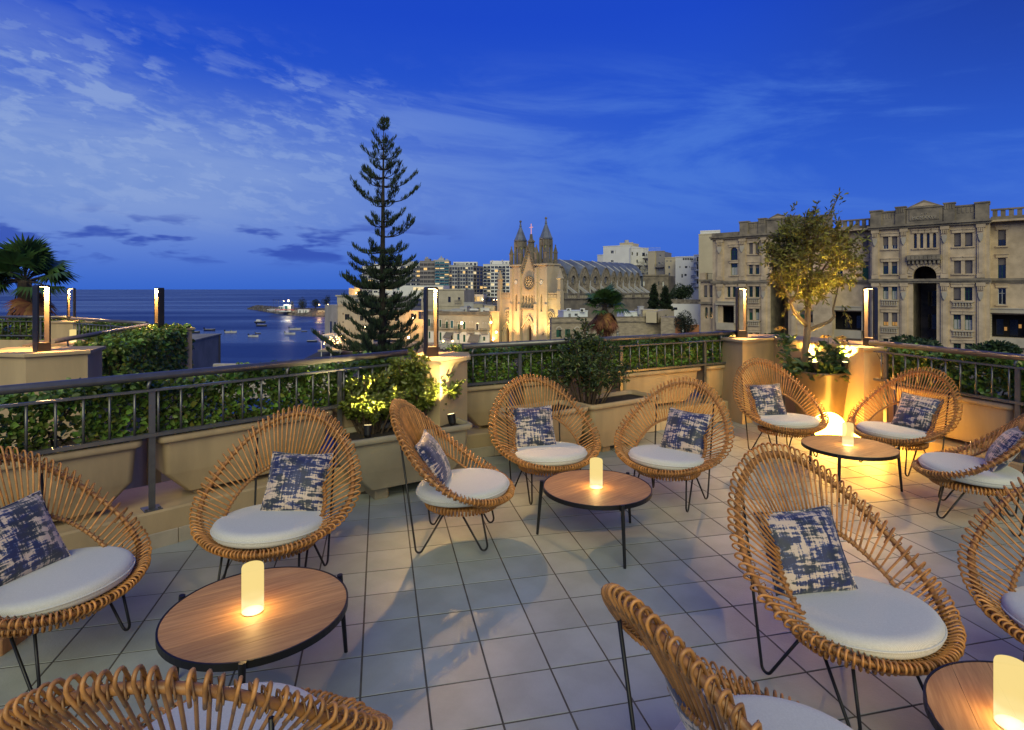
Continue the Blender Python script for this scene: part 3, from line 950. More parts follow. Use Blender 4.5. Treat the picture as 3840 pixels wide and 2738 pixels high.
# ------------------------------------------------------------------ floor globes
M_GLOBE = emat('globe_light', (1.0, 0.46, 0.06), 33.0)
M_GLOBEB = mat('globe_base', (.5, .45, .35), .5)
for p, lb in (((3.275, 6.00), 'glowing white globe lamp on the floor in front of the olive pot'), ((3.42, 5.55), 'glowing globe lamp behind the chair by the right railing')):
    t = thing('globe_lamp', lb, 'lamp', (p[0], p[1], 0), 0, 'floor globe lamps')
    m = MB(); m.sphere((0, 0, .172), .155, 32, 20); m.build('globe', M_GLOBE, t, smooth=True)
    m = MB(); m.lathe([(.075, 0), (.07, .02), (.06, .03)], 20); m.build('base', M_GLOBEB, t)

# wooden block under the left chair
m = MB(); m.bbox(-.045, .045, -.07, .07, 0, .07, .004)
tag(m.build('wood_block', mat('pine_wood', (.45, .22, .09), .6, var=.2, scale=4, stretch=(1, 8, 1)), loc=ground(20, 2425, 0.0)), 'small raw wooden block on the floor at the left edge', 'wood block')
# ------------------------------------------------------------------ shrubs, troughs, the potted olive
M_SHRUB = mat('shrub_leaf', (0.165, 0.200, 0.035), 0.34, var=0.15, scale=4, island=0.30, trans=0.25)
M_SHRUB2 = mat('shrub_leaf_grey', (0.060, 0.095, 0.035), 0.40, var=0.15, scale=4, island=0.35, trans=0.2)
M_OLIVE = mat('olive_leaf', (0.26, 0.24, 0.05), 0.5, var=0.12, scale=5, island=0.40, trans=0.38)
M_OLIVEBARK = mat('olive_bark', (0.22, 0.155, 0.085), 0.85, var=0.2, scale=14, bump=0.5, bscale=30, stretch=(1, 1, .35))
M_POT = mat('pot_glaze', (0.115, 0.080, 0.042), 0.30, var=0.15, scale=2.5, bump=0.05, bscale=40, coat=0.25, detail=6)
M_TROUGH = mat('trough_resin', (0.33, 0.285, 0.195), 0.6, var=0.1, scale=3.0, bump=0.08, bscale=100, detail=7)


def bush(name, label, loc, stems, spread, hgt, nleaf, llen, lwid, mats, shape, seedv, lean=(0, 0), cat='shrub', per=16, yellow=.0):
    rs = np.random.default_rng(seedv)
    t = thing(name, label, cat, loc)
    m = MB(); P = []; A = []
    for s in range(stems):
        th = rs.uniform(0, 2 * PI); rr = math.sqrt(rs.uniform(0, 1))
        base = np.array([spread[0] * .35 * rr * math.cos(th), spread[1] * .35 * rr * math.sin(th), 0.0])
        tip = np.array([spread[0] * rr * math.cos(th) + lean[0], spread[1] * rr * math.sin(th) + lean[1], hgt * (1 - .55 * rr ** 2) * rs.uniform(.72, 1.05)])
        mid = (base + tip) / 2 + np.array([0, 0, .10 * hgt])
        pts = [(1 - q) ** 2 * base + 2 * q * (1 - q) * mid + q * q * tip for q in np.linspace(0, 1, 6)]
        m.tube(pts, [.009, .008, .0065, .005, .004, .002], 5)
        # side shoots, each ending in a rosette of leaves
        for b in range(per):
            q = rs.uniform(.22, 1.0) ** .8
            p = (1 - q) ** 2 * base + 2 * q * (1 - q) * mid + q * q * tip
            dv = unit(np.array([[rs.normal(), rs.normal(), rs.uniform(.1, 1.4)]]))[0]
            ln = rs.uniform(.05, .15) * hgt
            e = p + dv * ln
            if rs.uniform() < .5: m.tube([p, e], [.003, .0015], 4)
            k = nleaf
            w = rs.uniform(.25, 1.0, k)
            pos = p[None] + dv[None] * ln * w[:, None]
            al = dv[None] * rs.uniform(.3, 1.2, (k, 1)) + rs.normal(0, .62, (k, 3))
            P.append(pos); A.append(al)
    P = np.concatenate(P); A = np.concatenate(A)
    keep = P[:, 2] > .0
    P = P[keep]; A = A[keep]
    ln = llen * rs.uniform(.6, 1.25, len(P))
    link('foliage', leaves('foliage', P, A, ln, ln * lwid, mats, shape, (rs.uniform(0, 1, len(P)) < yellow).astype(int) if len(mats) > 1 else None), t)
    m.build('stems', M_TWIG, t)
    return t


def spot_fixture(p, aim, label, power, blend=.6, size=80, col=(1.0, .78, .34)):
    t = thing('spotlight', label, 'spotlight', p, 0, 'small black garden spotlights')
    v = (Vector(aim) - Vector(p)).normalized()
    c = Vector((0, 0, .09))
    m = MB(); m.tube([(0, 0, -.05), (0, 0, .07)], .006, 6); m.build('stake', M_BLACK, t)
    m = MB(); m.tube([c - v * .05, c - v * .03, c + v * .04], [.018, .03, .034], 12); m.build('housing', M_BLACK, t)
    m = MB(); m.tube([c + v * .0405, c + v * .042], .027, 12); m.build('lens', emat('spot_lens', (1, .78, .36), 3.5), t)
    ld = bpy.data.lights.new('spot_light', 'SPOT'); ld.energy = power; ld.spot_size = math.radians(size); ld.spot_blend = blend; ld.shadow_soft_size = .02; ld.color = col
    lo = bpy.data.objects.new('spot_light', ld); scene.collection.objects.link(lo); lo.parent = t; lo.location = c + v * .05
    lo.rotation_euler = v.to_track_quat('-Z', 'Y').to_euler()
    return t


# trough in front of the pillar, with the lit shrub
TA_, TB_ = Vector((-1.17, 4.20)), Vector((-0.33, 4.76))
angt, Lt = frame2(TA_, TB_)
planter(angt, TA_, 0, Lt, 'olive grey trough on feet under the brightly lit shrub', zt=.50, zb=.09, yf=0, depth=.42, mat_=M_TROUGH)
midp = (TA_ + TB_) / 2 + Vector((-math.sin(angt), math.cos(angt))) * .21
for k, (off, hh, sd, lb) in enumerate(((-.22, .56, 3, 'left half of the brightly lit shrub in the trough by the pillar'), (.20, .68, 5, 'right, taller half of the brightly lit shrub in the trough by the pillar'))):
    c = midp + Vector((math.cos(angt), math.sin(angt))) * off + Vector((-math.sin(angt), math.cos(angt))) * .13
    bush('lit_shrub', lb, (c.x, c.y, .45), 22, (.36, .22), hh, 17, .050, .42, [M_SHRUB], 'round', sd, per=15)
nb = Vector((-math.sin(angt), math.cos(angt))); tb_ = Vector((math.cos(angt), math.sin(angt)))
for du, lb, pw in ((-.36, 'small spotlight clipped to the left front rim of the trough by the pillar', 150.0), (.34, 'small spotlight clipped to the right front rim of the trough by the pillar', 100.0)):
    q0 = midp + tb_ * du - nb * .175; q1 = midp + tb_ * du * .85 - nb * .06
    spot_fixture((q0.x, q0.y, .46), (q1.x, q1.y, 1.05), lb, pw, size=120, blend=.9)
# trough behind the middle chairs
TC_, TD_ = Vector((0.02, 4.98)), Vector((1.52, 6.02))
angu, Lu = frame2(TC_, TD_)
planter(angu, TC_, 0, .84, 'beige trough behind the left middle chair', zt=.50, zb=.06, yf=0, depth=.40)
planter(angu, TC_, .90, Lu, 'beige trough under the tall grey green shrub behind the middle chairs', zt=.50, zb=.06, yf=0, depth=.40)
c = TC_ + (TD_ - TC_) * .56 + Vector((-math.sin(angu), math.cos(angu))) * .20
bush('grey_shrub', 'tall grey green shrub rising over the middle railing below the palm', (c.x, c.y, .45), 30, (.40, .34), .80, 14, .040, .34, [M_SHRUB2, M_SHRUB], 'lance', 9, per=18, yellow=.2)

# pot with olive tree
PX, PY = 3.385, 6.40
t = thing('plant_pot', 'large glossy brown pot holding the olive tree in the corner', 'pot', (PX, PY, 0))
m = MB()
m.lathe([(.185, 0), (.20, .004), (.215, .10), (.250, .32), (.290, .56), (.312, .69), (.318, .705), (.312, .712), (.296, .712), (.290, .70), (.284, .62)], 48, cap=False)
m.build('body', M_POT, t, smooth=True)
m = MB(); m.lathe([(.286, .63), (.12, .665), (.001, .67)], 24, cap=False); m.build('soil', M_SOIL, t)

tr = thing('olive_tree', 'small olive tree lit golden from below, standing in the pot', 'tree', (PX, PY, .62))
rs = np.random.default_rng(21)
m = MB()
K = PY / FPX
def op(px, py, dy=0.0): # point of the tree in its own frame, on its own plane
    r_ = ray(px, py, PY + dy); return np.array([r_.x - PX, r_.y - PY, r_.z - .62])
trunk = [op(3012, 1390), op(3018, 1330), op(3026, 1270), op(3028, 1220), op(3030, 1160), op(3034, 1090), op(3040, 1020, .03), op(3036, 960, .05)]
m.tube([np.array([op(3012, 1390)[0], 0, 0.0])] + trunk, [.046, .043, .038, .036, .033, .028, .022, .016, .010], 9)
br = [[op(3028, 1225), op(2996, 1190, -.05), op(2976, 1165, -.08), op(2962, 1125, -.12), op(2946, 1085, -.16), op(2920, 1020, -.22)],
      [op(3030, 1240), op(3070, 1222, .02), op(3110, 1206, .05), op(3128, 1188, .07), op(3124, 1160, .08), op(3136, 1110, .12), op(3150, 1040, .15)],
      [op(2964, 1135, -.12), op(2990, 1100, -.16), op(2994, 1060, -.2), op(2990, 990, -.24)],
      [op(3036, 1090), op(3080, 1020, .12), op(3120, 960, .2), op(3140, 900, .22)],
      [op(3036, 1060), op(2990, 980, .1), op(2950, 900, .16)],
      [op(3040, 1010), op(3050, 920, -.1), op(3090, 840, -.1), op(3130, 765, -.05), op(3150, 725, -.05)]]
for k, b in enumerate(br):
    n_ = len(b); m.tube(b, list(np.linspace(.026 if k < 2 else .014, .004, n_)), 7)
m.build('trunk', M_OLIVEBARK, tr, smooth=True)
# twigs with paired leaves filling the crown
ctr = op(3030, 965)
rad = np.array([.60, .52, .56])
P = []; A = []; tw = MB()
cnt = 0
while cnt < 540:
    v = rs.normal(size=3); v /= np.linalg.norm(v); rr = rs.uniform(.12, 1) ** .45
    lump = .86 + .16 * math.sin(5 * v[0] + 2) + .14 * math.sin(6 * v[2] + 4 * v[1])
    p = ctr + v * rad * rr * lump
    if p[2] < ctr[2] - .42 and rs.uniform() < .5: continue
    if math.sin(p[0] * 9 + 1) + math.sin(p[1] * 9) + math.sin(p[2] * 10 + 2) > 1.5: continue
    cnt += 1
    d = unit(np.array([v * .7 + rs.normal(0, .6, 3) + np.array([0, 0, .15])]))[0]
    ln = rs.uniform(.10, .22)
    tw.tube([p - d * ln * .5, p + d * ln * .5], [.0028, .0012], 4)
    k = 16
    w = np.linspace(-.5, .5, k)
    P.append(p[None] + d[None] * ln * w[:, None]); A.append(d[None] * .75 + rs.normal(0, .62, (k, 3)))
for q in range(9):  # the loose shoot at the top
    p = op(3080 + q * 9, 850 - q * 15, -.08); d = np.array([.25, 0, .9])
    P.append(p[None] + rs.normal(0, .025, (9, 3))); A.append(d[None] + rs.normal(0, .6, (9, 3)))
for (qx, qy) in ((3180, 1205), (3176, 1180), (3170, 1150)):
    p = op(qx, qy, .1); P.append(p[None] + rs.normal(0, .02, (8, 3))); A.append(np.array([[.2, 0, -.7]]) + rs.normal(0, .6, (8, 3)))
P = np.concatenate(P); A = np.concatenate(A)
ln = .058 * rs.uniform(.6, 1.25, len(P))
link('crown', leaves('crown', P, A, ln, ln * .27, [M_OLIVE], 'lance'), tr)
tw.build('twigs', M_OLIVEBARK, tr)
spot_fixture((PX - .17, PY - .24, .70), (PX - .36, PY - .34, 1.8), 'small spotlight at the left rim of the olive pot', 620.0, size=80, col=(1.0, .66, .13))
spot_fixture((PX + .13, PY - .26, .70), (PX + .16, PY - .36, 1.8), 'small spotlight at the front rim of the olive pot', 450.0, size=85, col=(1.0, .66, .13))
spot_fixture((PX + .02, PY + .25, .69), (PX + .03, PY + .34, 1.9), 'added spotlight behind the olive trunk', 170.0, size=150, col=(1.0, .66, .13))  # added lamp, put here to brighten the crown and the wall behind
# daisies round the trunk
M_PETAL = mat('daisy_petal', (0.62, 0.33, 0.05), .5, var=.15, scale=30, trans=.2)
M_EYE = mat('daisy_eye', (.10, .05, .02), .8)
M_DLEAF = mat('daisy_leaf', (.055, .105, .030), .5, var=.2, scale=10, island=.25, trans=.15)
fl = [(2918, 1232, -.10), (2936, 1228, -.05), (3056, 1288, -.22), (3090, 1262, -.12), (3106, 1260, .0), (3148, 1268, -.05), (3160, 1264, -.15), (3164, 1283, -.2)]
for k, (fx, fy, dy) in enumerate(fl):
    tip = op(fx, fy, dy)
    side = 'left' if fx < 3030 else 'right'
    d = thing('daisy_plant', 'yellow daisy in leaf, ' + ('leftmost of those in the olive pot', 'second from the left in the olive pot', 'lowest, just right of the olive trunk', 'third from the right trunk side, in the middle of the pot', 'tall, right of the middle of the olive pot', 'upper one at the right rim of the olive pot', 'topmost at the right rim of the olive pot', 'lower one at the far right rim of the olive pot')[k], 'flower', (PX, PY, .64), 0, 'yellow daisies in the olive pot')
    b0 = np.array([tip[0] * .75, tip[1] * .8 - .02, .0]); tip[2] -= .02
    m = MB(); m.tube([b0, (b0 + tip) / 2 + np.array([.015, 0, .02]), tip], [.005, .004, .003], 5); m.build('stem', M_DLEAF, d)
    m = MB(); nrm = Vector((rs.normal(0, .25), -.35 + rs.normal(0, .2), 1)).normalized(); e1 = nrm.orthogonal().normalized(); e2 = nrm.cross(e1); c0 = Vector(tip)
    for q in range(11):
        a = 2 * PI * q / 11; dr = e1 * math.cos(a) + e2 * math.sin(a); sd = nrm.cross(dr)
        m.add([c0 + dr * .008 - sd * .003, c0 + dr * .008 + sd * .003, c0 + dr * .03 + sd * .007 - nrm * .002, c0 + dr * .044 - nrm * .008, c0 + dr * .03 - sd * .007 - nrm * .002], [(0, 1, 2, 3, 4)])
    m.build('petals', M_PETAL, d)
    m = MB(); m.sphere(tuple(c0 + nrm * .004), .010, 8, 5); m.build('eye', M_EYE, d, smooth=True)
    n_ = 46
    w = rs.uniform(.0, .85, n_)[:, None]
    pos = b0[None] * (1 - w) + tip[None] * w + rs.normal(0, .035, (n_, 3)) * np.array([1, 1, .4])
    al = rs.normal(0, 1, (n_, 3)) * np.array([1, 1, .4]) + np.array([0, -.2, .35])
    link('foliage', leaves('foliage', pos, al, .085 * rs.uniform(.6, 1.2, n_), .040, [M_DLEAF], 'lance', curl=.3), d)
rsn = 260
th = rs.uniform(0, 2 * PI, rsn); rr = .26 * np.sqrt(rs.uniform(.2, 1, rsn))
pos = np.stack([rr * np.cos(th), rr * np.sin(th), rs.uniform(.0, .10, rsn)], 1); al = np.stack([np.cos(th), np.sin(th), rs.uniform(-.1, 1.0, rsn)], 1) + rs.normal(0, .4, (rsn, 3))
t = thing('leafy_underplanting', 'broad green leaves spilling over the rim of the olive pot', 'plant', (PX, PY, .655))
link('foliage', leaves('foliage', pos, al, .13 * rs.uniform(.6, 1.2, rsn), .055, [M_DLEAF], 'lance', curl=.45), t)

# ------------------------------------------------------------------ the neighbouring terrace on the left
p1 = Vector((-4.52, 5.65))
pillar('pillar', 'broad beige pillar at the left edge carrying the nearest frame lamp', [(-5.05, 5.50), (-4.50, 5.38), (-4.16, 5.70), (-4.30, 6.10), (-5.15, 6.0)], z0=-2.5)
frame_lamp((-4.53, 5.60), math.radians(64), 'frame lamp nearest the left picture edge, in front of the palm', hgt=.64)
pillar('pillar', 'beige pillar under the single lamp standing against the sea', [(-5.72, 8.72), (-5.20, 8.62), (-4.98, 9.05), (-5.5, 9.4), (-5.9, 9.2)], z0=-2.5)
frame_lamp((-5.37, 8.85), math.radians(-29), 'narrow frame lamp standing alone against the sea')
pillar('pillar', 'small beige pillar under the farthest left lamp', [(-8.62, 10.85), (-7.75, 10.75), (-7.70, 11.35), (-8.62, 11.4)], z0=-2.5)
frame_lamp((-8.32, 10.98), math.radians(15), 'frame lamp right of the left palm, farther off')
RA, RB = Vector((-4.80, 6.12)), Vector((-5.56, 8.86))
railing(RB, RA, 'short grey railing between the two left pillars, above the hanging hedge', [.1, 1.4, 2.7], [.25, 1.35, 2.6], ext0=.05, ext1=.1)
hedge(RB, RA, -.3, 2.55, .06, .55, .30, 1.0, 14000, 'thick green hedge hanging below the left terrace railing', size=.055, droop=.5, wob=.05)
RC, RD = Vector((-8.15, 10.75)), Vector((-5.85, 9.30))
railing(RC, RD, 'grey railing at the back of the left terrace, before the sea', [.3, 1.5, 2.6], [.3, 1.5, 2.5])
hedge(RC, RD, .1, 2.6, .05, .4, .66, .97, 5000, 'low hedge behind the back railing of the left terrace', size=.05)
RE, RF = Vector((-10.6, 11.45)), Vector((-8.65, 11.3))
railing(RE, RF, 'grey railing in front of the left palm', [.3, 1.4], [.3, 1.4])
hedge(RE, RF, .0, 1.95, .05, .4, .45, .98, 4500, 'warm lit hedge in front of the left palm', size=.06, yellow=.3)
for a_, b_, lb in ((RC, RD, 'beige parapet at the back of the left terrace'), (RE, RF, 'beige parapet wall in front of the left palm'), (RB, RA, 'beige planter wall under the hanging hedge of the left terrace')):
    an, Ln = frame2(a_, b_)
    t = thing('parapet_wall', lb, 'wall', (a_.x, a_.y, 0), an); m = MB(); m.bbox(0, Ln, -.02, .06 if a_ is RB else .5, -2.5, .60 if a_ is not RB else .42, .01); m.build('wall', M_RENDER, t)
m = MB(); m.prism([(-12, 5.6), (-5.1, 5.9), (-4.85, 6.1), (-5.6, 8.9), (-5.9, 9.3), (-8.2, 10.8), (-12, 11.6)], -.3, -.004)
tag(m.build('terrace_floor', mat('left_terrace_floor', (.36, .33, .28), .6)), kind='structure')
m = MB()
t = thing('slatted_table', 'slatted wooden table with a lamp on the left terrace', 'table', (-6.45, 8.55, 0), math.radians(20))
for k in range(7):
    m = MB(); m.bbox(-.5, .5, -.32 + k * .093, -.32 + k * .093 + .08, .80, .825, .004); m.build('slat', M_WOOD, t)
for sx_ in (-.45, .45):
    for sy_ in (-.28, .28):
        m = MB(); m.box(sx_ - .02, sx_ + .02, sy_ - .02, sy_ + .02, 0, .799); m.build('leg', M_BLACK, t)
candle((-6.42, 8.50, .825), 'small square glow of a lamp on the slatted table at left')
# concrete block and balustrade below
M_CONC = mat('stained_concrete', (.30, .28, .24), .9, var=.16, scale=1.6, bump=.2, bscale=25, detail=9, col2=(.19, .18, .155))
t = thing('concrete_hut', 'stained grey concrete block with a flat roof in front of the sea', 'building', (-8.03, 14.24, 0), math.radians(9.8))
m = MB(); m.bbox(-.75, 0, 0, 2.77, -14, .26, .01); m.build('wall', M_CONC, t)
m = MB(); m.bbox(-1.3, -.755, .06, 2.6, -14, .05, .01); m.build('side_wall', M_CONC, t)
m = MB(); m.box(-.77, .02, -.02, 2.79, .263, .30); m.build('roof_slab', M_CONC, t)
m = MB(); m.tube([(.03, 2.6, -3), (.03, 2.6, .26)], .02, 6); m.build('pipe', M_RAIL, t)
t = thing('stone_balustrade', 'pale stone balustrade glimpsed between the left railing and hedge', 'balustrade', tuple(ray(820, 1392, 13.0)), 0)
bp = MB(); bp.lathe([(.045, -.16), (.045, -.13), (.028, -.11), (.055, -.03), (.028, .05), (.045, .07), (.045, .10)], 10); bme = bp.mesh('baluster', mat('pale_stone', (.50, .47, .42), .8))
for k in range(19): link('baluster', bme, t, (.06 + k * .155, 0, 0))
m = MB(); m.bbox(-.1, 3.0, -.07, .07, .101, .17, .01); m.build('top_rail', MATS['pale_stone'], t)
m = MB(); m.bbox(-.1, 3.0, -.07, .07, -.6, -.161, .01); m.build('base_wall', MATS['pale_stone'], t)
# ------------------------------------------------------------------ sea, land, the rocky point, boats
SEA_Z, LAND_Z = -18.5, -11.4
def sea_mat():
    m_ = bpy.data.materials.new('sea_water'); m_.use_nodes = True; q = NG(m_.node_tree)
    b = q.n('ShaderNodeBsdfPrincipled'); o = q.n('ShaderNodeOutputMaterial'); q.put(o.inputs[0], b.outputs[0])
    t = q.n('ShaderNodeTexCoord').outputs['Object']
    big = q.noise(q.mapping(t, scale=(.0016, .012, 1)), 1.0, 4, .55, .3)
    q.put(b.inputs['Base Color'], q.mix(q.smooth(big, .35, .65), (.004, .018, .105), (.006, .026, .14)))
    q.put(b.inputs['Roughness'], q.math('ADD', .26, q.math('MULTIPLY', q.smooth(big, .4, .62), .20)))
    b.inputs['IOR'].default_value = 1.33
    n1 = q.noise(q.mapping(t, scale=(.25, .7, 1)), 1.0, 4, .6)
    bn = q.n('ShaderNodeBump'); bn.inputs['Strength'].default_value = .6; bn.inputs['Distance'].default_value = .6
    q.put(bn.inputs['Height'], n1); q.put(b.inputs['Normal'], bn.outputs[0])
    return m_
m = MB(); R_ = 30000.0
m.add([(R_ * math.cos(2 * PI * k / 64), R_ * math.sin(2 * PI * k / 64), SEA_Z) for k in range(64)], [tuple(range(64))])
tag(m.build('sea', sea_mat()), kind='structure')

M_LAND = mat('town_ground', (.13, .12, .105), .9, var=.2, scale=.15, detail=8)
def land_z(X, Y):
    xc = -0.305 * Y + 2
    if Y > 425: xc = -0.305 * 425 + 2 + 0.06 * (Y - 425)
    return SEA_Z - .8 + max(0.0, min(1.0, (X - xc) / 16)) * (LAND_Z - SEA_Z + .8)
gx = np.linspace(-170, 260, 87); gy = np.concatenate([np.linspace(9, 160, 40), np.linspace(170, 700, 45)])
vs = [(x, y, land_z(x, y) + (0.012 * max(0, y - 150) if land_z(x, y) > LAND_Z - 1 else 0)) for y in gy for x in gx]
nx = len(gx)
m = MB(); m.add(vs, [(j * nx + i, j * nx + i + 1, (j + 1) * nx + i + 1, (j + 1) * nx + i) for j in range(len(gy) - 1) for i in range(nx - 1)])
tag(m.build('ground', M_LAND, smooth=True), kind='structure')
# the street under the town houses
M_ASPH = mat('asphalt', (.055, .052, .050), .75, var=.2, scale=.5, bump=.1)
m = MB()
m.add([(-36, 84, LAND_Z + .02), (22, 84, LAND_Z + .02), (16, 131, LAND_Z + .02), (-42, 137.5, LAND_Z + .02)], [(0, 1, 2, 3)])
tag(m.build('road', M_ASPH), kind='structure')
m = MB(); m.loft([[(x, y, LAND_Z - .1) for x, y in ((-44, 138), (14, 131.5), (16, 136), (-44, 143))], [(x, y, LAND_Z + .15) for x, y in ((-44, 138), (14, 131.5), (16, 136), (-44, 143))]], False, True)
tag(m.build('pavement', mat('paving', (.26, .24, .21), .85, var=.12, scale=1.0)), kind='structure')

# rocky point
M_ROCK = mat('shore_rock', (.20, .17, .135), .92, var=.35, scale=.45, bump=.6, bscale=2.5, detail=9, col2=(.035, .032, .03))
rs = np.random.default_rng(4)
front = [(930, 1160), (960, 1163), (1000, 1170), (1040, 1178), (1090, 1183), (1130, 1187), (1180, 1188), (1215, 1189), (1262, 1190)]
vs = []; cols = 90; rows = 14
for i in range(cols):
    f = i / (cols - 1) * (len(front) - 1); k = min(len(front) - 2, int(f)); w = f - k
    px_ = front[k][0] * (1 - w) + front[k + 1][0] * w; py_ = front[k][1] * (1 - w) + front[k + 1][1] * w
    p = ground(px_, py_, SEA_Z)
    depth = 14 + 60 * min(1, i / 45)
    for j in range(rows):
        s = j / (rows - 1)
        zz = SEA_Z - .4 + (4.4 * min(1, i / 14 + .15)) * min(1, (s * 6)) ** .7 + rs.normal(0, .42) * (0.25 + min(1, s * 5)) * (.3 if s > .75 else 1)
        vs.append((p.x * (1 + s * depth / p.y) + rs.normal(0, .5), p.y + s * depth + rs.normal(0, .6), zz))
m = MB(); m.add(vs, [(i * rows + j, (i + 1) * rows + j, (i + 1) * rows + j + 1, i * rows + j + 1) for i in range(cols - 1) for j in range(rows - 1)])
tag(m.build('rocky_point', M_ROCK), kind='structure')

M_HULL_W = mat('hull_white', (.55, .54, .52), .35, var=.05)
M_HULL_B = mat('hull_dark', (.022, .028, .05), .4, var=.1)
M_HULL_G = mat('hull_green', (.10, .12, .03), .45, var=.1)
M_DECK = mat('boat_deck', (.30, .26, .20), .6, var=.15, scale=3)
def boat(px_, py_, lpx, kind, label, face=1):
    p = ground(px_, py_, SEA_Z); L = lpx * p.y / FPX; W = L * .34; H = L * .13
    t = thing('boat', label, 'boat', (p.x, p.y, SEA_Z), random.uniform(-.25, .25) + (0 if face > 0 else PI), 'small boats moored in the bay')
    st = [(-.5, .70, 0), (-.3, .92, .0), (0, 1, .0), (.25, .8, .08), (.42, .38, .25), (.5, .03, .42)]
    rings = [[(x * L, -W / 2 * w, H * (1 + s)), (x * L, -W / 2 * w * .72, -.05), (x * L, 0, -.2), (x * L, W / 2 * w * .72, -.05), (x * L, W / 2 * w, H * (1 + s))] for x, w, s in st]
    m = MB(); m.loft(rings, True, False, closed=False); m.build('hull', {'w': M_HULL_W, 'b': M_HULL_B, 'g': M_HULL_B, 'c': M_HULL_B}[kind], t)
    m = MB(); ds = [(x * L, W / 2 * w * .93, H * (1 + s) * .8) for x, w, s in st]
    m.add([(a, -b, c) for a, b, c in ds] + [(a, b, c) for a, b, c in ds], [(i, i + 1, i + 7, i + 6) for i in range(5)]); m.build('deck', M_HULL_G if kind == 'g' else M_DECK, t)
    m = MB(); m.tube([(a, -b, c) for a, b, c in [(x * L, W / 2 * w, H * (1 + s)) for x, w, s in st]], .05, 5); m.tube([(a, b, c) for a, b, c in [(x * L, W / 2 * w, H * (1 + s)) for x, w, s in st]], .05, 5); m.build('gunwale', M_HULL_W, t)
    if kind == 'c':
        m = MB(); m.loft([[(-.36 * L, -W * .36, H), (.12 * L, -W * .36, H), (.12 * L, W * .36, H), (-.36 * L, W * .36, H)], [(-.30 * L, -W * .28, H + .17 * L), (.02 * L, -W * .28, H + .17 * L), (.02 * L, W * .28, H + .17 * L), (-.30 * L, W * .28, H + .17 * L)]], False, True); m.build('cabin', M_HULL_W, t)
    if kind == 'w':
        m = MB(); m.loft([[(-.05 * L, -W * .34, H * .9), (.22 * L, -W * .26, H), (.22 * L, W * .26, H), (-.05 * L, W * .34, H * .9)], [(-.02 * L, -W * .3, H * 2.0), (.10 * L, -W * .22, H * 1.7), (.10 * L, W * .22, H * 1.7), (-.02 * L, W * .3, H * 2.0)]], False, True); m.build('windscreen', mat('boat_screen', (.08, .10, .14), .15), t)
    if kind in 'wb' and lpx > 22:
        m = MB(); m.box(-.56 * L, -.49 * L, -.16, .16, H * .2, H * 1.9); m.box(-.60 * L, -.49 * L, -.2, .2, H * 1.5, H * 2.1); m.build('outboard_motor', M_BLACK, t)
    return t
for a in ((976, 1211, 43, 'c', 'dark cabin boat, the leftmost large boat below the point'), (982, 1224, 43, 'b', 'long dark open boat just below the dark cabin boat'), (1107, 1237, 41, 'w', 'white motorboat with a windscreen in the middle of the bay'),
          (1088, 1254, 42, 'w', 'white covered motorboat below the other white motorboat'), (1141, 1244, 21, 'g', 'small pale dinghy right of the white motorboats'), (968, 1252, 23, 'b', 'small blue dinghy with a dark motor, left in the bay'),
          (951, 1263, 40, 'w', 'white speedboat below the small blue dinghy'), (1197, 1214, 22, 'w', 'white boat nearest the rocky point'), (1221, 1250, 25, 'b', 'blue rowing boat beside the waterfront house'),
          (1171, 1282, 38, 'g', 'green and blue boat nearest the pine tree'), (787, 1240, 42, 'b', 'dark low boat above the concrete block'), (866, 1248, 41, 'w', 'white cabin boat right of the concrete block'), (728, 1249, 44, 'b', 'dark boat half hidden behind the left hedge')):
    boat(*a)

# ------------------------------------------------------------------ trees
M_NEEDLE = mat('pine_needle', (.024, .046, .016), .7, var=.2, scale=2, island=.35)
M_PBARK = mat('pine_bark', (.035, .026, .020), .95, var=.3, scale=3, bump=.4, bscale=12)
PYY = 40.0
rs = np.random.default_rng(8)
base = ray(1437, 1500, PYY); top = ray(1439, 458, PYY)
t = thing('norfolk_pine', 'tall dark tiered pine rising above the railing into the sky', 'tree', (base.x, PYY, LAND_Z))
Ht = top.z - LAND_Z
zt_of = lambda yz: CAMH + (HY - (400 + yz * .585)) / FPX * PYY - LAND_Z       # height of a row of the close-up
m = MB()
tk = [(0, 0, 0), (-.05, 0, Ht * .3), (-.06, 0, Ht * .5), (-.02, 0, Ht * .72), (top.x - base.x, 0, Ht)]
m.tube(tk, [.36, .27, .22, .14, .015], 10); m.build('trunk', M_PBARK, t, smooth=True)
tkx = lambda z: float(np.interp(z, [p[2] for p in tk], [p[0] for p in tk]))
tiers = [(98, 18, 22), (118, 30, 32), (150, 42, 42), (232, 80, 85), (275, 95, 100), (335, 128, 132), (400, 130, 110), (455, 200, 190), (510, 215, 218), (604, 245, 250), (640, 90, 80), (735, 95, 160), (770, 120, 110), (832, 120, 235), (930, 215, 175), (985, 140, 140), (1010, 230, 200), (1060, 210, 255), (1100, 160, 200), (1148, 290, 200), (1160, 200, 170), (1240, 200, 260), (1270, 355, 280), (1320, 290, 270), (1360, 320, 280), (1420, 300, 260), (1470, 290, 270), (1530, 420, 270), (1560, 300, 280), (1620, 380, 290), (1700, 300, 290)]
bm = MB(); P = []; A = []; LN = []
sc_ = .585 * PYY / FPX
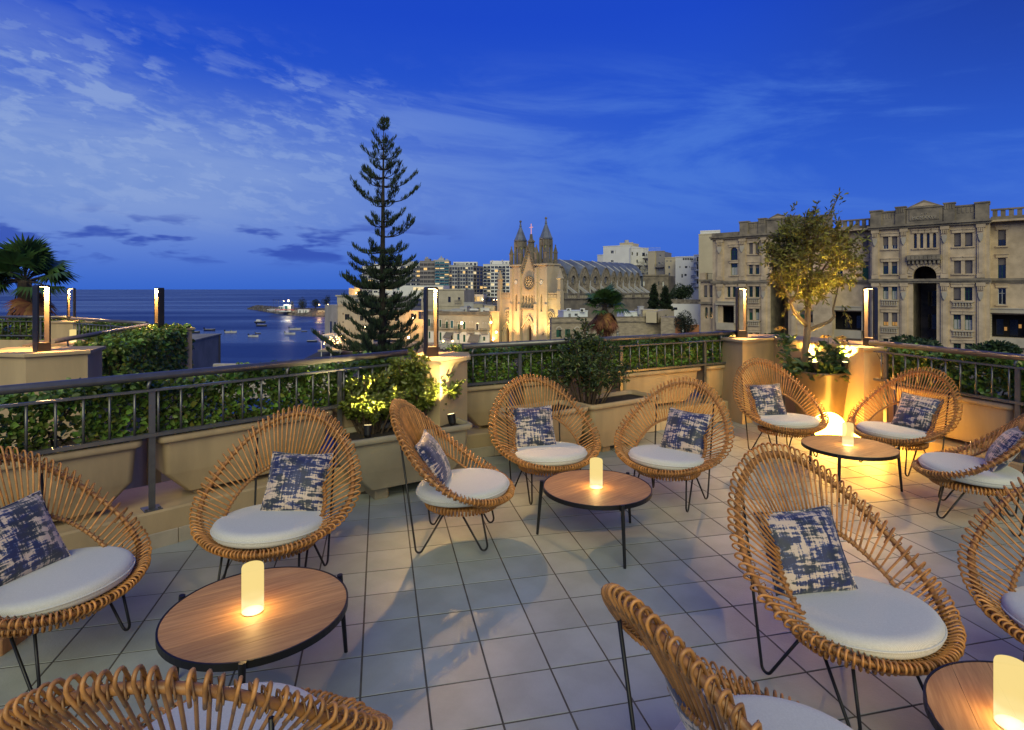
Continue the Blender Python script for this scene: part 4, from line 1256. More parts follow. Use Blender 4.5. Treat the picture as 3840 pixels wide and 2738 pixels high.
for ti, (yz, rl_, rr_) in enumerate(tiers):
    z0 = zt_of(yz); n_ = 7 if yz > 900 else 6 if yz > 300 else 5
    ph = rs.uniform(0, 6)
    for b in range(n_):
        a = ph + 2 * PI * b / n_ + rs.normal(0, .22)
        reach = (rl_ if math.cos(a) < 0 else rr_) * sc_
        R = reach * rs.choice([rs.uniform(.45, .8), rs.uniform(.8, 1.06)], p=[.35, .65])
        if rs.uniform() < .10: continue
        up = (.42 if yz < 420 else .34 if yz < 900 else .12) * R
        x0 = tkx(z0)
        pts = []
        for s in np.linspace(0, 1, 7):
            dz = up * s ** 1.4 - .10 * R * math.sin(PI * s) + .10 * R * max(0, s - .7) / .3
            pts.append(np.array([x0 + R * s * math.cos(a), R * s * math.sin(a), z0 + dz]))
        bm.tube(pts, list(np.linspace(.055, .012, 7) * (.5 + .2 * R)), 4)
        nt = int((8 + R * 14) * (1 if yz < 880 else 1.8))
        dirv = np.array([math.cos(a), math.sin(a), 0]); side = np.array([-math.sin(a), math.cos(a), 0])
        sden = rs.uniform(.18 if yz > 900 else .42, 1, nt) ** .8
        for s in sden:
            k = s * 6; i = min(5, int(k)); w = k - i
            p = pts[i] * (1 - w) + pts[i + 1] * w
            l_side = (.08 + .13 * R * (1 - s) + .06) * rs.choice([-1, 1])
            q = p + side * l_side * rs.uniform(.15, 1.0)
            for rep in range(3):
                o_ = q + rs.normal(0, .05, 3)
                P.append(o_); A.append(np.array([0, 0, 1.0]) + dirv * rs.uniform(.1, .7) + side * rs.normal(0, .3)); LN.append(rs.uniform(.22, .42) * (.75 + .10 * min(R, 3)))
P = np.array(P); A = np.array(A); LN = np.array(LN)
bm.build('branches', M_PBARK, t)
link('crown', leaves('crown', P, A, LN, LN * .14, [M_NEEDLE], 'lance', curl=-.1), t)

M_PALM = mat('palm_leaf', (.075, .150, .040), .5, var=.2, scale=2, island=.3, trans=.12)
M_PALMDRY = mat('palm_dead_leaf', (.24, .095, .035), .85, var=.25, scale=2, island=.35)
M_PALMBARK = mat('palm_bark', (.12, .085, .055), .95, var=.3, scale=3, bump=.5, bscale=8)
def fan_palm(cpx, cpy, Y, R, label, nfr, dry, seedv, green=(.25, 1.25)):
    rs = np.random.default_rng(seedv)
    c = ray(cpx, cpy, Y)
    t = thing('fan_palm', label, 'tree', (c.x, Y, LAND_Z))
    H = c.z - LAND_Z
    m = MB(); m.tube([(0, 0, 0), (.1, 0, H * .5), (0, 0, H - .1)], [.26, .22, .20], 10); m.build('trunk', M_PALMBARK, t)
    V = []; F = []; MI = []; stk = MB()
    def frond(d, stem, rad, droop, mi):
        d = d / np.linalg.norm(d); up = np.array([0, 0, 1.0]); s = np.cross(d, up); s /= max(1e-6, np.linalg.norm(s)); u = np.cross(s, d)
        b0 = np.array([0, 0, H - .15]); hub = b0 + d * stem - np.array([0, 0, droop * .3 * stem])
        stk.tube([b0, (b0 + hub) / 2 + u * .06, hub], [.03, .022, .014], 4)
        nseg = 26; sp = math.radians(118)
        for k in range(nseg):
            a = -sp + 2 * sp * k / (nseg - 1)
            e = d * math.cos(a) + s * math.sin(a)
            ln = rad * (1 - .22 * abs(a / sp)) * rs.uniform(.9, 1.05)
            w = rad * .062
            cr = np.cross(e, u)
            p1 = hub + e * ln * .55 + u * .05 * rad; p2 = hub + e * ln + u * (-.06 * rad) - up * droop * ln * .5 + rs.normal(0, .03 * rad, 3)
            o = len(V)
            V.extend([hub, p1 + cr * w, p2, p1 - cr * w]); F.append((o, o + 1, o + 2, o + 3)); MI.append(mi)
    for k in range(nfr):
        th = rs.uniform(0, 2 * PI); el_ = rs.uniform(-.15, 1.40)
        frond(np.array([math.cos(th) * math.cos(el_), math.sin(th) * math.cos(el_), math.sin(el_)]), R * rs.uniform(.38, .60), R * rs.uniform(.42, .56), rs.uniform(.3, .8) * (1 - .5 * max(0, el_)), 0)
    for k in range(dry):
        th = rs.uniform(0, 2 * PI); el_ = rs.uniform(-1.45, -.75)
        frond(np.array([math.cos(th) * math.cos(el_), math.sin(th) * math.cos(el_), math.sin(el_)]), R * rs.uniform(.30, .6), R * rs.uniform(.40, .55), .5, 1)
    me = fastmesh('crown', np.array(V), np.array(F), [M_PALM, M_PALMDRY], np.array(MI))
    link('crown', me, t); stk.build('leaf_stalks', M_PALMBARK, t)
    return t
fan_palm(92, 1040, 20.0, 1.75, 'dark fan palm at the left picture edge', 34, 5, 31)
fan_palm(2268, 1145, 45.0, 2.15, 'fan palm with a skirt of dry brown leaves in front of the church nave', 26, 34, 33)

M_CYP = mat('cypress_leaf', (.018, .036, .014), .7, var=.2, scale=1, island=.4)
M_TREE = mat('broad_leaf', (.040, .075, .022), .6, var=.2, scale=.6, island=.4, trans=.1)
M_TREED = mat('dark_leaf', (.016, .028, .014), .7, var=.2, scale=.6, island=.4)
def far_tree(label, px0, px1, pyt, pyb, Y, mat_, n=2500, shape='round', cone=False, seedv=1, name='tree', group=None, dep=.8):
    rs = np.random.default_rng(seedv)
    a, b = ray(px0, pyt, Y), ray(px1, pyb, Y)
    W = (b.x - a.x) / 2; zt_, zb_ = a.z, b.z
    t = thing(name, label, 'tree', ((a.x + b.x) / 2, Y, min(zb_, zb_)), 0, group)
    H = zt_ - zb_
    m = MB(); m.tube([(0, 0, -2.0), (0, 0, H * .6)], [W * .10 + .08, .05], 7)
    for k in range(6):
        th = rs.uniform(0, 6.28); m.tube([(0, 0, H * .3), (W * .5 * math.cos(th), W * .5 * math.sin(th), H * rs.uniform(.5, .8))], [.09, .03], 5)
    m.build('trunk', M_PBARK, t)
    if cone:
        z = H * (1 - np.sqrt(rs.uniform(0, 1, n))); th = rs.uniform(0, 2 * PI, n)
        r = W * (1 - z / H) ** .75 * (.72 + .28 * np.sin(z * 4.0 / H * 6 + th * 2)) * rs.uniform(.65, 1, n)
        P = np.stack([r * np.cos(th), r * np.sin(th), z], 1); A = np.stack([np.cos(th) * .6, np.sin(th) * .6, np.full(n, .7)], 1) + rs.normal(0, .3, (n, 3))
    else:
        k = 16; cs = rs.normal(size=(k, 3)); cs = unit(cs) * rs.uniform(.2, .75, (k, 1)) * np.array([W, W * dep, H / 2])
        ci = rs.integers(0, k, n); v = unit(rs.normal(size=(n, 3))) * rs.uniform(.6, 1, (n, 1)) ** .5
        P = cs[ci] + v * np.array([W, W * dep, H / 2]) * .40 + np.array([0, 0, H / 2]); A = v + rs.normal(0, .5, (n, 3))
    s = max(.12, .10 * W) if not cone else .42
    ln = s * rs.uniform(.7, 1.4, n)
    link('crown', leaves('crown', P, A, ln, ln * .55, [mat_], 'round'), t)
    return t
far_tree('left of the two dark cypresses beside the church nave', 2428, 2476, 1064, 1172, 112, M_CYP, 2600, cone=True, seedv=2, name='cypress_tree')
far_tree('right of the two dark cypresses beside the church nave', 2466, 2524, 1074, 1170, 110, M_CYP, 2600, cone=True, seedv=3, name='cypress_tree')
far_tree('green leafy tree below the white apartment blocks', 2508, 2600, 1056, 1130, 150, M_TREE, 3500, seedv=4)
far_tree('small bright bush left of the green leafy tree', 2500, 2540, 1092, 1124, 146, M_TREE, 1200, seedv=5, name='bush')
far_tree('dark bush before the old stone wall, right of the cypresses', 2530, 2608, 1158, 1260, 96, M_TREED, 3200, seedv=6, name='bush')
far_tree('green treetops before the left arch of the palace', 2850, 3010, 1236, 1330, 55, M_TREE, 3200, seedv=7, name='bush')
far_tree('green treetop before the palace entrance arch', 3290, 3560, 1258, 1370, 55, M_TREE, 5000, seedv=8, name='bush')
far_tree('green treetop right of the palace entrance, before its right wing', 3600, 3860, 1284, 1390, 52, M_TREE, 5000, seedv=9, name='bush')
far_tree('dark round tree on the point, nearest the beach club', 1112, 1156, 1112, 1160, 455, M_TREED, 1500, seedv=10)
far_tree('dark round tree on the point, second from the beach club', 1162, 1204, 1111, 1160, 455, M_TREED, 1500, seedv=11)
far_tree('dark tree on the point nearest the waterfront house', 1206, 1242, 1104, 1150, 455, M_TREED, 1500, seedv=12)
far_tree('dark low tree beside the beach club wall', 1084, 1104, 1124, 1150, 450, M_TREED, 600, seedv=13)
for k, (a, b, d_) in enumerate(((1730, 1762, 1103), (1764, 1790, 1102), (1812, 1836, 1110), (1834, 1858, 1108), (1862, 1882, 1106))):
    far_tree(['dark street tree left of the lit shop fronts', 'dark street tree above the lit shop fronts', 'dark street tree just right of the lit shop fronts', 'dark street tree second right of the lit shops', 'dark street tree nearest the church tower'][k], a, b, d_, 1136, 330, M_TREED, 700, seedv=20 + k, name='street_tree')
# ------------------------------------------------------------------ buildings
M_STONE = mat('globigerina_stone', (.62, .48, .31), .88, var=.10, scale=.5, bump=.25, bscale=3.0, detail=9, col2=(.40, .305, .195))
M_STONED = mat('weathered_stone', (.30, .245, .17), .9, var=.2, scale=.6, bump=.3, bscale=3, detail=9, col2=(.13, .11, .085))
M_STONEP = mat('pale_stone_wall', (.48, .42, .32), .9, var=.12, scale=.4, bump=.25, bscale=3, detail=8)
M_ORANGE = mat('orange_plaster', (.42, .17, .07), .9, var=.15, scale=.6, detail=8, bump=.2, bscale=4)
M_WHITE = mat('white_wall', (.70, .68, .63), .8, var=.05, scale=.3, detail=7)
M_CREAM = mat('cream_wall', (.55, .46, .30), .8, var=.06, scale=.3, detail=7)
M_TAUPE = mat('taupe_wall', (.26, .235, .23), .85, var=.08, scale=.3)
M_GREYC = mat('grey_concrete', (.45, .44, .43), .85, var=.1, scale=.3, detail=7)
M_GLASS = mat('window_glass', (.020, .024, .032), .08, var=.2, scale=1, spec=.8)
M_TEAL = mat('teal_glass', (.05, .20, .23), .10, var=.25, scale=.4, spec=.8)
M_NAVY = mat('church_window_glass', (.012, .022, .085), .25, var=.2, scale=3)
M_GREENF = mat('green_joinery', (.008, .085, .042), .55, var=.15, scale=4)
M_BLIND = mat('grey_blind', (.145, .125, .125), .8, var=.1, scale=3, stretch=(1, 1, 12))
M_CURT = mat('pale_curtain', (.42, .42, .40), .9, var=.1, scale=6, stretch=(6, 6, 1))
M_WHITEF = mat('white_joinery', (.55, .55, .53), .6, var=.05)
M_IRON = mat('dark_iron', (.03, .032, .036), .5, metal=.3)
M_ROOFG = mat('grey_roof_skin', (.155, .18, .255), .7, var=.22, scale=.5, bump=.1, detail=9)
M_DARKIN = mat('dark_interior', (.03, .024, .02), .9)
M_LIT = emat('lit_window', (1.0, .62, .22), 1.15)
M_LITW = emat('lit_window_pale', (1.0, .80, .45), 1.0)
M_LITD = emat('dim_lit_window', (1.0, .50, .15), .40)


class Face:
    """a building front: local x along it, local y into the building, z up from its foot"""
    def __init__(s, pa, Ya, pb, Yb, zb=LAND_Z):
        s.A = Vector(((pa - CX) / FPX * Ya, Ya, zb)); B = Vector(((pb - CX) / FPX * Yb, Yb, zb))
        d = B - s.A; s.L = d.length; s.d = d.normalized(); s.rz = math.atan2(s.d.y, s.d.x); s.v = Vector((-s.d.y, s.d.x, 0)); s.zb = zb

    def root(s, name, label, cat='building', group=None):
        return thing(name, label, cat, tuple(s.A), s.rz, group)

    def uz(s, px, py, off=0.0):
        r_ = Vector(((px - CX) / FPX, 1.0, (HY - py) / FPX)); o = Vector((0, 0, CAMH)); P0 = s.A + s.v * off
        k = (P0 - o).dot(s.v) / r_.dot(s.v); P = o + r_ * k
        return (P - s.A).dot(s.d), P.z - s.zb

    def u(s, px, off=0.0): return s.uz(px, HY, off)[0]

    def rect(s, x0, x1, y0, y1, off=0.0):
        xm = (x0 + x1) / 2
        return (s.u(x0, off), s.u(x1, off), s.uz(xm, y1, off)[1], s.uz(xm, y0, off)[1])


def wall(m, u0, u1, z0, z1, holes, y=0.0, dep=.25):
    us = sorted({u0, u1} | {q for h_ in holes for q in h_[:2] if u0 < q < u1}); zs = sorted({z0, z1} | {q for h_ in holes for q in h_[2:4] if z0 < q < z1})
    for i in range(len(us) - 1):
        for j in range(len(zs) - 1):
            cu, cz = (us[i] + us[i + 1]) / 2, (zs[j] + zs[j + 1]) / 2
            if any(h_[0] < cu < h_[1] and h_[2] < cz < h_[3] for h_ in holes): continue
            m.add([(us[i], y, zs[j]), (us[i + 1], y, zs[j]), (us[i + 1], y, zs[j + 1]), (us[i], y, zs[j + 1])], [(0, 1, 2, 3)])
    for h_ in holes:
        a, b, c, d_ = h_[:4]; k = h_[4] if len(h_) > 4 else None
        arc = arch_pts(a, b, d_, k)
        prof = [(a, c)] + arc + [(b, c)]
        for p, q in zip(prof[:-1], prof[1:]):
            m.add([(p[0], y, p[1]), (q[0], y, q[1]), (q[0], y + dep, q[1]), (p[0], y + dep, p[1])], [(0, 1, 2, 3)])
        m.add([(a, y, c), (b, y, c), (b, y + dep, c), (a, y + dep, c)], [(0, 1, 2, 3)])
        if k:
            n = len(arc) // 2
            for i in range(n): m.add([(a, y, d_), (arc[i][0], y, arc[i][1]), (arc[i + 1][0], y, arc[i + 1][1])], [(0, 1, 2)])
            for i in range(n, len(arc) - 1): m.add([(b, y, d_), (arc[i][0], y, arc[i][1]), (arc[i + 1][0], y, arc[i + 1][1])], [(0, 1, 2)])


def arch_pts(a, b, top, k, n=6):
    """outline from the left springing over the crown to the right springing"""
    if not k: return [(a, top), (b, top)]
    mid = (a + b) / 2; hw = (b - a) / 2
    rise = hw if k == 'a' else hw * 1.9 if k == 'p' else hw * .45
    L = []
    for i in range(n + 1):
        s = i / n
        if k == 'p': L.append((a + hw * s ** 1.0 * (1 - 0) , top - rise * (1 - (1 - (1 - s) ** 2) ** .5 if False else (1 - math.sin(s * PI / 2) ** .8))))
        else: L.append((mid - hw * math.cos(s * PI / 2), top - rise + rise * math.sin(s * PI / 2)))
    return L + [(2 * mid - x, z) for x, z in reversed(L[:-1])]


def window(par, r, y, frame, pane, bars=(1, 1), fw=.07, name='window', k=None, sill=None, lower=None, blind=None):
    """a window in its opening: frame, panes; optional part-drawn blind (share of the height) and sill"""
    a, b, c, d_ = r[:4]
    m = MB(); m.cur = 0
    arc = arch_pts(a, b, d_, k)
    poly = [(a, c)] + arc + [(b, c)]
    m.add([(x, y + .04, z) for x, z in poly], [tuple(range(len(poly)))]) ; m.mi[-1] = 1
    zt = d_ - ((b - a) / 2 if k == 'a' else 0)
    m.cur = 0
    for x0, x1, z0, z1 in ((a, a + fw, c, zt), (b - fw, b, c, zt), (a + fw, b - fw, c, c + fw), (a + fw, b - fw, zt - fw, zt)): m.box(x0, x1, y, y + .035, z0, z1)
    for q in range(bars[0]):
        x = a + (b - a) * (q + 1) / (bars[0] + 1); m.box(x - fw * .5, x + fw * .5, y + .003, y + .034, c + fw, zt - fw)
    for q in range(bars[1]):
        z = c + (zt - c) * (.68 if bars[1] == 1 else (q + 1) / (bars[1] + 1)); m.box(a + fw, b - fw, y + .006, y + .032, z - fw * .4, z + fw * .4)
    if lower is not None:
        m.cur = 2; m.box(a + fw, b - fw, y + .010, y + .030, c + fw, c + (zt - c) * .66)
    if blind is not None:
        m.cur = 3; m.box(a + .01, b - .01, y - .05, y - .02, d_ - (d_ - c) * blind, zt)
    o = m.build(name, [frame, pane, lower or pane, M_BLIND if blind is None or blind is True else M_BLIND], par)
    if sill:
        m = MB(); m.box(a - .12, b + .12, -.16, .02, c - .16, c - .004); m.build('sill', sill, o)
    return o


def baluster_row(par, u0, u1, z0, z1, y, mat_, step=.32, name='balcony_balustrade'):
    m = MB(); m.box(u0, u1, y - .12, y + .12, z1 - .14, z1); m.box(u0, u1, y - .12, y + .12, z0, z0 + .10)
    o = m.build(name, mat_, par)
    b = MB(); hh = z1 - z0 - .24; b.lathe([(.07, 0), (.05, hh * .2), (.11, hh * .45), (.05, hh * .8), (.07, hh)], 7); me = b.mesh('baluster', mat_)
    n = max(2, int((u1 - u0) / step))
    for k in range(n): link('baluster', me, o, (u0 + (u1 - u0) * (k + .5) / n, y, z0 + .10))
    return o


def shutters(par, r, y, out=.5, mat_=None):
    a, b, c, d_ = r[:4]; w = (b - a) / 2
    for s in (0, 1):
        m = MB()
        x0 = a - w * .95 if s == 0 else b
        m.box(x0, x0 + w * .95, y - .06, y - .01, c, d_)
        for q in range(7): m.box(x0 + .06, x0 + w * .95 - .06, y - .075, y - .061, c + (d_ - c) * (q + .25) / 7.3, c + (d_ - c) * (q + .85) / 7.3)
        m.build('shutter', mat_ or M_GREENF, par)


# ================================================================== the palace on the right
Yp = lambda px: None
F0 = Face(2672, 125.6, 3716, 93.0)
pal = F0.root('stone_palace', 'long weathered stone palace with arches and pilasters on the right', 'building')
c5 = lambda x, y: (3100 + .4002 * x, 700 + .4002 * y)
c4 = lambda x, y: (2500 + .4002 * x, 700 + .4002 * y)
def R5(x0, x1, y0, y1, off=0.0, k=None):
    a = c5(x0, y0); b = c5(x1, y1); r_ = F0.rect(a[0], b[0], a[1], b[1], off); return (*r_, k) if k else r_
def R4(x0, x1, y0, y1, off=0.0, k=None):
    a = c4(x0, y0); b = c4(x1, y1); r_ = F0.rect(a[0], b[0], a[1], b[1], off); return (*r_, k) if k else r_
# heights of the horizontal members, measured at the central block
z_cor = F0.uz(*c5(455, 385))[1]; z_str = F0.uz(*c5(455, 880))[1]; z_par = F0.uz(*c5(455, 240))[1]
uC0, uC1 = F0.u(c5(412, 0)[0]), F0.u(c5(1525, 0)[0])       # central block
uB0, uB1 = 0.0, F0.u(3120)                                  # left block
# ---- openings
hc = []; wins = []
for x0, x1, y0, y1, kind in ((527, 578, 470, 585, 'b7'), (610, 662, 468, 583, 'b7'), (1192, 1258, 437, 562, 'b9'), (1295, 1367, 433, 558, 'b9'),
                             (527, 578, 708, 820, 'g'), (608, 662, 706, 818, 'g'), (1192, 1258, 695, 815, 'b10'), (1295, 1367, 692, 815, 'b10'),
                             (527, 578, 940, 1055, 'c'), (608, 662, 940, 1058, 'c'), (1187, 1258, 945, 1065, 'b9'), (1293, 1365, 943, 1068, 'd'),
                             (527, 578, 1180, 1305, 'l'), (608, 662, 1182, 1307, 'l'), (1187, 1258, 1200, 1338, 'c'), (1293, 1365, 1203, 1345, 'c'),
                             (527, 578, 1425, 1500, 'd'), (608, 662, 1425, 1500, 'd'), (1187, 1258, 1470, 1540, 'd'), (1293, 1365, 1470, 1540, 'd')):
    hc.append(R5(x0, x1, y0, y1)); wins.append((hc[-1], kind))
for x0, x1, y0, y1 in ((815, 845, 440, 578), (873, 905, 438, 576), (935, 965, 436, 574), (993, 1027, 433, 572)):
    hc.append(R5(x0, x1, y0, y1, k='a')); wins.append((hc[-1], 'a'))
big = R5(808, 1030, 745, 1560); big = (big[0], big[1], 0.0, big[3], 'a')
m = MB(); wall(m, uC0, uC1, 0, z_cor, hc + [big], 0.0, .45)
# sides of the projecting block, down to the recessed wings
for u_ in (uC0, uC1): m.add([(u_, 0, 0), (u_, 2.2, 0), (u_, 2.2, z_cor), (u_, 0, z_cor)], [(0, 1, 2, 3)])
m.build('wall', M_STONE, pal)
hl = []; wl = []
for x0, x1, y0, y1, kind in ((600, 665, 720, 830, 'c'), (567, 597, 938, 1035, 'd'), (617, 648, 938, 1035, 'd'), (770, 807, 530, 632, 'b10'), (830, 868, 530, 632, 'b10'), (770, 807, 735, 820, 'g'), (830, 868, 735, 820, 'g'),
                             (770, 807, 935, 1035, 'd'), (828, 868, 935, 1035, 'd'), (770, 807, 1145, 1250, 'g'), (830, 868, 1145, 1250, 'c'), (770, 807, 1370, 1450, 'd'), (828, 868, 1370, 1450, 'd'),
                             (560, 640, 1370, 1450, 'd'), (1250, 1300, 480, 590, 'b9'), (1320, 1370, 478, 588, 'b9'), (1250, 1300, 700, 800, 'g'), (1320, 1370, 698, 798, 'g'), (1250, 1300, 925, 1030, 'd'), (1320, 1370, 925, 1030, 'd'), (1245, 1300, 1160, 1275, 'g'), (1318, 1370, 1160, 1275, 'g')):
    hl.append(R4(x0, x1, y0, y1)); wl.append((hl[-1], kind))
hl.append(R4(597, 665, 570, 690, k='a')); wl.append((hl[-1], 'ga'))
arl = R4(968, 1140, 790, 1400, k='a'); arl = (arl[0], arl[1], 0.0, arl[3], 'a')
log = R4(486, 640, 1120, 1275)
m = MB(); wall(m, uB0, uB1, 0, z_cor, hl + [arl, log], 0.0, .45)
m.add([(uB0, 0, 0), (uB0, 14, 0), (uB0, 14, z_cor), (uB0, 0, z_cor)], [(0, 1, 2, 3)])
m.add([(uB1, 0, 0), (uB1, 2.2, 0), (uB1, 2.2, z_cor), (uB1, 0, z_cor)], [(0, 1, 2, 3)])
m.build('left_block_wall', M_STONE, pal)
# recessed wings
OFF = 2.2
hm = [R5(335, 393, 475, 600, OFF), R5(333, 393, 703, 870, OFF), R5(100, 150, 490, 610, OFF), R5(100, 150, 710, 870, OFF), R5(-40, 330, 1170, 1340, OFF)]
m = MB(); wall(m, uB1, uC0, 0, z_cor, hm, OFF, .4); m.build('recessed_wall', M_STONE, pal)
uE = F0.u(4150)
hr_ = [R5(1605, 1680, 407, 555, OFF), R5(1605, 1680, 668, 868, OFF), R5(1605, 1680, 950, 1105, OFF), R5(1535, 1950, 1200, 1415, OFF)]
m = MB(); wall(m, uC1, uE, 0, z_cor, hr_, OFF, .4); m.build('right_wing_wall', M_STONE, pal)
for r_, kd in zip(hm[:4] + hr_[:3], ('b9', 'g', 'b9', 'g', 'b6', 'g', 'w')):
    wins.append((r_, kd + '+'))
for r_, kd in wins + wl:
    y = .32 + (OFF if kd.endswith('+') else 0); kd = kd.rstrip('+')
    if kd[0] == 'b': window(pal, r_, y, M_WHITEF if kd == 'b7' else M_IRON, M_GLASS, (1, 0), blind=int(kd[1:]) / 10)
    elif kd == 'g': window(pal, r_, y, M_GREENF, M_GLASS, (1, 1), blind=.33, lower=M_GREENF if random.random() < .4 else None)
    elif kd == 'ga': window(pal, r_, y, M_GREENF, M_GLASS, (1, 1), k='a')
    elif kd == 'c': window(pal, r_, y, M_GREENF, M_GLASS, (1, 1), lower=M_CURT)
    elif kd == 'l': window(pal, r_, y, M_GREENF, M_LITD, (1, 0), blind=.70)
    elif kd == 'a': window(pal, r_, y, M_IRON, M_GLASS, (0, 2), k='a', blind=.0)
    elif kd == 'w': window(pal, r_, y, M_WHITEF, M_GLASS, (1, 1))
    else: window(pal, r_, y, M_GREENF, M_GLASS, (1, 1))
# loggias: dark rooms with a balustrade before them
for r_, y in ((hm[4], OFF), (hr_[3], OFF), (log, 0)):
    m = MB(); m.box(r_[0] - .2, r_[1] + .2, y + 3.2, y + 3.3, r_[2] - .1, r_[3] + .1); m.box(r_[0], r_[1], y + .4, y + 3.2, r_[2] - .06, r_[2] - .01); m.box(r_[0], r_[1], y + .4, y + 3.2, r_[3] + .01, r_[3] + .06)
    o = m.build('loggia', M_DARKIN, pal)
    for q in range(3):
        x = r_[0] + (r_[1] - r_[0]) * (q + .5) / 3; m = MB(); m.box(x - .5, x + .5, y + 3.14, y + 3.18, r_[2], r_[2] + (r_[3] - r_[2]) * .75); m.build('inner_window', M_GLASS, o)
        if r_ is hr_[3] and q < 2: m = MB(); m.box(x + .6, x + .95, y + 3.10, y + 3.13, r_[2] + .9 + .5 * q, r_[2] + 1.5 + .5 * q); m.build('loggia_lamp', M_LITD, o)  # small glowing boxes stand for the lamps in the loggia
    m = MB(); m.box(r_[0] - .1, r_[1] + .1, y - .95, y + .1, r_[2] - 1.5, r_[2] - .02)
    m.build('balcony_front', M_STONEP, pal)
    m = MB(); m.box(r_[0] - .3, r_[1] + .3, y - 1.0, y + .0, r_[3] + .25, r_[3] + .9); m.box(r_[0] - .4, r_[1] + .4, y - 1.12, y - .0, r_[3] + .9, r_[3] + 1.05); m.build('balcony_canopy', M_STONEP, pal)
    for x in (r_[0] - .35, r_[1] + .1):
        for q in range(9):
            m = MB(); hh = (r_[3] - r_[2] + .2) / 9; m.box(x, x + .55, y - .75, y - .05, r_[2] - .02 + q * hh, r_[2] - .02 + q * hh + hh * .9); m.build('rusticated_block', M_STONEP, pal)
# dark passage behind the two big arches
for a_ in (big, arl):
    m = MB(); u0, u1 = a_[0] - .3, a_[1] + .3
    m.add([(u0, .46, 0), (u0, 9, 0), (u0, 9, a_[3] + .3), (u0, .46, a_[3] + .3), (u1, .46, 0), (u1, 9, 0), (u1, 9, a_[3] + .3), (u1, .46, a_[3] + .3)], [(0, 1, 2, 3), (4, 5, 6, 7), (1, 5, 6, 2), (3, 2, 6, 7)])
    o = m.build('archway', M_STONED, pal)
    for q in range(3):
        z = 1.5 + q * 4.2; m = MB(); xm = (u0 + u1) / 2; m.box(xm - .9, xm + .9, 8.9, 8.97, z, z + 2.7); m.box(xm - .05, xm + .05, 8.86, 8.899, z, z + 2.7); m.build('inner_window', M_GLASS, o)
    # voussoirs round the arch head
    mid = (a_[0] + a_[1]) / 2; hw = (a_[1] - a_[0]) / 2; zs = a_[3] - hw
    for q in range(15):
        t0, t1 = PI * (q + .04) / 15, PI * (q + .96) / 15
        pts = [(mid - (hw + .02) * math.cos(t0), zs + (hw + .02) * math.sin(t0)), (mid - (hw + .02) * math.cos(t1), zs + (hw + .02) * math.sin(t1)), (mid - (hw + .85) * math.cos(t1), zs + (hw + .85) * math.sin(t1)), (mid - (hw + .85) * math.cos(t0), zs + (hw + .85) * math.sin(t0))]
        m = MB(); m.extr(pts, -.22 - (.10 if q % 2 else 0), .02); m.build('voussoir', M_STONE, pal)
# pilasters with capitals, shields and plinth blocks
def pilaster(u0, u1, y=0.0):
    w = u1 - u0
    m = MB()
    for za, zb_ in ((0, z_str - .5), (z_str + .3, z_cor - .5)):
        m.box(u0, u1, y - .28, y + .01, za, zb_); m.box(u0 + w * .22, u1 - w * .22, y - .36, y - .28, za + .8, zb_ - 2.6)
        m.box(u0 - .12, u1 + .12, y - .42, y + .01, zb_ - .55, zb_ - .01)
        for q in range(4): m.box(u0 + w * (.06 + q * .24), u0 + w * (.20 + q * .24), y - .50, y - .42, zb_ - 1.2, zb_ - .6)
        m.box(u0 - .06, u1 + .06, y - .38, y + .01, za, za + .6)
    o = m.build('pilaster', M_STONE, pal)
    for zb_ in (z_str - .5, z_cor - .5):
        m = MB(); m.extr([(u0 + w * .2, zb_ - 1.5), (u1 - w * .2, zb_ - 1.5), (u1 - w * .14, zb_ - 2.0), (u1 - w * .3, zb_ - 2.6), ((u0 + u1) / 2, zb_ - 2.9), (u0 + w * .3, zb_ - 2.6), (u0 + w * .14, zb_ - 2.0)], y - .55, y - .36); m.build('shield', M_STONEP, o)
for a, b in ((428, 487), (695, 757), (1073, 1142), (1412, 1482)): pilaster(F0.u(c5(a, 0)[0]), F0.u(c5(b, 0)[0]))
for a, b in ((474, 530), (685, 742), (890, 935), (1165, 1215)): pilaster(F0.u(c4(a, 0)[0]), F0.u(c4(b, 0)[0]))
# cornices and string courses
for u0, u1, y in ((uC0, uC1, 0), (uB0, uB1, 0), (uB1, uC0, OFF), (uC1, uE, OFF)):
    m = MB(); e = .25 if y == 0 else -.02
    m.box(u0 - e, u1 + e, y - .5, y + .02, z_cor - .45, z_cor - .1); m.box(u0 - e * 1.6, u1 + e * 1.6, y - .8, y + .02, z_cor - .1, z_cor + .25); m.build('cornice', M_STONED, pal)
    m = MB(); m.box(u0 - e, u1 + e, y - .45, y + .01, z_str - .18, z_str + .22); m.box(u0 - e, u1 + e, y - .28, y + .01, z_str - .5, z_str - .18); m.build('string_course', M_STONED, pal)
for r_, y in [(q[0], OFF if q[1].endswith('+') else 0) for q in wins + wl]:
    m = MB(); m.box(r_[0] - .3, r_[1] + .3, y - .22, y + .01, r_[2] - .22, r_[2] - .01); m.build('sill', M_STONE, pal); m = MB(); m.box(r_[0] - .28, r_[1] + .28, y - .16, y + .01, r_[3] + .06, r_[3] + .55); m.box(r_[0] - .35, r_[1] + .35, y - .26, y + .005, r_[3] + .55, r_[3] + .7); m.build('lintel', M_STONE, pal)
for (a, b, y0, y1) in ((512, 668, 1062, 1115), (1180, 1375, 1080, 1130), (512, 668, 1322, 1368), (1180, 1375, 1352, 1405)):
    r_ = R5(a, b, y0, y1); baluster_row(pal, r_[0], r_[1], r_[2], r_[3], -.25, M_STONEP, .34)
for (a, b, y0, y1) in ((760, 872, 1048, 1092), (760, 872, 1260, 1305)):
    r_ = R4(a, b, y0, y1); baluster_row(pal, r_[0], r_[1], r_[2], r_[3], -.25, M_STONEP, .36)
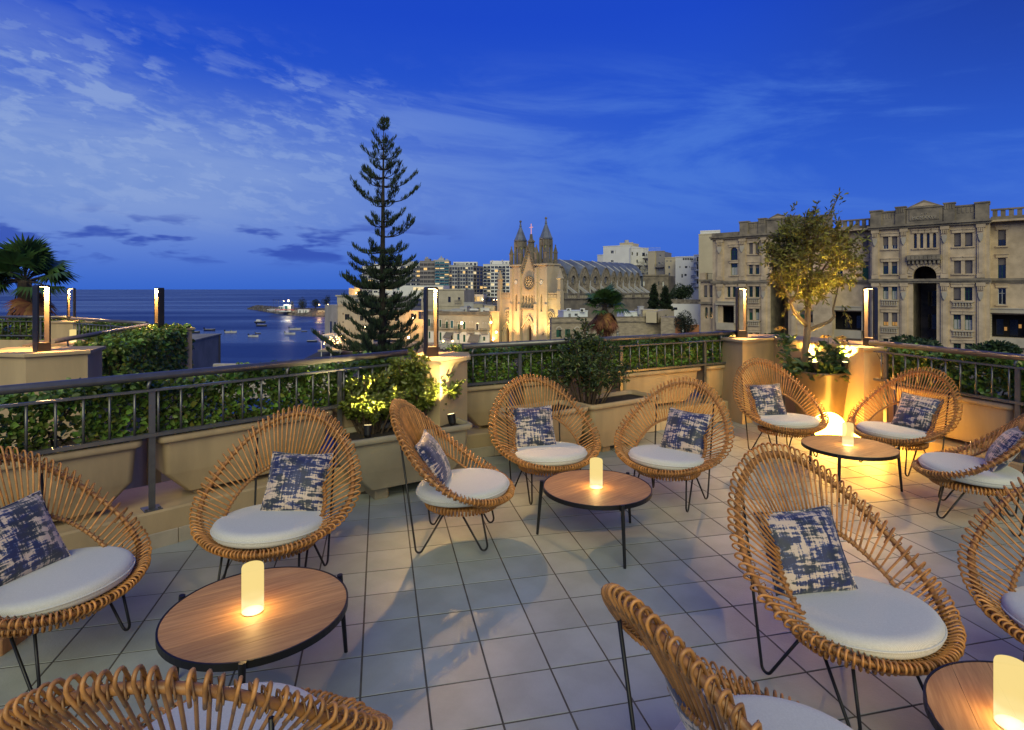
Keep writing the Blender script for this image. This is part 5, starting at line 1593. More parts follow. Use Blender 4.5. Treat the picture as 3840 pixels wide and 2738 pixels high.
r_ = R5(760, 1075, 640, 690); m = MB(); m.box(r_[0], r_[1], -.9, .01, r_[2], r_[3])
for q in range(8): u_ = r_[0] + (r_[1] - r_[0]) * (q + .5) / 8; m.box(u_ - .25, u_ + .25, -1.0, -.9, r_[2] + .15, r_[3] - .15); m.box(u_ - .15, u_ + .15, -.7, -.01, r_[2] - .6, r_[2] - .005)
m.build('carved_balcony', M_STONED, pal)
# parapets: central block with pediment and inscription
def parapet(u0, u1, uc, hw, tablet):
    zt = z_par
    m = MB(); m.box(u0, u1, -.25, .35, z_cor + .25, zt - .25); m.box(u0 - .1, u1 + .1, -.38, .45, zt - .25, zt)
    m.box(uc - hw - .2, uc + hw + .2, -.45, .3, z_cor + .3, zt + .05)
    m.extr([(uc - hw - .5, zt + .05), (uc + hw + .5, zt + .05), (uc, zt + hw * .42 + .4)], -.6, .3)
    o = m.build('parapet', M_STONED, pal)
    m = MB(); m.extr([(uc - hw + .5, zt + .35), (uc + hw - .5, zt + .35), (uc, zt + hw * .40)], -.64, -.601); m.build('pediment_field', M_STONE, o)
    for s in (-1, 1):
        m = MB(); x = uc + s * (hw + 1.1); m.box(x - .75, x + .75, -.5, .5, z_cor + .26, zt + .40); m.box(x - .85, x + .85, -.6, .6, zt + .40, zt + .60)
        for q in range(4): m.box(x - .6 + q * .33, x - .42 + q * .33, -.58, -.5, zt - .5, zt + .3)
        m.build('parapet_block', M_STONED, o)
    for x in (u0 + .9, u1 - .9):
        m = MB(); m.box(x - .85, x + .85, -.55, .6, z_cor + .27, zt + .05); m.box(x - 1.0, x + 1.0, -.68, .7, zt + .05, zt + .28); m.build('parapet_block', M_STONED, o)
    for s in (-1, 1):
        xa, xb = (u0 + 1.9, uc - hw - 2.1) if s < 0 else (uc + hw + 2.1, u1 - 1.9)
        for q in range(4):
            m = MB(); w = (xb - xa) / 4; m.box(xa + w * q + .12, xa + w * (q + 1) - .12, -.31, -.25, zt - 1.3, zt - .45); m.build('parapet_panel', M_STONED, o)
    if tablet:
        m = MB(); m.box(uc - 2.1, uc + 2.1, -.56, -.45, z_cor + .75, zt - .25); tb = m.build('date_tablet', M_STONED, o)
        for s_, dz, sz_ in (('A  D', .88, .5), ('MCMXXVII', .18, .72)):
            cu = bpy.data.curves.new('inscription', 'FONT'); cu.body = s_; cu.size = sz_; cu.align_x = 'CENTER'; cu.extrude = .05
            cu.materials.append(M_STONEP); tmp = bpy.data.objects.new('tmp', cu); scene.collection.objects.link(tmp); bpy.context.view_layer.update(); me = bpy.data.meshes.new_from_object(tmp.evaluated_get(bpy.context.evaluated_depsgraph_get())); bpy.data.objects.remove(tmp)
            link('inscription', me, tb, (uc, -.60, z_cor + .75 + dz), (PI / 2, 0, 0))
uc_ = F0.u(c5(918, 0)[0]); parapet(uC0, uC1, uc_, F0.u(c5(1075, 0)[0]) - uc_, True)
uc_ = F0.u(c4(1050, 0)[0]); parapet(F0.u(c4(690, 0)[0]), uB1, uc_, F0.u(c4(1150, 0)[0]) - uc_, False)
m = MB(); m.box(uB0 - .1, F0.u(c4(690, 0)[0]), -.2, .5, z_cor + .25, z_cor + 1.0); m.build('low_parapet', M_STONED, pal)
for u0, u1 in ((uB1, uC0), (uC1, uE)):
    m = MB(); zz = z_cor + .25
    m.box(u0, u1, OFF - .2, OFF + .4, zz, zz + .5); m.box(u0, u1, OFF - .25, OFF + .45, zz + 1.5, zz + 1.75)
    n = int((u1 - u0) / 1.0)
    for q in range(n): x = u0 + (u1 - u0) * (q + .5) / n; m.box(x - .3, x + .3, OFF - .1, OFF + .3, zz + .5, zz + 1.5)
    m.build('pierced_parapet', M_STONED, pal)
m = MB(); m.box(uB0 + .1, uE, 10, 15, 0, z_cor + .1); m.box(uB0 + .1, uE, .5, 9.99, z_cor - .2, z_cor + .08); m.build('rear_mass', M_STONE, pal)
# lower far-left wing
uL0 = F0.u(2619, 0)
hw_ = [R4(347, 380, 925, 1035, 1.0), R4(400, 433, 925, 1035, 1.0), R4(358, 385, 1130, 1235, 1.0, 'a'), R4(402, 430, 1130, 1235, 1.0, 'a')]
zl = F0.uz(2640, 1052, 1.0)[1]
m = MB(); wall(m, uL0, uB0 - .01, 0, zl, hw_, 1.0, .35); m.box(uL0, uB0 - .02, 1.36, 12, 0, zl - .01); m.build('low_wing_wall', M_STONE, pal)
for r_ in hw_: window(pal, r_, 1.25, M_GREENF, M_GLASS, (1, 1), k=r_[4] if len(r_) > 4 else None, blind=None if len(r_) > 4 else .9)
m = MB(); m.box(uL0 - .3, uB0 - .02, .4, 1.01, zl - .25, zl + .2); zq = F0.uz(2640, 1135, 1.0)[1]; m.box(uL0 - .2, uB0 - .02, .5, 1.005, zq - .3, zq + .2); m.build('low_wing_cornice', M_STONED, pal)
m = MB()
for q in range(14): x = uL0 + 1.6 + q * .28; m.box(x - .02, x + .02, 1.2, 1.24, zl + .2, zl + 1.5)
m.box(uL0 + 1.4, uB0 - .1, 1.19, 1.25, zl + 1.5, zl + 1.56); m.build('roof_railing', M_IRON, pal)
m = MB(); m.box(uL0, uL0 + 1.3, .7, 2.0, zl + .2, zl + 1.7); m.build('roof_pier', M_STONE, pal)

# ================================================================== the church
FC = Face(1872, 141.9, 2105, 127.0)
ch = FC.root('gothic_church', 'floodlit twin towered gothic church with a vaulted nave', 'church')
cc = lambda x, y: (1860 + .3203 * x, 800 + .3203 * y)
W = FC.L
U = lambda x: FC.u(cc(x, 0)[0])
Z = lambda x, y: FC.uz(*cc(x, y))[1]
def RC_(x0, x1, y0, y1, k=None):
    a = cc(x0, y0); b = cc(x1, y1); r_ = FC.rect(a[0], b[0], a[1], b[1]); return (*r_, k) if k else r_
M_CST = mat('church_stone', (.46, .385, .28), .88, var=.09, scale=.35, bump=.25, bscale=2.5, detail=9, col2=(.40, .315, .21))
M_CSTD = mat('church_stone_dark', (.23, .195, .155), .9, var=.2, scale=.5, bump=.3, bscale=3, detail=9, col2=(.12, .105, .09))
uTL0, uTL1, uTR0, uTR1 = U(178), U(290), U(465), U(608)
zA = Z(130, 940); zT = Z(235, 620)
lan = [RC_(225, 250, 945, 1145, 'p'), RC_(517, 543, 948, 1152, 'p')]
niches = [RC_(297 + q * 33.5, 297 + q * 33.5 + 24, 955, 1103, 'p') for q in range(5)]
door = RC_(360, 412, 1295, 1600, 'p'); door = (door[0], door[1], 0, door[3], 'p')
doorL = RC_(112, 166, 1335, 1500, 'p'); doorL = (doorL[0], doorL[1], 0, doorL[3], 'p')
doorR = (W - doorL[1], W - doorL[0], 0, doorL[3], 'p')
# towers
tw_d = uTR1 - uTR0
m = MB(); wall(m, uTL0, uTL1, 0, zT, [lan[0]], 0, .35); wall(m, uTR0, uTR1, 0, zT, [lan[1]], 0, .35)
for a, b in ((uTL0, uTL1), (uTR0, uTR1)):
    m.add([(a, 0, 0), (a, tw_d, 0), (a, tw_d, zT), (a, 0, zT), (b, 0, 0), (b, tw_d, 0), (b, tw_d, zT), (b, 0, zT)], [(0, 1, 2, 3), (4, 5, 6, 7), (1, 5, 6, 2), (3, 7, 6, 2)])
    for x in (a - .15, b - .75):
        m.box(x, x + .9, -.55, .0, 0, zT * .52); m.box(x + .1, x + .8, -.35, .0, zT * .52, zT * .97)
    m.box(a - .25, b + .25, -.45, tw_d + .2, zT, zT + .35)
m.build('tower_wall', M_CST, ch)
for r_ in lan: window(ch, r_, .25, M_CST, M_DARKIN, (1, 0), .10, name='lancet_window', k='p')
# gabled centre
zg0, zg1 = Z(378, 690), Z(380, 392)
m = MB(); wall(m, uTL1, uTR0, 0, zg0, niches + [door], .25, .6)
m.extr([(uTL1, zg0), (uTR0, zg0), ((uTL1 + uTR0) / 2, zg1)], .25, 3.0)
m.build('gable_wall', M_CST, ch)
m = MB(); um = (uTL1 + uTR0) / 2
for s in (-1, 1):
    e = uTL1 if s < 0 else uTR0
    m.extr([(e, zg0 - .1), (um, zg1 + .15), (um, zg1 + .75), (e + s * .35, zg0 - .1)], -.12, .9)
    for q in range(9):
        f = (q + .5) / 9; x = e + (um - e) * f; z = zg0 + (zg1 - zg0) * f - .55; m.sphere((x - s * .28, .12, z), .26, 6, 4)
m.build('gable_coping', M_CSTD, ch)
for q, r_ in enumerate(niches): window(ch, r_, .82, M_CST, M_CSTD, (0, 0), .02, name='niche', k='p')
m = MB(); m.box(uTL1, uTR0, -.25, .24, niches[0][2] - .45, niches[0][2] - .05)
for q in range(6):
    x = niches[0][0] - .38 + q * (niches[1][0] - niches[0][0]); m.tube([(x, .1, niches[0][2]), (x, .1, niches[0][3] - 1.4)], .13, 7)
m.build('arcade_sill', M_CSTD, ch)
# rose window
def rose(uc, zc, r, y, name, petals=8):
    m = MB(); m.tube([(uc + r * math.cos(2 * PI * k / 28), y, zc + r * math.sin(2 * PI * k / 28)) for k in range(28)], r * .13, 6, closed=True)
    m.tube([(uc + r * .84 * math.cos(2 * PI * k / 28), y - .02, zc + r * .84 * math.sin(2 * PI * k / 28)) for k in range(28)], r * .06, 6, closed=True)
    o = m.build(name, M_CSTD if petals > 6 else M_CST, ch, smooth=True)
    m = MB(); m.add([(uc + r * .9 * math.cos(2 * PI * k / 20), y + .03, zc + r * .9 * math.sin(2 * PI * k / 20)) for k in range(20)], [tuple(range(20))]); m.build('pane', M_DARKIN, o)
    m = MB()
    for q in range(petals):
        a = 2 * PI * q / petals; cx_, cz_ = uc + r * .5 * math.cos(a), zc + r * .5 * math.sin(a)
        m.tube([(cx_ + r * .23 * math.cos(2 * PI * k / 10), y - .02, cz_ + r * .23 * math.sin(2 * PI * k / 10)) for k in range(10)], r * .05, 5, closed=True)
    m.tube([(uc + r * .2 * math.cos(2 * PI * k / 12), y - .02, zc + r * .2 * math.sin(2 * PI * k / 12)) for k in range(12)], r * .05, 5, closed=True)
    m.build('tracery', M_CST, o)
rose(U(383), Z(383, 815), Z(383, 735) - Z(383, 815), .12, 'rose_window')
rose(U(140), Z(140, 1180), Z(140, 1128) - Z(140, 1180), -.05, 'small_rose_window', 6)
rose(W - U(140), Z(140, 1180), Z(140, 1128) - Z(140, 1180), -.05, 'small_rose_window', 6)
# clocks
for x, hh, mm in ((235, 6.0, 2), (530, 1.85, 52)):
    uc, zc = U(x), Z(x, 810); r = Z(x, 782) - zc
    m = MB(); m.tube([(uc + r * math.cos(2 * PI * k / 24), -.02, zc + r * math.sin(2 * PI * k / 24)) for k in range(24)], r * .12, 6, closed=True); o = m.build('clock', M_CST, ch, smooth=True)
    m = MB(); m.add([(uc + r * math.cos(2 * PI * k / 24), -.03, zc + r * math.sin(2 * PI * k / 24)) for k in range(24)], [tuple(range(24))]); m.build('dial', M_WHITE, o)
    m = MB()
    for ang_, ln, w in ((hh / 12 * 2 * PI, .55, .07), (mm / 60 * 2 * PI, .85, .05)):
        dx, dz = math.sin(ang_), math.cos(ang_); m.add([(uc - dz * w, -.05, zc + dx * w), (uc + dz * w, -.05, zc - dx * w), (uc + dx * r * ln, -.05, zc + dz * r * ln)], [(0, 1, 2)])
    for k in range(12):
        a = 2 * PI * k / 12; m.add([(uc + r * q1 * math.sin(a + q2), -.045, zc + r * q1 * math.cos(a + q2)) for q1, q2 in ((.78, -.05), (.78, .05), (.94, .05), (.94, -.05))], [(0, 1, 2, 3)])
    m.build('clock_hands', M_IRON, o)
# belfries and spires
M_YGLOW = emat('belfry_glow', (.62, .80, .05), .75)
for (a, b, xt, yt, ys, yb) in ((uTL0, uTL1, 287, 85, 325, 615), (uTR0, uTR1, 585, 45, 300, 600)):
    yc = (uTL1 - uTL0) * .5; uc = FC.u(cc(xt, 0)[0], yc); R = (uTL1 - uTL0) * .43
    cx_ = uc; off = yc
    zb_ = zT + .35
    zs_ = FC.uz(*cc(xt, ys), off)[1]; zf = FC.uz(*cc(xt, yt), off)[1]
    oct_ = lambda rr, z, n=8: [(cx_ + rr * math.cos(2 * PI * (k + .5) / n), yc + rr * math.sin(2 * PI * (k + .5) / n), z) for k in range(n)]
    m = MB()
    for k in range(8):
        a0, a1 = 2 * PI * (k + .5) / 8, 2 * PI * (k + 1.5) / 8
        p0 = Vector((cx_ + R * math.cos(a0), yc + R * math.sin(a0), 0)); p1 = Vector((cx_ + R * math.cos(a1), yc + R * math.sin(a1), 0)); e = p1 - p0; Lf = e.length; e.normalize()
        nn = Vector((e.y, -e.x, 0))
        f = MB(); wall(f, 0, Lf, zb_, zs_, [(Lf * .28, Lf * .72, zb_ + (zs_ - zb_) * .06, zb_ + (zs_ - zb_) * .74, 'p')], 0, .35)
        m.add([p0 + e * v[0] - nn * v[1] + Vector((0, 0, v[2])) for v in f.v], f.f)
        m.tube([(p0.x + nn.x * .05, p0.y + nn.y * .05, zb_), (p0.x + nn.x * .05, p0.y + nn.y * .05, zs_ - .2)], .20, 6)
        pc = (p0 + p1) / 2 + nn * .12
        m.extr([(0, 0)] * 3, 0, 0) if False else None
        g_ = [p0 + e * (Lf * .2) + nn * .1, p0 + e * (Lf * .8) + nn * .1, pc]
        m.add([Vector((g_[0].x, g_[0].y, zb_ + (zs_ - zb_) * .74)), Vector((g_[1].x, g_[1].y, zb_ + (zs_ - zb_) * .74)), Vector((pc.x, pc.y, zs_ - .1))], [(0, 1, 2)])
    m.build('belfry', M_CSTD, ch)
    m = MB(); m.loft([oct_(R * 1.12, zs_ - .1), oct_(R * 1.18, zs_ + .2), oct_(R * 1.08, zs_ + .25), oct_(R * .16, zs_ + (zf - zs_) * .70), oct_(R * .24, zs_ + (zf - zs_) * .71), oct_(R * .20, zs_ + (zf - zs_) * .74), oct_(R * .07, zs_ + (zf - zs_) * .92)], True, True); o = m.build('spire', M_ROOFG, ch)
    m = MB(); m.sphere((cx_, yc, zf - .25), .3, 8, 6); m.build('finial', M_CSTD, o)
    m = MB(); m.tube([(cx_, yc, zb_ + .3), (cx_, yc, zb_ + .32)], R * .5, 10); m.tube([(cx_, yc, zb_ + 1.2), (cx_, yc, zs_ - 1.5)], .55, 8); m.build('belfry_lamp', M_YGLOW, ch)
    for px_, py_ in ((uc - R * 1.08, yc - R * 1.08), (uc + R * 1.08, yc - R * 1.08), (uc + R * 1.08, yc + R * 1.08), (uc - R * 1.08, yc + R * 1.08)):
        m = MB(); s_ = .34; q4 = lambda s2, z: [(px_ - s2, py_ - s2, z), (px_ + s2, py_ - s2, z), (px_ + s2, py_ + s2, z), (px_ - s2, py_ + s2, z)]
        m.loft([q4(s_, zb_ - .2), q4(s_, zb_ + 2.4), q4(s_ * 1.25, zb_ + 2.5), q4(s_ * .9, zb_ + 2.9), q4(.05, zb_ + 4.2)], True, True); m.sphere((px_, py_, zb_ + 4.25), .18, 6, 4); m.build('pinnacle', M_CSTD, ch)
# cross
m = MB(); zc0 = zg1 + .6
m.loft([[(um - s_, 1 - s_, z), (um + s_, 1 - s_, z), (um + s_, 1 + s_, z), (um - s_, 1 + s_, z)] for s_, z in ((.55, zg1 - 1.2), (.5, zg1 + 1.0), (.7, zg1 + 1.2), (.3, zg1 + 1.8), (.2, zg1 + 3.0))], True, True); m.build('gable_pinnacle', M_CSTD, ch)
m = MB(); z0 = zg1 + 3.0; m.box(um - .07, um + .07, .94, 1.06, z0, z0 + 2.4); m.box(um - .55, um - .071, .95, 1.05, z0 + 1.5, z0 + 1.66); m.box(um + .071, um + .55, .95, 1.05, z0 + 1.5, z0 + 1.66); m.build('cross', emat('cross_glow', (1.0, .45, .45), .8), ch)
# aisle fronts with frieze and corner pinnacles
for (a, b, dr, pin) in ((0.0, uTL0, doorL, 0.0), (uTR1, W, doorR, W)):
    m = MB(); wall(m, a, b, 0, zA, [dr], .1, .6); m.box(a - .1, b + .1, -.15, .3, zA, zA + .25)
    n = 9
    for q in range(n): x = a + (b - a) * (q + .5) / n; m.box(x - .16, x + .16, -.10, .09, zA - 1.0, zA - .2); m.lathe([(.16, -1.2), (.02, -1.4)], 4, (x, 0, zA + .2))
    m.build('aisle_front', M_CST, ch)
    m = MB(); s_ = 1.05; x0 = pin - (s_ if pin else 0); x0 = 0.0 - .2 if not pin else W - s_ + .2
    m.box(x0, x0 + s_, -.55, .6, 0, zA + .6); m.box(x0 - .12, x0 + s_ + .12, -.67, .7, zA * .55, zA * .55 + .35)
    q4 = lambda s2, z: [(x0 + s_ / 2 - s2, -s2, z), (x0 + s_ / 2 + s2, -s2, z), (x0 + s_ / 2 + s2, s2, z), (x0 + s_ / 2 - s2, s2, z)]
    m.loft([q4(.5, zA + .6), q4(.42, zA + .8), q4(.42, zA + 3.2), q4(.62, zA + 3.4), q4(.4, zA + 3.9), q4(.1, zA + 5.4)], False, True); m.sphere((x0 + s_ / 2, 0, zA + 5.5), .2, 6, 4)
    m.build('corner_pinnacle', M_CST, ch)
# portals: pointed mouldings, gable, doors
for dr, gx_, gz, y in ((door, U(370), Z(370, 1190), .25), (doorL, U(137), Z(137, 1258), .1), (doorR, W - U(137), Z(137, 1258), .1)):
    a, b = dr[0], dr[1]; hw = (b - a) / 2; mid = (a + b) / 2
    m = MB()
    for e in (.15, .5, .85):
        arc = arch_pts(a - e, b + e, dr[3] + e * 1.5, 'p'); pts = [(a - e, 0)] + arc + [(b + e, 0)]
        m.tube([(x, y - .05 - e * .25, z) for x, z in pts], .15, 6)
    ww = hw + 1.5
    for s in (-1, 1):
        m.extr([(mid + s * ww, dr[3] - 1.0), (mid, gz - .5), (mid, gz), (mid + s * (ww + .35), dr[3] - 1.1)], y - .42, y - .02)
    m.build('portal', M_CST, ch)
    m = MB(); pts = [(a, 0)] + arch_pts(a, b, dr[3], 'p') + [(b, 0)]; m.add([(x, y + .55, z) for x, z in pts], [tuple(range(len(pts)))]); o = m.build('door', mat('church_door', (.10, .045, .02), .7, var=.2, scale=2, stretch=(6, 6, .5)), ch)
    m = MB(); m.box(mid - .05, mid + .05, y + .48, y + .54, 0, dr[3] - hw); m.build('door_joint', M_IRON, o)
m = MB(); zc = Z(370, 1245); m.tube([(U(370) + .75 * math.cos(2 * PI * k / 16), .15, zc + .75 * math.sin(2 * PI * k / 16)) for k in range(16)], .12, 6, closed=True); m.build('portal_ring', M_CST, ch)
# aisle side wall and balustrade
LN_ = 36.0
zAi = FC.uz(2100, 1123)[1]; zAt = zAi + 1.3
m = MB(); m.add([(W - .01, .7, 0), (W - .01, LN_, 0), (W - .01, LN_, zAi), (W - .01, .7, zAi)], [(0, 1, 2, 3)]); m.add([(W - 4.5, .7, zAi), (W, .7, zAi), (W, LN_, zAi), (W - 4.5, LN_, zAi)], [(0, 1, 2, 3)])
m.add([(0, LN_, 0), (W, LN_, 0), (W, LN_, zAi), (0, LN_, zAi)], [(0, 1, 2, 3)]); m.add([(.01, .7, 0), (.01, LN_, 0), (.01, LN_, zAi), (.01, .7, zAi)], [(0, 1, 2, 3)])
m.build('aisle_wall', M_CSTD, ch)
m = MB(); m.box(W - .3, W + .25, .8, LN_, zAi, zAi + .3); m.box(W - .3, W + .25, .8, LN_, zAt - .25, zAt)
n = 34
for q in range(9): m.box(W - .35, W + .3, .8 + q * 4.2, 1.7 + q * 4.2, zAi + .02, zAt + .1)
o = m.build('balustrade', M_CSTD, ch)
b = MB(); b.box(-.1, .1, -.12, .12, 0, zAt - zAi - .55); me = b.mesh('baluster', M_STONEP)
for q in range(60): link('baluster', me, o, (W - .03, 1.9 + q * .57, zAi + .3))
# clerestory bays, little pointed vaults and flying buttresses
CP = W - 4.5
zBs = FC.uz(2149, 1084, 0)[1]; zAp = 6.80 - LAND_Z; zSp = 3.6 - LAND_Z; zRidge = 9.0 - LAND_Z; zLow = zAi
def vault_z(u_):  # main barrel
    f = min(1, abs(u_ - W / 2) / (CP - W / 2)); return zSp + (zRidge - zSp) * math.sqrt(max(0, 1 - f * f))
M_RUBBLE = mat('rubble_stone', (.33, .275, .20), .95, var=.4, scale=1.6, bump=.6, bscale=4, detail=6, col2=(.13, .11, .085))
bays = [(4.97 + 4.13 * k, 1.95, zAp, zSp, .83, 1.02) for k in range(5)] + [(24.7 + 2.55 * k, 1.18, zAp - .75 - .05 * k, zSp + .2, .42, .72) for k in range(5)]
for (yc, hw, zap, zsp, ow, oh) in bays:
    zc = zsp + .15
    arc = []
    for k in range(9):
        s = k / 8; arc.append((yc - hw * (1 - s), zsp + (zap - zsp) * math.sin(s * PI / 2) ** .85))
    arc = arc + [(2 * yc - a_, z) for a_, z in reversed(arc[:-1])]
    outline = [(yc - hw, zLow)] + arc + [(yc + hw, zLow)]
    # front wall with an oval hole, as a ring between the hole and the outline
    n = 40; ell = [(yc + ow * math.cos(2 * PI * k / n), zc + oh * math.sin(2 * PI * k / n)) for k in range(n)]
    def hit(a):
        dx, dz = math.cos(a), math.sin(a); best = None
        for (p, q) in zip(outline, outline[1:] + outline[:1]):
            ex, ez = q[0] - p[0], q[1] - p[1]; den = dx * ez - dz * ex
            if abs(den) < 1e-9: continue
            tt = ((p[0] - yc) * ez - (p[1] - zc) * ex) / den; ss = ((p[0] - yc) * dz - (p[1] - zc) * dx) / den
            if tt > 0 and -1e-6 <= ss <= 1 + 1e-6 and (best is None or tt < best): best = tt
        best = best or 1.0; return (yc + dx * best, zc + dz * best)
    outr = [hit(2 * PI * k / n) for k in range(n)]
    m = MB(); m.loft([[(CP, y, z) for y, z in outr], [(CP, y, z) for y, z in ell], [(CP - .4, y, z) for y, z in ell]])
    # corners of the ring skipped by the fan
    bay = m.build('clerestory_wall', M_RUBBLE, ch)
    m = MB(); m.add([(CP - .34, y, z) for y, z in ell], [tuple(range(n))]); o = m.build('oval_window', M_NAVY, ch)
    m = MB()
    for q in range(1, 5):
        x = yc - ow + 2 * ow * q / 5; hh = oh * math.sqrt(max(0, 1 - ((x - yc) / ow) ** 2)); m.box(CP - .33, CP - .30, x - .025, x + .025, zc - hh, zc + hh)
    for q in range(1, 6):
        z = zc - oh + 2 * oh * q / 6; hh = ow * math.sqrt(max(0, 1 - ((z - zc) / oh) ** 2)); m.box(CP - .325, CP - .295, yc - hh, yc + hh, z - .025, z + .025)
    m.build('glazing_bars', M_GREYC, o)
    m = MB(); m.tube([(CP + .06, y, z) for y, z in [(yc - hw, zsp - .6)] + arc + [(yc + hw, zsp - .6)]], .17, 6); m.tube([(CP + .04, y, z) for y, z in ell], .11, 5, closed=True); m.build('arch_moulding', M_CSTD, ch)
    # the vault running back into the main roof
    rings = []
    for q in range(7):
        s = q / 6; dx = s * (CP - W / 2) * .80; lift = (zRidge - .15 - zap) * s ** .9 * .92
        rings.append([(CP + .02 - dx, yc + (y - yc) * (1 - .12 * s), z + lift * (1 if True else 0)) for y, z in arc])
    m = MB(); m.loft(rings, closed=False); m.build('vault_roof', M_ROOFG, ch, smooth=True)
    m = MB(); m.tube([(r_[8][0], r_[8][1], r_[8][2] + .06) for r_ in rings], .16, 5); m.build('vault_rib', M_GREYC, ch)
    m = MB(); yb_ = yc + hw + .06
    m.extr([(CP, zSp - 1.1), (CP, zSp - 1.75), (W - .4, zAi + .1), (W - .4, zAi + .8)], yb_ - .16, yb_ + .16); m.build('flying_buttress', M_GREYC, ch)
    m = MB(); m.box(CP - .2, CP + .22, yb_ - .15, yb_ + .15, zLow, zsp); m.build('pier', M_GREYC, ch)
# main barrel roof
m = MB()
us_ = np.linspace(W - CP, CP - .3, 17)
m.loft([[(float(u_), y, vault_z(float(u_)) - .25) for u_ in us_] for y in (2.5, 38)], closed=False)
m.add([(float(u_), 38, vault_z(float(u_)) - .25) for u_ in us_] + [(CP - .3, 38, zAi), (W - CP, 38, zAi)], [tuple(range(19))])
m.build('nave_roof', M_ROOFG, ch, smooth=True)
# floodlights at the foot of the front
def flood(px_, Y, aim_u, aim_z, power, col, label, size=100, fwd=4.0):
    p = FC.A + FC.d * px_ - FC.v * fwd
    t = thing('floodlight', label, 'floodlight', (p.x, p.y, LAND_Z), 0, 'floodlights before the church')
    tgt = FC.A + FC.d * aim_u + Vector((0, 0, aim_z)); src = Vector((p.x, p.y, LAND_Z + .6)); v = (tgt - src).normalized()
    m = MB(); m.tube([(0, 0, 0), (0, 0, .5)], .05, 6); m.build('post', M_BLACK, t)
    m = MB(); c = Vector((0, 0, .6)); m.tube([c - v * .2, c - v * .1, c + v * .08], [.12, .22, .24], 10); m.build('housing', M_BLACK, t)
    ld = bpy.data.lights.new('flood_light', 'SPOT'); ld.energy = power; ld.color = col; ld.spot_size = math.radians(size); ld.spot_blend = .9; ld.shadow_soft_size = .15
    lo = bpy.data.objects.new('flood_light', ld); scene.collection.objects.link(lo); lo.parent = t; lo.location = c + v * .12; lo.rotation_euler = v.to_track_quat('-Z', 'Y').to_euler()
flood(2.0, 0, 2.5, 9, 9000, (1.0, .50, .14), 'floodlight before the left aisle of the church')
flood(7.0, 0, 6.0, 12, 9500, (1.0, .56, .20), 'floodlight before the left church tower')
flood(12.5, 0, 13.0, 12, 9500, (1.0, .60, .24), 'floodlight before the right church tower')
flood(18.2, 0, 18.6, 10, 9500, (1.0, .74, .24), 'floodlight before the right aisle of the church')
# ------------------------------------------------------------------ the town
def box_building(F, label, px1, pyt, dep, mat_, name='apartment_building', cat='building', group=None, zfix=None, base_py=None):
    """root, u-extent and height of a plain block whose front runs to px1 and whose top is at row pyt"""
    t = F.root(name, label, cat, group)
    return t, F.u(px1), F.uz((px1 + CX + F.A.x / F.A.y * FPX) / 2 if False else px1, pyt)[1]


def grid_block(pa, Ya, pb, Yb, zb, pyt, label, wall_m, cols, rows, top_py, bot_py, glass, lit=.08, balc=None, dep=14, fw=.75, fh=.62, frame=None, skip=(), litm=None, roofbits=True, name='apartment_building', side=None):
    F = Face(pa, Ya, pb, Yb, zb)
    t = F.root(name, label, 'building')
    L = F.L; H = F.uz((pa + pb) / 2, pyt)[1]
    zt_ = F.uz((pa + pb) / 2, top_py)[1]; zb_ = F.uz((pa + pb) / 2, bot_py)[1]
    holes = []; rh = (zt_ - zb_) / rows; cw = L / cols
    for r in range(rows):
        for c in range(cols):
            if (r, c) in skip: continue
            u0 = cw * (c + (1 - fw) / 2); z0 = zb_ + rh * (r + .12); holes.append((u0, u0 + cw * fw, z0, z0 + rh * fh))
    m = MB(); wall(m, 0, L, 0, H, holes, 0, .5)
    m.add([(0, 0, 0), (0, dep, 0), (0, dep, H), (0, 0, H), (L, 0, 0), (L, dep, 0), (L, dep, H), (L, 0, H)], [(0, 1, 2, 3), (4, 5, 6, 7), (1, 5, 6, 2), (3, 7, 6, 2)])
    m.build('wall', wall_m, t)
    wm = {}
    for r_ in holes:
        k = random.random(); g_ = (litm or (M_LIT if random.random() < .6 else M_LITW)) if k < lit else glass
        key = (g_.name,)
        if key not in wm:
            w, h_ = r_[1] - r_[0], r_[3] - r_[2]
            q = MB(); q.cur = 1; q.add([(0, .30, 0), (w, .30, 0), (w, .30, h_), (0, .30, h_)], [(0, 1, 2, 3)]); q.cur = 0
            for x in (0, w / 2, w): q.box(max(0, x - .05), min(w, x + .05), .22, .29, 0, h_)
            q.box(0, w, .225, .285, h_ - .09, h_); q.box(0, w, .225, .285, 0, .08)
            wm[key] = q.mesh('window', [frame or M_WHITEF, g_])
        link('window', wm[key], t, (r_[0], 0, r_[2]))
    if balc:
        for r in range(rows):
            for (c0, c1) in balc:
                z = zb_ + rh * r; m = MB(); m.box(cw * c0 + .1, cw * c1 - .1, -1.3, .05, z - .02, z + .18); o = m.build('balcony', wall_m, t)
                m = MB(); m.box(cw * c0 + .12, cw * c1 - .12, -1.28, -1.22, z + .30, z + 1.1); m.build('balcony_rail', glass if glass is M_TEAL else M_IRON, o)
    m = MB(); m.box(-.15, L + .15, -.2, .3, H, H + .45); m.build('parapet', wall_m, t)
    if roofbits:
        m = MB(); m.box(L * .25, L * .6, 3, 9, H, H + 2.2); m.build('roof_room', wall_m, t)
        for k in range(3):
            m = MB(); x = L * random.uniform(.1, .9); y = random.uniform(1, 6); m.lathe([(.55, 0), (.55, 1.3), (.2, 1.5)], 8, (x, y, H + (2.2 if L * .2 < x < L * .65 and y > 2.4 else 0))); m.build('water_tank', M_GREYC, t)
    return t, F


def zat(py, Y): return CAMH + (HY - py) / FPX * Y

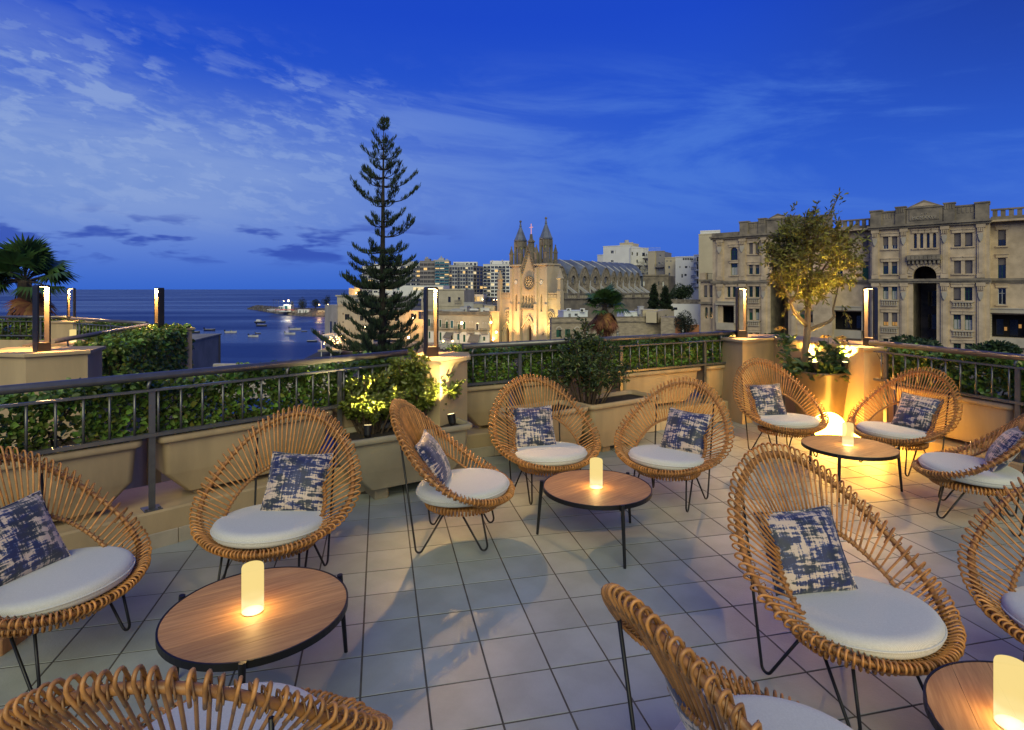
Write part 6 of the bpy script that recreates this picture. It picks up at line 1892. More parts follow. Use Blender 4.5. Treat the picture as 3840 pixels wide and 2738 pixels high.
YB = 450.0
zB = zat(1114, YB)
grid_block(1358, 455, 1500, 455, zB, 1000, 'white apartment block with rounded balconies, mostly behind the pine', M_WHITE, 7, 7, 1006, 1100, M_GLASS, .10, balc=[(0, 2), (3, 5), (5, 7)])
grid_block(1500, 452, 1580, 450, zB, 990, 'grey apartment block between the pine and the scaffolded block', M_GREYC, 4, 7, 994, 1108, M_GLASS, .12, balc=[(0, 2), (2, 4)])
grid_block(1574, 448, 1630, 447, zB, 980, 'dark scaffolded block with a teal glass top floor', M_TAUPE, 4, 8, 984, 1110, mat('scaffold_net', (.10, .095, .12), .9, var=.3, scale=.5, stretch=(1, 1, 6)), .04, frame=M_TAUPE, fw=.9)
grid_block(1631, 444, 1684, 444, zB, 977, 'apartment block with teal glass balconies and lit rooms', M_GREYC, 3, 8, 980, 1072, M_TEAL, .28, balc=[(0, 3)], fw=.86, fh=.74)
grid_block(1685, 440, 1775, 440, zB, 996, 'dark gridded apartment block left of the church, some rooms lit', M_GREYC, 9, 8, 1000, 1112, M_GLASS, .17, balc=[(0, 1), (3, 4), (6, 7)], fw=.82, fh=.74, frame=M_GREYC)
grid_block(1775, 440, 1812, 452, zB, 1000, 'darker return face of the gridded apartment block', M_TAUPE, 3, 8, 1003, 1112, M_GLASS, .06, fw=.85, fh=.72, frame=M_TAUPE, roofbits=False)
grid_block(1812, 436, 1925, 430, zB, 992, 'white gridded apartment block just left of the church tower', M_WHITE, 8, 9, 996, 1112, M_GLASS, .11, balc=[(0, 2), (4, 6)], fw=.80, fh=.72)
# set back tops
for pa, pb, pt, Y, lb in ((1700, 1790, 982, 446, 'pale penthouse storey on top of the gridded block'), (1838, 1920, 978, 440, 'pale penthouse storey on the white block by the church')):
    F = Face(pa, Y, pb, Y, zat(1000, Y)); t = F.root('penthouse', lb); H = F.uz((pa + pb) / 2, pt)[1]
    hs = [(F.L * (k + .15) / 6, F.L * (k + .75) / 6, H * .2, H * .75) for k in range(6)]
    m = MB(); wall(m, 0, F.L, 0, H, hs, 0, .3); m.box(0, F.L, .35, 8, 0, H - .02); m.build('wall', M_WHITE, t)
    for r_ in hs: window(t, r_, .2, M_WHITEF, M_GLASS, (1, 0), .06)
# long low lit building behind the pine
F = Face(1440, 360, 1662, 352, zat(1120, 356)); t = F.root('low_building', 'long low building with bright yellow lit rooms behind the pine'); H = F.uz(1550, 1071)[1]
hs = []
for a, b in ((1448, 1470), (1488, 1498), (1548, 1590), (1594, 1604), (1608, 1660)):
    hs.append(F.rect(a, b, 1076, 1089))
m = MB(); wall(m, 0, F.L, 0, H, hs, 0, .6); m.box(0, F.L, .65, 12, 0, H - .02); m.build('wall', M_WHITE, t)
for k, r_ in enumerate(hs): window(t, r_, .5, M_WHITEF, M_LITW if k != 1 else M_TEAL, (2, 0), .08)
# lit shops
F = Face(1726, 345, 1812, 342, zat(1131, 344)); t = F.root('shop_row', 'row of brightly lit shop fronts under the apartment blocks'); H = 4.2
hs = [(F.L * (k + .08) / 7, F.L * (k + .92) / 7, .2, 3.0) for k in range(7)]
m = MB(); wall(m, 0, F.L, 0, H, hs, 0, .4); m.box(0, F.L, .45, 8, 0, H - .01); m.build('wall', M_GREYC, t)
for k, r_ in enumerate(hs): window(t, r_, .3, M_IRON, M_LIT if k % 3 else M_LITW, (1, 0), .08)
# lit fort tower on the headland
F = Face(1308, 520, 1349, 516, zat(1106, 518)); t = F.root('watch_tower', 'small square fort tower lit orange on the horizon', 'tower'); H = F.uz(1330, 1083)[1]
m = MB(); m.box(0, F.L, 0, 8, 0, H); m.box(F.L * .32, F.L * .66, 2, 6, H, H + 1.6); m.build('wall', M_STONE, t)
for a in (0, .18, .70, .88):
    m = MB(); m.box(F.L * a, F.L * (a + .12), .01, 1, H, H + .7); m.build('merlon', M_STONE, t)
def street_light(p, hgt, label, power, col=(1.0, .55, .18), arms=1, r=.16, est=30, group='street lamps of the town'):
    t = thing('street_lamp', label, 'street lamp', p, 0, group)
    m = MB(); m.tube([(0, 0, 0), (0, 0, hgt)], [.07, .045], 6)
    for k in range(arms):
        s = (-1) ** k * (.9 if arms > 1 else .6); m.tube([(0, 0, hgt - .1), (s * .5, -.1, hgt + .1), (s, -.2, hgt)], .035, 5)
    m.build('pole', M_IRON, t)
    for k in range(arms):
        s = (-1) ** k * (.9 if arms > 1 else .6)
        m = MB(); m.sphere((s, -.2, hgt - .16), r, 8, 6); m.build('lantern', emat('sodium_%d' % int(est), (1.0, .62, .25), est), t, smooth=True)
        if power:
            ld = bpy.data.lights.new('street_light', 'POINT'); ld.energy = power; ld.color = col; ld.shadow_soft_size = .2
            lo = bpy.data.objects.new('street_light', ld); scene.collection.objects.link(lo); lo.parent = t; lo.location = (s, -.25, hgt - .16 - r - .25)
    return t
def sl(px, py, Y, label, power, **k):
    p = ray(px, py, Y); zb = max(SEA_Z + 2, min(p.z - 3, LAND_Z + (0.012 * max(0, Y - 150)))); return street_light((p.x, Y, zb), p.z - zb, label, power, **k)
sl(1333, 1098, 510, 'hidden lamp at the foot of the fort tower', 9000, r=.3)

# ---- row of old town houses with green shutters, below the apartment blocks
F = Face(1590, 141.0, 1836, 136.0)
th = F.root('town_houses', 'row of old stone town houses with green shutters left of the church', 'house')
k2 = lambda x, y: (1560 + .23406 * x, 950 + .23406 * y)
def R2(x0, x1, y0, y1, k=None, off=0):
    a = k2(x0, y0); b = k2(x1, y1); r_ = F.rect(a[0], b[0], a[1], b[1], off); return (*r_, k) if k else r_
zt_ = F.uz(1700, 1176)[1]
up = [(195, 228, 1055, 1165, 0, 'g'), (280, 305, 1052, 1190, 'a', 'n'), (375, 405, 1065, 1180, 0, 'g'), (462, 510, 1055, 1200, 'a', 'n'), (555, 595, 1080, 1195, 0, 't'), (655, 705, 1095, 1240, 'a', 'n'), (755, 793, 1100, 1215, 0, 'g'), (855, 908, 1092, 1265, 'a', 'n'), (965, 1000, 1115, 1235, 0, 'd'), (1070, 1125, 1110, 1270, 'a', 'n')]
dn = [(203, 230, 1255, 1365, 0, 'g'), (287, 302, 1258, 1345, 0, 'g'), (377, 407, 1265, 1395, 0, 'g'), (468, 495, 1272, 1360, 0, 'g'), (560, 590, 1285, 1400, 0, 'd'), (660, 690, 1292, 1388, 0, 't'), (757, 790, 1305, 1420, 0, 'g'), (862, 890, 1315, 1385, 0, 'g'), (970, 1002, 1330, 1400, 0, 'g'), (1075, 1108, 1338, 1402, 0, 'g')]
hs = [R2(a, b, c, d, k or None) for a, b, c, d, k, q in up + dn]
zs = F.uz(1700, 1235)[1]
m = MB(); wall(m, 0, F.L, zs, zt_, [h_ for h_ in hs if h_[2] >= zs - .6], 0, .3); hs_l = [h_ for h_ in hs if h_[2] < zs - .6]
m.build('upper_wall', M_STONEP, th)
m = MB(); wall(m, 0, F.L, 0, zs - .6, hs_l, -.02, .3); m.build('ground_floor_wall', M_WHITE, th)
m = MB(); m.box(0, F.L, -.03, .3, zs - .6, zs); m.box(-.1, F.L + .1, -.3, .1, zs + .0, zs + .0001); m.build('band_course', M_STONEP, th)
m = MB(); m.box(0, F.L, .36, 13, 0, zt_ - .7); m.build('rear_mass', M_STONED, th)
m = MB(); m.box(-.1, F.L + .1, -.3, .3, zt_ - .25, zt_ + .05); m.box(0, F.L, -.05, .35, zt_ + .05, zt_ + .5); m.build('cornice', M_STONED, th)
M_TURQ = mat('turquoise_joinery', (.03, .14, .18), .6)
for r_, (a, b, c, d, k, q) in zip(hs, up + dn):
    rr = r_[:4]
    if q == 'n':
        m = MB(); pts = [(rr[0], rr[2])] + arch_pts(rr[0], rr[1], rr[3], 'a') + [(rr[1], rr[2])]; m.add([(x, .29, z) for x, z in pts], [tuple(range(len(pts)))]); o = m.build('niche', M_WHITE, th)
        w = (rr[1] - rr[0]); window(th, (rr[0] + w * .22, rr[1] - w * .12, rr[2], rr[2] + (rr[3] - rr[2]) * .72), .24, M_GREENF, M_GREENF, (1, 1), .07, name='balcony_door')
        m = MB(); m.box(rr[0] - .5, rr[1] + .5, -.75, -.02, rr[2] - .18, rr[2] - .02); o = m.build('balcony', M_STONEP, th)
        m = MB(); m.box(rr[0] - .5, rr[1] + .5, -.74, -.70, rr[2] + .95, rr[2] + 1.0)
        nb = 11
        for z in range(nb): x = rr[0] - .48 + (rr[1] - rr[0] + .96) * z / (nb - 1); m.box(x - .018, x + .018, -.735, -.705, rr[2] - .02, rr[2] + .95)
        for x in (rr[0] - .49, rr[1] + .49): m.box(x - .015, x + .015, -.70, -.03, rr[2] + .95, rr[2] + 1.0)
        m.build('balcony_rail', M_IRON, o)
    else:
        fm = {'g': M_GREENF, 't': M_TURQ, 'd': M_IRON}[q]
        window(th, rr, .1, fm, M_GLASS if q == 'd' else fm, (1, 2), .07, name='shuttered_window' if r_ in hs[:10] else 'door')
        m = MB(); e = .12; m.box(rr[0] - e, rr[0] - .005, -.06, .0, rr[2], rr[3]); m.box(rr[1] + .005, rr[1] + e, -.06, .0, rr[2], rr[3]); m.box(rr[0] - e, rr[1] + e, -.06, .0, rr[3], rr[3] + e); m.build('window_frame', M_WHITE, th)
for (a, b, y0, y1) in ((480, 605, 1262, 1340), (870, 1035, 1300, 1410)):   # awnings
    r_ = R2(a, b, y0, y1); m = MB(); m.add([(r_[0], -.03, r_[3]), (r_[1], -.03, r_[3]), (r_[1], -1.9, r_[2] + .1), (r_[0], -1.9, r_[2] + .1), (r_[1], -1.9, r_[2] - .15), (r_[0], -1.9, r_[2] - .15)], [(0, 1, 2, 3), (3, 2, 4, 5)]); m.build('awning', mat('grey_awning', (.16, .15, .14), .85), th)
# roof clutter of the row
for k, (a, b, y0, y1, lb, mt, nm) in enumerate(((560, 760, 905, 990, 'pale roof room above the town houses', M_GREYC, 'roof_room'), (680, 790, 870, 930, 'second pale roof room above the town houses', M_GREYC, 'roof_room'), (990, 1130, 890, 970, 'white roof room nearest the church', M_WHITE, 'roof_room'), (1030, 1190, 855, 900, 'cream roof room behind the white one by the church', M_CREAM, 'roof_room'), (750, 850, 925, 975, 'rounded cream parapet on the town house roof', M_CREAM, 'roof_room'))):
    r_ = R2(a, b, y0, y1, off=3); t = thing(nm, lb, 'roof room', tuple(F.A + F.d * r_[0] + F.v * (3 + k)), F.rz); w = r_[1] - r_[0]
    z0 = zt_ - .75
    m = MB(); m.box(0, w, 0, 3, z0, r_[3]); m.box(-.08, w + .08, -.08, 3.08, r_[3], r_[3] + .15); m.build('wall', mt, t)
    m = MB(); m.box(w * .3, w * .45, -.03, .02, z0 + .5, r_[3] - .4); m.build('window', M_GLASS, t)
r_ = R2(855, 940, 885, 965, off=2); t = thing('solar_heater', 'solar water heater with a dark panel on the town house roof', 'solar heater', tuple(F.A + F.d * r_[0] + F.v * 2), F.rz)
m = MB(); m.add([(0, -.8, zt_ - .2), (2.0, -.8, zt_ - .2), (2.0, .6, r_[3] - .5), (0, .6, r_[3] - .5)], [(0, 1, 2, 3)]); m.build('panel', mat('solar_panel', (.03, .04, .06), .2), t)
m = MB(); m.tube([(-.1, .7, r_[3] - .35), (2.1, .7, r_[3] - .35)], .3, 10); m.build('tank', M_WHITE, t)
# yellow-lit wall between the row and the church
F = Face(1836, 137.5, 1872, 138.5); t = F.root('side_wall', 'tall wall glowing yellow between the town houses and the church', 'wall'); H = F.uz(1855, 1172)[1]
m = MB(); m.box(0, F.L, 0, 4, 0, H); m.box(-.1, F.L, -.15, 4, H, H + .3); m.build('wall', M_STONE, t)
for (px, py, lb) in ((1841, 1209, 'upper wall lamp on the yellow lit wall'), (1861, 1246, 'lower wall lamp on the yellow lit wall')):
    p = ray(px, py, 136.6); t = thing('wall_lamp', lb, 'wall lamp', tuple(p))
    m = MB(); m.sphere((0, 0, 0), .28, 8, 6); m.build('lantern', emat('sodium_14', (1, .66, .25), 14), t, smooth=True); m = MB(); m.tube([(0, .2, .35), (0, .9, .5)], .04, 5); m.build('bracket', M_IRON, t)
    ld = bpy.data.lights.new('wall_light', 'POINT'); ld.energy = 420; ld.color = (1, .60, .14); ld.shadow_soft_size = .2; lo = bpy.data.objects.new('wall_light', ld); scene.collection.objects.link(lo); lo.parent = t; lo.location = (0, -.6, 0)

# ---- plain stone house above the row
F = Face(1580, 185, 1740, 182, zat(1200, 183)); t = F.root('stone_house', 'large plain pale stone house behind the town houses', 'house'); H = F.uz(1660, 1088)[1]
hs = [F.rect(1680, 1690, 1113, 1134), F.rect(1717, 1726, 1115, 1130), F.rect(1586, 1593, 1118, 1134)]
m = MB(); wall(m, 0, F.L, 0, H, hs, 0, .3); m.box(0, F.L, .35, 12, 0, H - .01); m.build('wall', M_STONEP, t)
for r_ in hs: window(t, r_, .2, M_IRON, M_NAVY, (1, 1), .06)
m = MB(); m.box(-.1, F.L + .1, -.25, .2, H, H + .3); zz = F.uz(1660, 1148)[1]; m.box(-.05, F.L + .05, -.15, .0, zz, zz + .25); m.build('cornice', M_STONEP, t)
r_ = F.rect(1706, 1732, 1130, 1136); baluster_row(t, r_[0], r_[1], r_[2], r_[2] + 1.0, -.6, M_STONEP, .35)
for (a, b, pt, Y, mt, lb) in ((1740, 1776, 1136, 178, M_GREYC, 'grey blank house wall right of the plain stone house'), (1776, 1810, 1143, 176, M_STONEP, 'pale low house with a roof terrace, right of the blank wall'), (1840, 1872, 1150, 172, M_STONED, 'dark low house just left of the church pinnacle'), (1600, 1700, 1165, 168, M_GREYC, 'flat grey roofed house directly behind the town houses')):
    F = Face(a, Y, b, Y - 1, zat(1200, Y)); t = F.root('small_house', lb, 'house'); H = F.uz((a + b) / 2, pt)[1]
    hs = [(F.L * .3, F.L * .3 + 1, H - 2.6, H - .9)]
    m = MB(); wall(m, 0, F.L, 0, H, hs, 0, .25); m.box(0, F.L, .3, 8, 0, H - .01); m.box(-.08, F.L + .08, -.1, .3, H, H + .25); m.build('wall', mt, t); window(t, hs[0], .2, M_WHITEF, M_GLASS, (1, 0), .06)

# ---- waterfront houses behind the pine
k1 = lambda x, y: (1200 + .23406 * x, 950 + .23406 * y)
F = Face(1268, 118, 1400, 122); t = F.root('waterfront_house', 'tall pale stone waterfront house behind the lower pine branches', 'house'); H = F.uz(1300, 1146)[1]
hs = []
for (x0, x1, y0, y1) in ((400, 475, 975, 1065), (362, 382, 955, 985), (362, 382, 1090, 1115), (415, 455, 1230, 1285), (640, 700, 1000, 1080), (760, 850, 1170, 1230)):
    a = k1(x0, y0); b = k1(x1, y1); hs.append(F.rect(a[0], b[0], a[1], b[1]))
m = MB(); wall(m, 0, F.L, -6, H, hs, 0, .3); m.box(0.0, F.L, .35, 10, -6, H - .01); m.box(-.1, F.L + .1, -.2, .3, H, H + .5); m.build('wall', M_STONEP, t)
for r_ in hs: window(t, r_, .2, M_IRON, M_GLASS, (1, 1), .06)
# its seaward side
for k, (z0, z1) in enumerate(((3.5, 6.2), (-.2, 2.6))):
    for y0 in (1.5, 4.5):
        m = MB(); m.box(-.06, .04, y0, y0 + 1.2, z0, z1); m.build('side_window', M_GLASS, t)
m = MB(); m.box(-1.2, -.01, .5, 9, -1.2, -1.0)
for q in range(16): m.box(-1.2, -1.15, .5 + q * .56, .54 + q * .56, -1.0, .0)
m.box(-1.22, -1.14, .5, 9, 0, .07); m.build('side_balcony', M_IRON, t)
F = Face(1264, 165, 1470, 160, zat(1230, 162)); t = F.root('terrace_house', 'pale house with a pillared roof terrace behind the pine', 'house'); H = F.uz(1340, 1112)[1]
hs = [F.rect(a, a + 14, 1122, 1140) for a in (1330, 1360, 1400, 1440)] + [F.rect(a, a + 10, 1160, 1180) for a in (1340, 1400)]
m = MB(); wall(m, 0, F.L, 0, H, hs, 0, .3); m.box(0, F.L, .35, 12, 0, H - .01); m.box(-.3, F.L + .1, -.4, .3, H, H + .4); m.build('wall', M_STONEP, t)
for r_ in hs: window(t, r_, .2, M_WHITEF, M_GLASS, (1, 1), .06)
F = Face(1400, 150, 1600, 146, LAND_Z); t = F.root('lit_house', 'house front washed orange by a street lamp behind the pine', 'house'); H = F.uz(1500, 1168)[1]
hs = [F.rect(1540, 1552, 1176, 1198), F.rect(1480, 1496, 1190, 1204), F.rect(1430, 1450, 1190, 1210), F.rect(1568, 1590, 1167, 1197)]
m = MB(); wall(m, 0, F.L, 0, H, hs, 0, .3); m.box(0, F.L, .35, 10, 0, H - .01); m.box(-.1, F.L, -.2, .3, H, H + .3); m.build('wall', M_STONE, t)
for k, r_ in enumerate(hs): window(t, r_, .2, M_IRON, M_NAVY if k == 3 else M_GLASS, (1, 1), .06)
# restaurant pergola hung with bulbs
p0 = ray(1200, 1300, 112); t = thing('pergola', 'waterside pergola glowing with strings of bulbs, lower left of the pine', 'pergola', (p0.x, 112, 0))
zt2 = zat(1258, 112); zb2 = zat(1312, 112)
m = MB()
for q in range(10): m.box(.3 + q * .36, .38 + q * .36, 0, 5, zt2, zt2 + .12)
m.box(.2, 4.0, -.05, .07, zt2 - .15, zt2); m.box(.2, 4.0, 4.9, 5.05, zt2 - .15, zt2); m.build('roof_slats', M_WHITE, t)
for x in (.25, 2.1, 3.9):
    m = MB(); m.box(x - .06, x + .06, 0, .12, zb2 - 4, zt2 - .15); m.build('post', M_WHITE, t)
m = MB(); m.box(-.3, 4.4, -.4, 6, zb2 - .3, zb2); m.build('deck', M_DECK, t)
bb = MB(); bb.sphere((0, 0, 0), .085, 6, 4); bme = bb.mesh('bulb', emat('bulb_glow', (1, .58, .2), 16))
for q in range(44): link('bulb', bme, t, (random.uniform(.3, 4.0), random.uniform(.1, 4.8), random.uniform(zb2 + .9, zt2 - .1)))
ld = bpy.data.lights.new('pergola_light', 'POINT'); ld.energy = 260; ld.color = (1, .55, .18); ld.shadow_soft_size = .6; lo = bpy.data.objects.new('pergola_light', ld); scene.collection.objects.link(lo); lo.parent = t; lo.location = (2.2, 2, (zt2 + zb2) / 2)

# ---- low stone house before the nave, with roof rooms
F = Face(2068, 96.0, 2478, 100.0); t = F.root('stone_row_house', 'long low rough stone house in front of the church nave', 'house'); H = F.uz(2200, 1192)[1]
k4 = lambda x, y: (2080 + .20325 * x, 950 + .20325 * y)
hs = []; kinds = []
for (x0, x1, y0, y1, k) in ((75, 122, 1410, 1545, 's1'), (215, 262, 1400, 1545, 's2'), (365, 462, 1440, 1540, 'd'), (555, 620, 1420, 1520, 'd'), (1140, 1190, 1440, 1560, 'd'), (1750, 1800, 1530, 1640, 'd')):
    a = k4(x0, y0); b = k4(x1, y1); hs.append(F.rect(a[0], b[0], a[1], b[1])); kinds.append(k)
M_BLOCKW = mat('rough_block_wall', (.40, .325, .225), .92, var=.22, scale=1.2, bump=.5, bscale=5, detail=8, col2=(.22, .18, .13), stretch=(1, 1, 2.4))
m = MB(); wall(m, 0, F.L, 0, H, hs, 0, .3); m.add([(0, 0, 0), (0, 1.0, 0), (0, 1.0, H), (0, 0, H)], [(0, 1, 2, 3)]); m.build('wall', M_BLOCKW, t)
m = MB(); m.box(0.01, F.L, .36, 1.0, 0, H - .9); m.box(2.2, F.L, 1.0, 9, 0, H - .91); m.build('roof', M_GREYC, t)
zc_ = F.uz(2200, 1210)[1]; m = MB(); m.box(-.1, F.L, -.18, -.001, zc_, zc_ + .2); m.box(-.05, F.L, -.08, .35, H, H + .15); m.build('string_course', M_STONED, t)
for r_, k in zip(hs, kinds):
    window(t, r_, .2, M_GREENF if k != 'd' else M_WHITEF, M_GLASS, (1, 1), .07)
    if k == 's2': shutters(t, r_, 0)
    elif k == 's1':
        a, b, c, d = r_; m = MB(); m.box(a - (b - a) * .95, a, -.06, -.01, c, d); m.build('shutter', M_GREENF, t)
for x0, x1 in ((30, 120), (365, 460)):
    a = k4(x0, 1360)[0]; b = k4(x1, 1360)[0]; u0, u1 = F.u(a), F.u(b); zz = F.uz(a, k4(0, 1362)[1])[1]
    m = MB(); arc = arch_pts(u0, u1, zz, 'a'); m.tube([(x, -.05, z) for x, z in arc], .14, 5); m.build('blind_arch', M_STONEP, t)
FR = F; HR = H
def roofroom(px0, px1, pyt, pyb, off, mt, lb, dep=3.5, wins=(), doors=(), name='roof_room'):
    a = FR.rect(px0, px1, pyt, pyb, off); t = thing(name, lb, 'roof room', tuple(FR.A + FR.d * a[0] + FR.v * off), FR.rz); w = a[1] - a[0]; z0 = HR - .95
    hs = [(FR.u(x0, off) - a[0], FR.u(x1, off) - a[0], FR.uz(x0, y1, off)[1], FR.uz(x0, y0, off)[1]) for x0, x1, y0, y1 in wins]
    m = MB(); wall(m, 0, w, z0, a[3], hs, 0, .2); m.box(0, w, .25, dep, z0, a[3] - .01); m.box(-.06, w + .06, -.06, dep, a[3], a[3] + .14); m.build('wall', mt, t)
    for h_ in hs: window(t, h_, .12, M_WHITEF, M_GLASS, (1, 0), .05)
    for x0, x1, y0, y1, dm in doors:
        m = MB(); m.box(FR.u(x0, off) - a[0], FR.u(x1, off) - a[0], -.05, .02, FR.uz(x0, y1, off)[1], FR.uz(x0, y0, off)[1]); m.build('door', dm, t)
    return t
M_WHITER = mat('bright_white_wall', (.66, .68, .66), .8, var=.05, scale=.5)
roofroom(2114, 2204, 1168, 1200, 2.5, M_WHITER, 'white roof room with air conditioners left of the dry palm', wins=((2132, 2141, 1176, 1195), (2155, 2167, 1176, 1186)))
roofroom(2342, 2412, 1172, 1210, 3.0, M_WHITER, 'white roof room with a green door right of the dry palm', wins=((2341.5, 2345, 1186, 1193),), doors=((2365, 2373, 1184, 1208, M_GREENF),))
roofroom(2411, 2467, 1164, 1212, 1.2, M_CREAM, 'cream roof house with white framed windows right of the palm', wins=((2451, 2461, 1182, 1206),), doors=((2434, 2442, 1182, 1211, M_IRON),))
FX = Face(2467, 98.0, 2528, 112.0, FR.zb); t = FX.root('roof_house_side', 'cream side wall of the roof house by the cypresses', 'house'); h1 = FX.uz(2490, 1164)[1]
m = MB(); rr = FX.rect(2494, 2504, 1180, 1198); wall(m, 0, FX.L, HR - .9, h1, [rr], 0, .2); m.box(0, FX.L, .25, 2.0, HR - .9, h1 - .01); m.build('wall', M_CREAM, t); window(t, rr, .12, M_WHITEF, M_GLASS, (1, 0), .05)
for px, lb in ((2133, 'left air conditioner on the white roof room'), (2184, 'right air conditioner on the white roof room')):
    p = ray(px, 1164, 99.5); t = thing('air_conditioner', lb, 'air conditioner', tuple(p)); m = MB(); m.bbox(-.4, .4, -.2, .2, -.3, .35, .03); m.build('case', M_WHITE, t); m = MB(); m.lathe([(.25, 0), (.25, .02), (.08, .03)], 12); o = m.build('fan_grille', M_IRON, t); o.rotation_euler = (PI / 2, 0, 0); o.location = (-.1, -.2, 0)
p = ray(2403, 1162, 102); t = thing('roof_tank', 'grey water tank on the white roof right of the palm', 'tank', tuple(p)); m = MB(); m.lathe([(.55, -.8), (.55, .5), (.62, .55), (.62, .65)], 12); m.build('tank', M_GREYC, t)
# end walls
F = Face(2478, 97.5, 2556, 96.5); t = F.root('stained_wall', 'stained stone gable wall turning orange at its right end', 'wall'); H = F.uz(2510, 1202)[1]
um_ = F.u(2532); m = MB(); m.box(0, um_, 0, 5, 0, H + .5); m.build('stained_part', M_BLOCKW, t); m = MB(); m.box(um_ + .01, F.L, -.02, 5, 0, H + .25); m.build('orange_part', M_ORANGE, t)
F = Face(2572, 96, 2622, 97); t = F.root('orange_wall', 'low orange wall at the left foot of the palace', 'wall'); H = F.uz(2600, 1222)[1]; m = MB(); m.box(0, F.L, 0, .6, 0, H); m.box(-.05, F.L, -.06, .66, H, H + .15); m.build('wall', M_ORANGE, t)
F = Face(2500, 138, 2640, 134); t = F.root('garden_wall', 'long old rubble garden wall behind the cypresses', 'wall'); H = F.uz(2570, 1123)[1]
m = MB(); z1_ = F.uz(2570, 1140)[1]; m.box(0, F.L, 0, 1, 0, z1_); m.build('plastered_part', M_WHITE, t); m = MB(); m.box(0, F.L, .1, .9, z1_ + .005, H); m.build('rubble_part', M_RUBBLE, t)
m = MB(); r_ = F.rect(2526, 2540, 1153, 1162); m.box(r_[0], r_[1], -.05, .05, r_[2], r_[3]); m.build('opening', M_GLASS, t)
F = Face(2394, 172, 2506, 168); t = F.root('old_stone_block', 'dark old stone block right behind the nave', 'building'); H = F.uz(2450, 1035)[1]
hs = [F.rect(a, b, c, d) for a, b, c, d in ((2411, 2418, 1054, 1072), (2467, 2472, 1055, 1072), (2484, 2490, 1055, 1074))]
m = MB(); wall(m, 0, F.L, 0, H, hs, 0, .3); m.box(0, F.L, .35, 9, 0, H - .01); m.box(-.1, F.L + .1, -.25, .3, H, H + .4); m.build('wall', M_STONED, t)
for k, r_ in enumerate(hs): window(t, r_, .2, M_WHITEF, M_WHITE if k != 1 else M_GLASS, (0, 0), .06)

# ---- white blocks behind the nave
def block(pa, Ya, pb, Yb, pyt, label, mt, wins, dep=12, balc=(), zb=LAND_Z, frame=None):
    F = Face(pa, Ya, pb, Yb, zb); t = F.root('white_block' if mt is not M_TAUPE else 'taupe_block', label); H = F.uz((pa + pb) / 2, pyt)[1]
    hs = [F.rect(*w) for w in wins]
    m = MB(); wall(m, 0, F.L, 0, H, hs, 0, .3); m.box(0, F.L, .35, dep, 0, H - .01); m.box(-.05, F.L + .05, -.08, .3, H, H + .3); m.build('wall', mt, t)
    for r_ in hs: window(t, r_, .2, frame or M_WHITEF, M_GLASS, (1, 0), .08)
    for (a, b, y) in balc:
        r_ = F.rect(a, b, y - 8, y); m = MB(); m.box(r_[0], r_[1], -1.2, -.01, r_[2], r_[2] + .15); o = m.build('balcony', mt, t)
        m = MB()
        for q in range(9): x = r_[0] + (r_[1] - r_[0]) * q / 8; m.box(x - .03, x + .03, -1.19, -1.13, r_[2] + .15, r_[2] + 1.1)
        m.box(r_[0], r_[1], -1.2, -1.12, r_[2] + 1.1, r_[2] + 1.17); m.build('balcony_rail', M_IRON, o)
    return t, F, H
k5 = lambda x, y: (2230 + .24625 * x, 880 + .24625 * y)
def w5(*rects): return [(k5(a, 0)[0], k5(b, 0)[0], k5(0, c)[1], k5(0, d)[1]) for a, b, c, d in rects]
block(2240, 212, 2262, 210, 958, 'low white step of the white apartment block behind the nave', M_WHITE, [], 10)
block(2262, 210, 2366, 204, 924, 'blank white side of the apartment block behind the nave', M_WHITE, w5((243, 288, 243, 290), (245, 286, 392, 435), (313, 320, 243, 290)), 14)
block(2367, 203.5, 2432, 208, 932, 'white apartment front with black balconies behind the nave', M_WHITE, w5((565, 585, 265, 315), (637, 662, 272, 322), (725, 770, 275, 330), (785, 800, 290, 325), (637, 660, 382, 430), (768, 792, 382, 430), (575, 597, 485, 540), (676, 700, 487, 540), (808, 832, 500, 545), (695, 718, 595, 620), (832, 852, 595, 620)), 14,
      balc=[(k5(a, 0)[0], k5(b, 0)[0], k5(0, c)[1]) for a, b, c in ((725, 820, 360), (615, 720, 468), (745, 848, 470), (570, 638, 575), (658, 736, 576), (784, 864, 580))], frame=M_IRON)
F_ = block(2324, 209, 2373, 206, 913, 'cream stair head with a tank on the white apartment roof', M_CREAM, w5((500, 527, 175, 200)), 5, zb=zat(930, 208))
t = thing('roof_tank', 'round tank on top of the stair head of the white block', 'tank', tuple(ray(2350, 912, 209))); m = MB(); m.lathe([(.8, 0), (.8, 1.0), (.7, 1.1)], 10); m.build('tank', M_GREYC, t)
block(2430, 200, 2457, 198, 945, 'cream edge of the taupe block', M_CREAM, [], 10)
block(2446, 199, 2492, 197, 944, 'taupe apartment block with white balconies', M_TAUPE, w5((890, 915, 300, 340), (985, 1008, 308, 345), (965, 998, 420, 455), (1025, 1045, 420, 455), (965, 998, 530, 560), (1025, 1048, 530, 560)), 10, balc=[(k5(930, 0)[0], k5(1062, 0)[0], k5(0, 500)[1])])
t = thing('roof_fence', 'light steel fence on the roof behind the white block', 'fence', tuple(ray(2415, 944, 206)))
m = MB()
for q in range(16): m.box(q * .38, q * .38 + .05, 0, .05, 0, 1.5)
m.box(0, 5.8, 0, .05, 1.45, 1.5); m.build('bars', M_GREYC, t)
block(2494, 190, 2534, 188, 968, 'yellowish apartment block with a red band', M_CREAM, w5((1085, 1112, 395, 415), (1142, 1170, 395, 415), (1115, 1148, 478, 520), (1120, 1150, 582, 645)), 10)
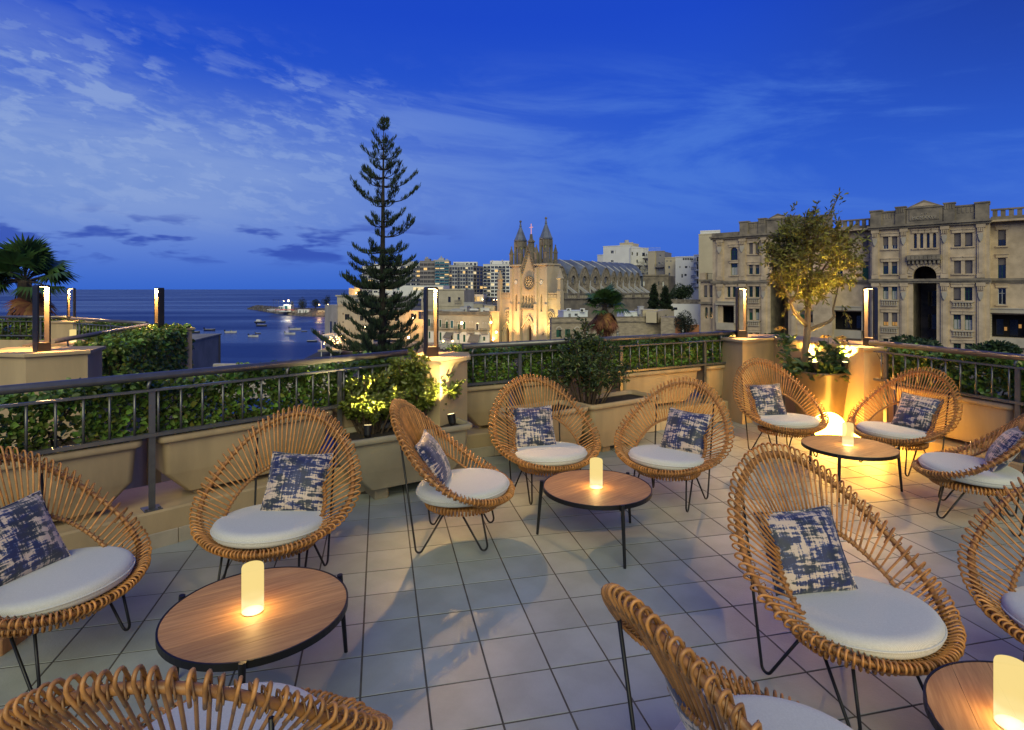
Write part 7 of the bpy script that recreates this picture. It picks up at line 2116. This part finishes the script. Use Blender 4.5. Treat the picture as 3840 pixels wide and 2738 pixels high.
block(2533, 184, 2602, 181, 965, 'white apartment block with a glazed top floor', M_WHITE, w5(*[(1342 + k * 26, 1362 + k * 26, 355, 388) for k in range(6)], (1372, 1410, 480, 510), (1440, 1450, 480, 505), (1320, 1342, 600, 655), (1365, 1400, 600, 630), (1292, 1305, 480, 510)), 10, frame=M_IRON)
block(2602, 179, 2622, 177, 958, 'narrow block with stacked dark balconies beside the palace', M_WHITE, w5(*[(1550, 1580, y, y + 80) for y in (340, 450, 560, 670)]), 10, balc=[(2602, 2620, k5(0, y)[1]) for y in (425, 550, 680, 795)], frame=M_IRON)
block(2620, 160, 2700, 157, 880, 'tall blank cream building behind the left end of the palace', M_CREAM, [], 12)
block(2626, 164, 2700, 162, 868, 'set back top storey of the blank cream building', M_WHITE, [(2634, 2640, 905, 915)], 8, zb=zat(910, 165))

# ---- beach club on the point
p = ray(1045, 1150, 448); zg = SEA_Z + 2.6
t = thing('beach_club', 'small white beach club building on the point under a floodlight', 'building', (p.x, 448, zg)); kk = 448 / FPX
m = MB(); m.box(0, 4, 0, 6, 0, 4.2); m.box(4.05, 8, -1, 6, 0, 5.6); m.box(8.05, 9.6, -.5, 6, 0, 5.2); m.build('wall', M_WHITER, t)
for x0, x1, z0, z1, mt in ((.4, 1.3, 1.8, 3.6, M_GLASS), (1.7, 2.6, 1.8, 3.6, M_GLASS), (3.0, 3.8, 1.8, 3.6, M_GLASS)):
    m = MB(); m.box(x0, x1, -.06, .02, z0, z1); m.build('window', mt, t)
m = MB(); m.box(5.0, 7.2, -1.06, -1.01, .6, 4.8); m.build('glass_front', M_TEAL, t)
t2 = thing('club_deck_wall', 'dark terrace wall left of the beach club', 'wall', (ray(1010, 1150, 448).x, 448, zg)); m = MB(); m.box(0, 7, 0, 3, 0, 2.4); m.build('wall', M_TAUPE, t2)
for k, px in enumerate((1117, 1139)):
    F = Face(px, 432, px + 20, 432, SEA_Z + 2.3); t = F.root('white_hut', ['left small white hut on the point', 'right small white hut on the point'][k], 'hut'); m = MB(); m.box(0, F.L, 0, 3, 0, 2.5); m.box(-.15, F.L + .15, -.2, 3.2, 2.5, 2.7); m.build('wall', M_WHITE, t)
    m = MB(); m.box(F.L * .3, F.L * .5, -.05, .02, 0, 1.9); m.build('door', M_GREENF if k else M_GLASS, t)
F = Face(1192, 428, 1242, 428, SEA_Z + 1.5); t = F.root('sea_wall', 'pale stone sea wall on the point', 'wall'); m = MB(); m.box(0, F.L, 0, 2, 0, 2.6); m.box(-.1, F.L, -.15, 2, 2.6, 2.85); m.build('wall', M_STONEP, t)
M_RED = mat('red_canvas', (.55, .03, .03), .8); M_CANV = mat('white_canvas', (.55, .55, .55), .8)
for k in range(15):
    px = (1051, 1059, 1068, 1076, 1084, 1092, 1100, 1036, 1044, 1012, 1020, 1028, 1040, 1048, 1005)[k]; red = k < 9; Y = 437 + (k % 3) * 3
    p = ray(px, 1156 if red else 1151, Y); t = thing('parasol', 'red parasol on the terrace of the beach club' if red else 'white parasol left of the red ones on the point', 'parasol', (p.x, Y, SEA_Z + 2.2), 0, 'red parasols on the point' if red else 'white parasols on the point')
    m = MB(); m.tube([(0, 0, 0), (0, 0, 2.4)], .04, 5); m.build('pole', M_WHITE, t); m = MB(); m.lathe([(1.25, 1.9), (.6, 2.3), (.03, 2.6)], 8); m.build('canopy', M_RED if red else M_CANV, t)
def flag(px, Y, lb):
    p = ray(px, 1150, Y); t = thing('mast', lb, 'mast', (p.x, Y, SEA_Z + 2), 0, 'bare masts on the point'); m = MB(); m.tube([(0, 0, 0), (0, 0, 9.5)], [.12, .08], 5); m.build('pole', M_IRON, t); m = MB(); m.box(-.35, .35, -.1, .1, 9.5, 10); m.build('head', M_IRON, t)
for px, lb in ((1026, 'leftmost of the three thin masts on the point'), (1035, 'middle of the three thin masts on the point'), (1045, 'rightmost of the three thin masts on the point')): flag(px, 446, lb)
sl(1079, 1127, 446, 'brightest floodlight mast on the point', 2600, col=(1, .85, .5), r=.5, est=60)
sl(1061, 1129, 446, 'pale lamp beside the brightest floodlight on the point', 800, col=(.8, .95, 1), r=.25, est=30)
sl(1194, 1142, 426, 'left amber lamp on the sea wall', 1500, r=.28)
sl(1227, 1142, 426, 'right amber lamp on the sea wall', 1500, r=.28)
# ---- street lamps and cars
sl(1722, 1209, 133, 'bright amber street lamp before the town houses', 380, r=.26, est=60)
sl(1584, 1222, 128, 'street lamp at the left end of the town houses', 420, r=.26, est=60)
sl(1540, 1190, 143, 'amber lamp lighting the house front behind the pine', 1500, r=.2)
sl(1520, 1262, 105, 'low amber lamp on the road behind the pine', 500, r=.18)
sl(1358, 1224, 112, 'lamp behind the lower pine branches, left of the trunk', 160, r=.2)
sl(1422, 1224, 116, 'lamp right beside the pine trunk', 160, r=.2)
p = ray(1680, 1276, 112); street_light((p.x, 112, LAND_Z), p.z - LAND_Z, 'twin headed lamp post on the street by the parked cars', 120, arms=2, r=.2, est=10)
sl(1748, 1100, 340, 'orange lamp over the lit shops', 900, r=.3, est=20)
sl(1806, 1122, 338, 'lamp right of the lit shops', 500, r=.25)
sl(1858, 1123, 330, 'pair of small lamps before the white block', 500, r=.25, arms=2)
M_RUBBER = mat('tyre', (.015, .015, .015), .8)
M_TAIL = emat('tail_light', (1, .05, .03), 3.0)
def car(px, py, Y, rz, col, label):
    p = ray(px, py, Y)
    t = thing('parked_car', label, 'car', (p.x, Y, LAND_Z + .02), rz, 'cars parked before the town houses')
    cm = mat('car_paint_%s' % label.split()[0], col, .25, var=.02, coat=.6)
    L, w = 2.1, .86
    prof = [(-L, .35), (-L, .75), (-L * .93, .92), (-L * .72, .98), (-L * .55, 1.02), (L * .42, .95), (L * .80, .85), (L, .68), (L, .35)]
    m = MB(); m.loft([[(x, -w, z) for x, z in prof], [(x, -w * .98, z) for x, z in prof]], True, False); m.extr(prof, -w, w); m.build('body', cm, t)
    cab = [(-L * .80, .98), (-L * .52, 1.44), (L * .10, 1.46), (L * .44, .98)]
    m = MB(); m.loft([[(x, -w * .94, z) if z < 1 else (x, -w * .76, z) for x, z in cab], [(x, w * .94, z) if z < 1 else (x, w * .76, z) for x, z in cab]], True, True); m.build('glasshouse', M_GLASS, t)
    m = MB(); m.add([(-L * .53, -w * .77, 1.45), (L * .11, -w * .77, 1.47), (L * .11, w * .77, 1.47), (-L * .53, w * .77, 1.45)], [(0, 1, 2, 3)]); m.box(-L * .22, -L * .17, -w * .95, -w * .78, .98, 1.44); m.build('roof', cm, t)
    for x in (-L * .62, L * .62):
        for s in (-1, 1):
            m = MB(); m.tube([(x, s * w * .80, .31), (x, s * w * 1.01, .31)], .31, 14); o = m.build('wheel', M_RUBBER, t); m = MB(); m.tube([(x, s * w * 1.012, .31), (x, s * w * 1.02, .31)], .19, 10); m.build('rim', M_GREYC, o)
    for s in (-1, 1):
        m = MB(); m.box(-L - .02, -L + .03, s * w * .75 - .12, s * w * .75 + .12, .62, .80); m.build('tail_light', M_TAIL if label.startswith('red') else M_RED, t)
        m = MB(); m.box(L - .06, L + .015, s * w * .7 - .15, s * w * .7 + .15, .56, .68); m.build('headlight', M_WHITEF, t)
car(1660, 1288, 127, .12, (.45, .46, .47), 'silver car parked at the left end of the row')
car(1688, 1293, 124, .12, (.62, .62, .60), 'white car parked beside the twin headed lamp post')
car(1722, 1298, 121, .12, (.16, .17, .20), 'grey car parked right of the white one')
car(1746, 1305, 118, .12, (.60, .60, .60), 'pale car nearest the middle railing')
car(1702, 1322, 108, .10, (.30, .03, .03), 'red car on the street with lit tail lamps')
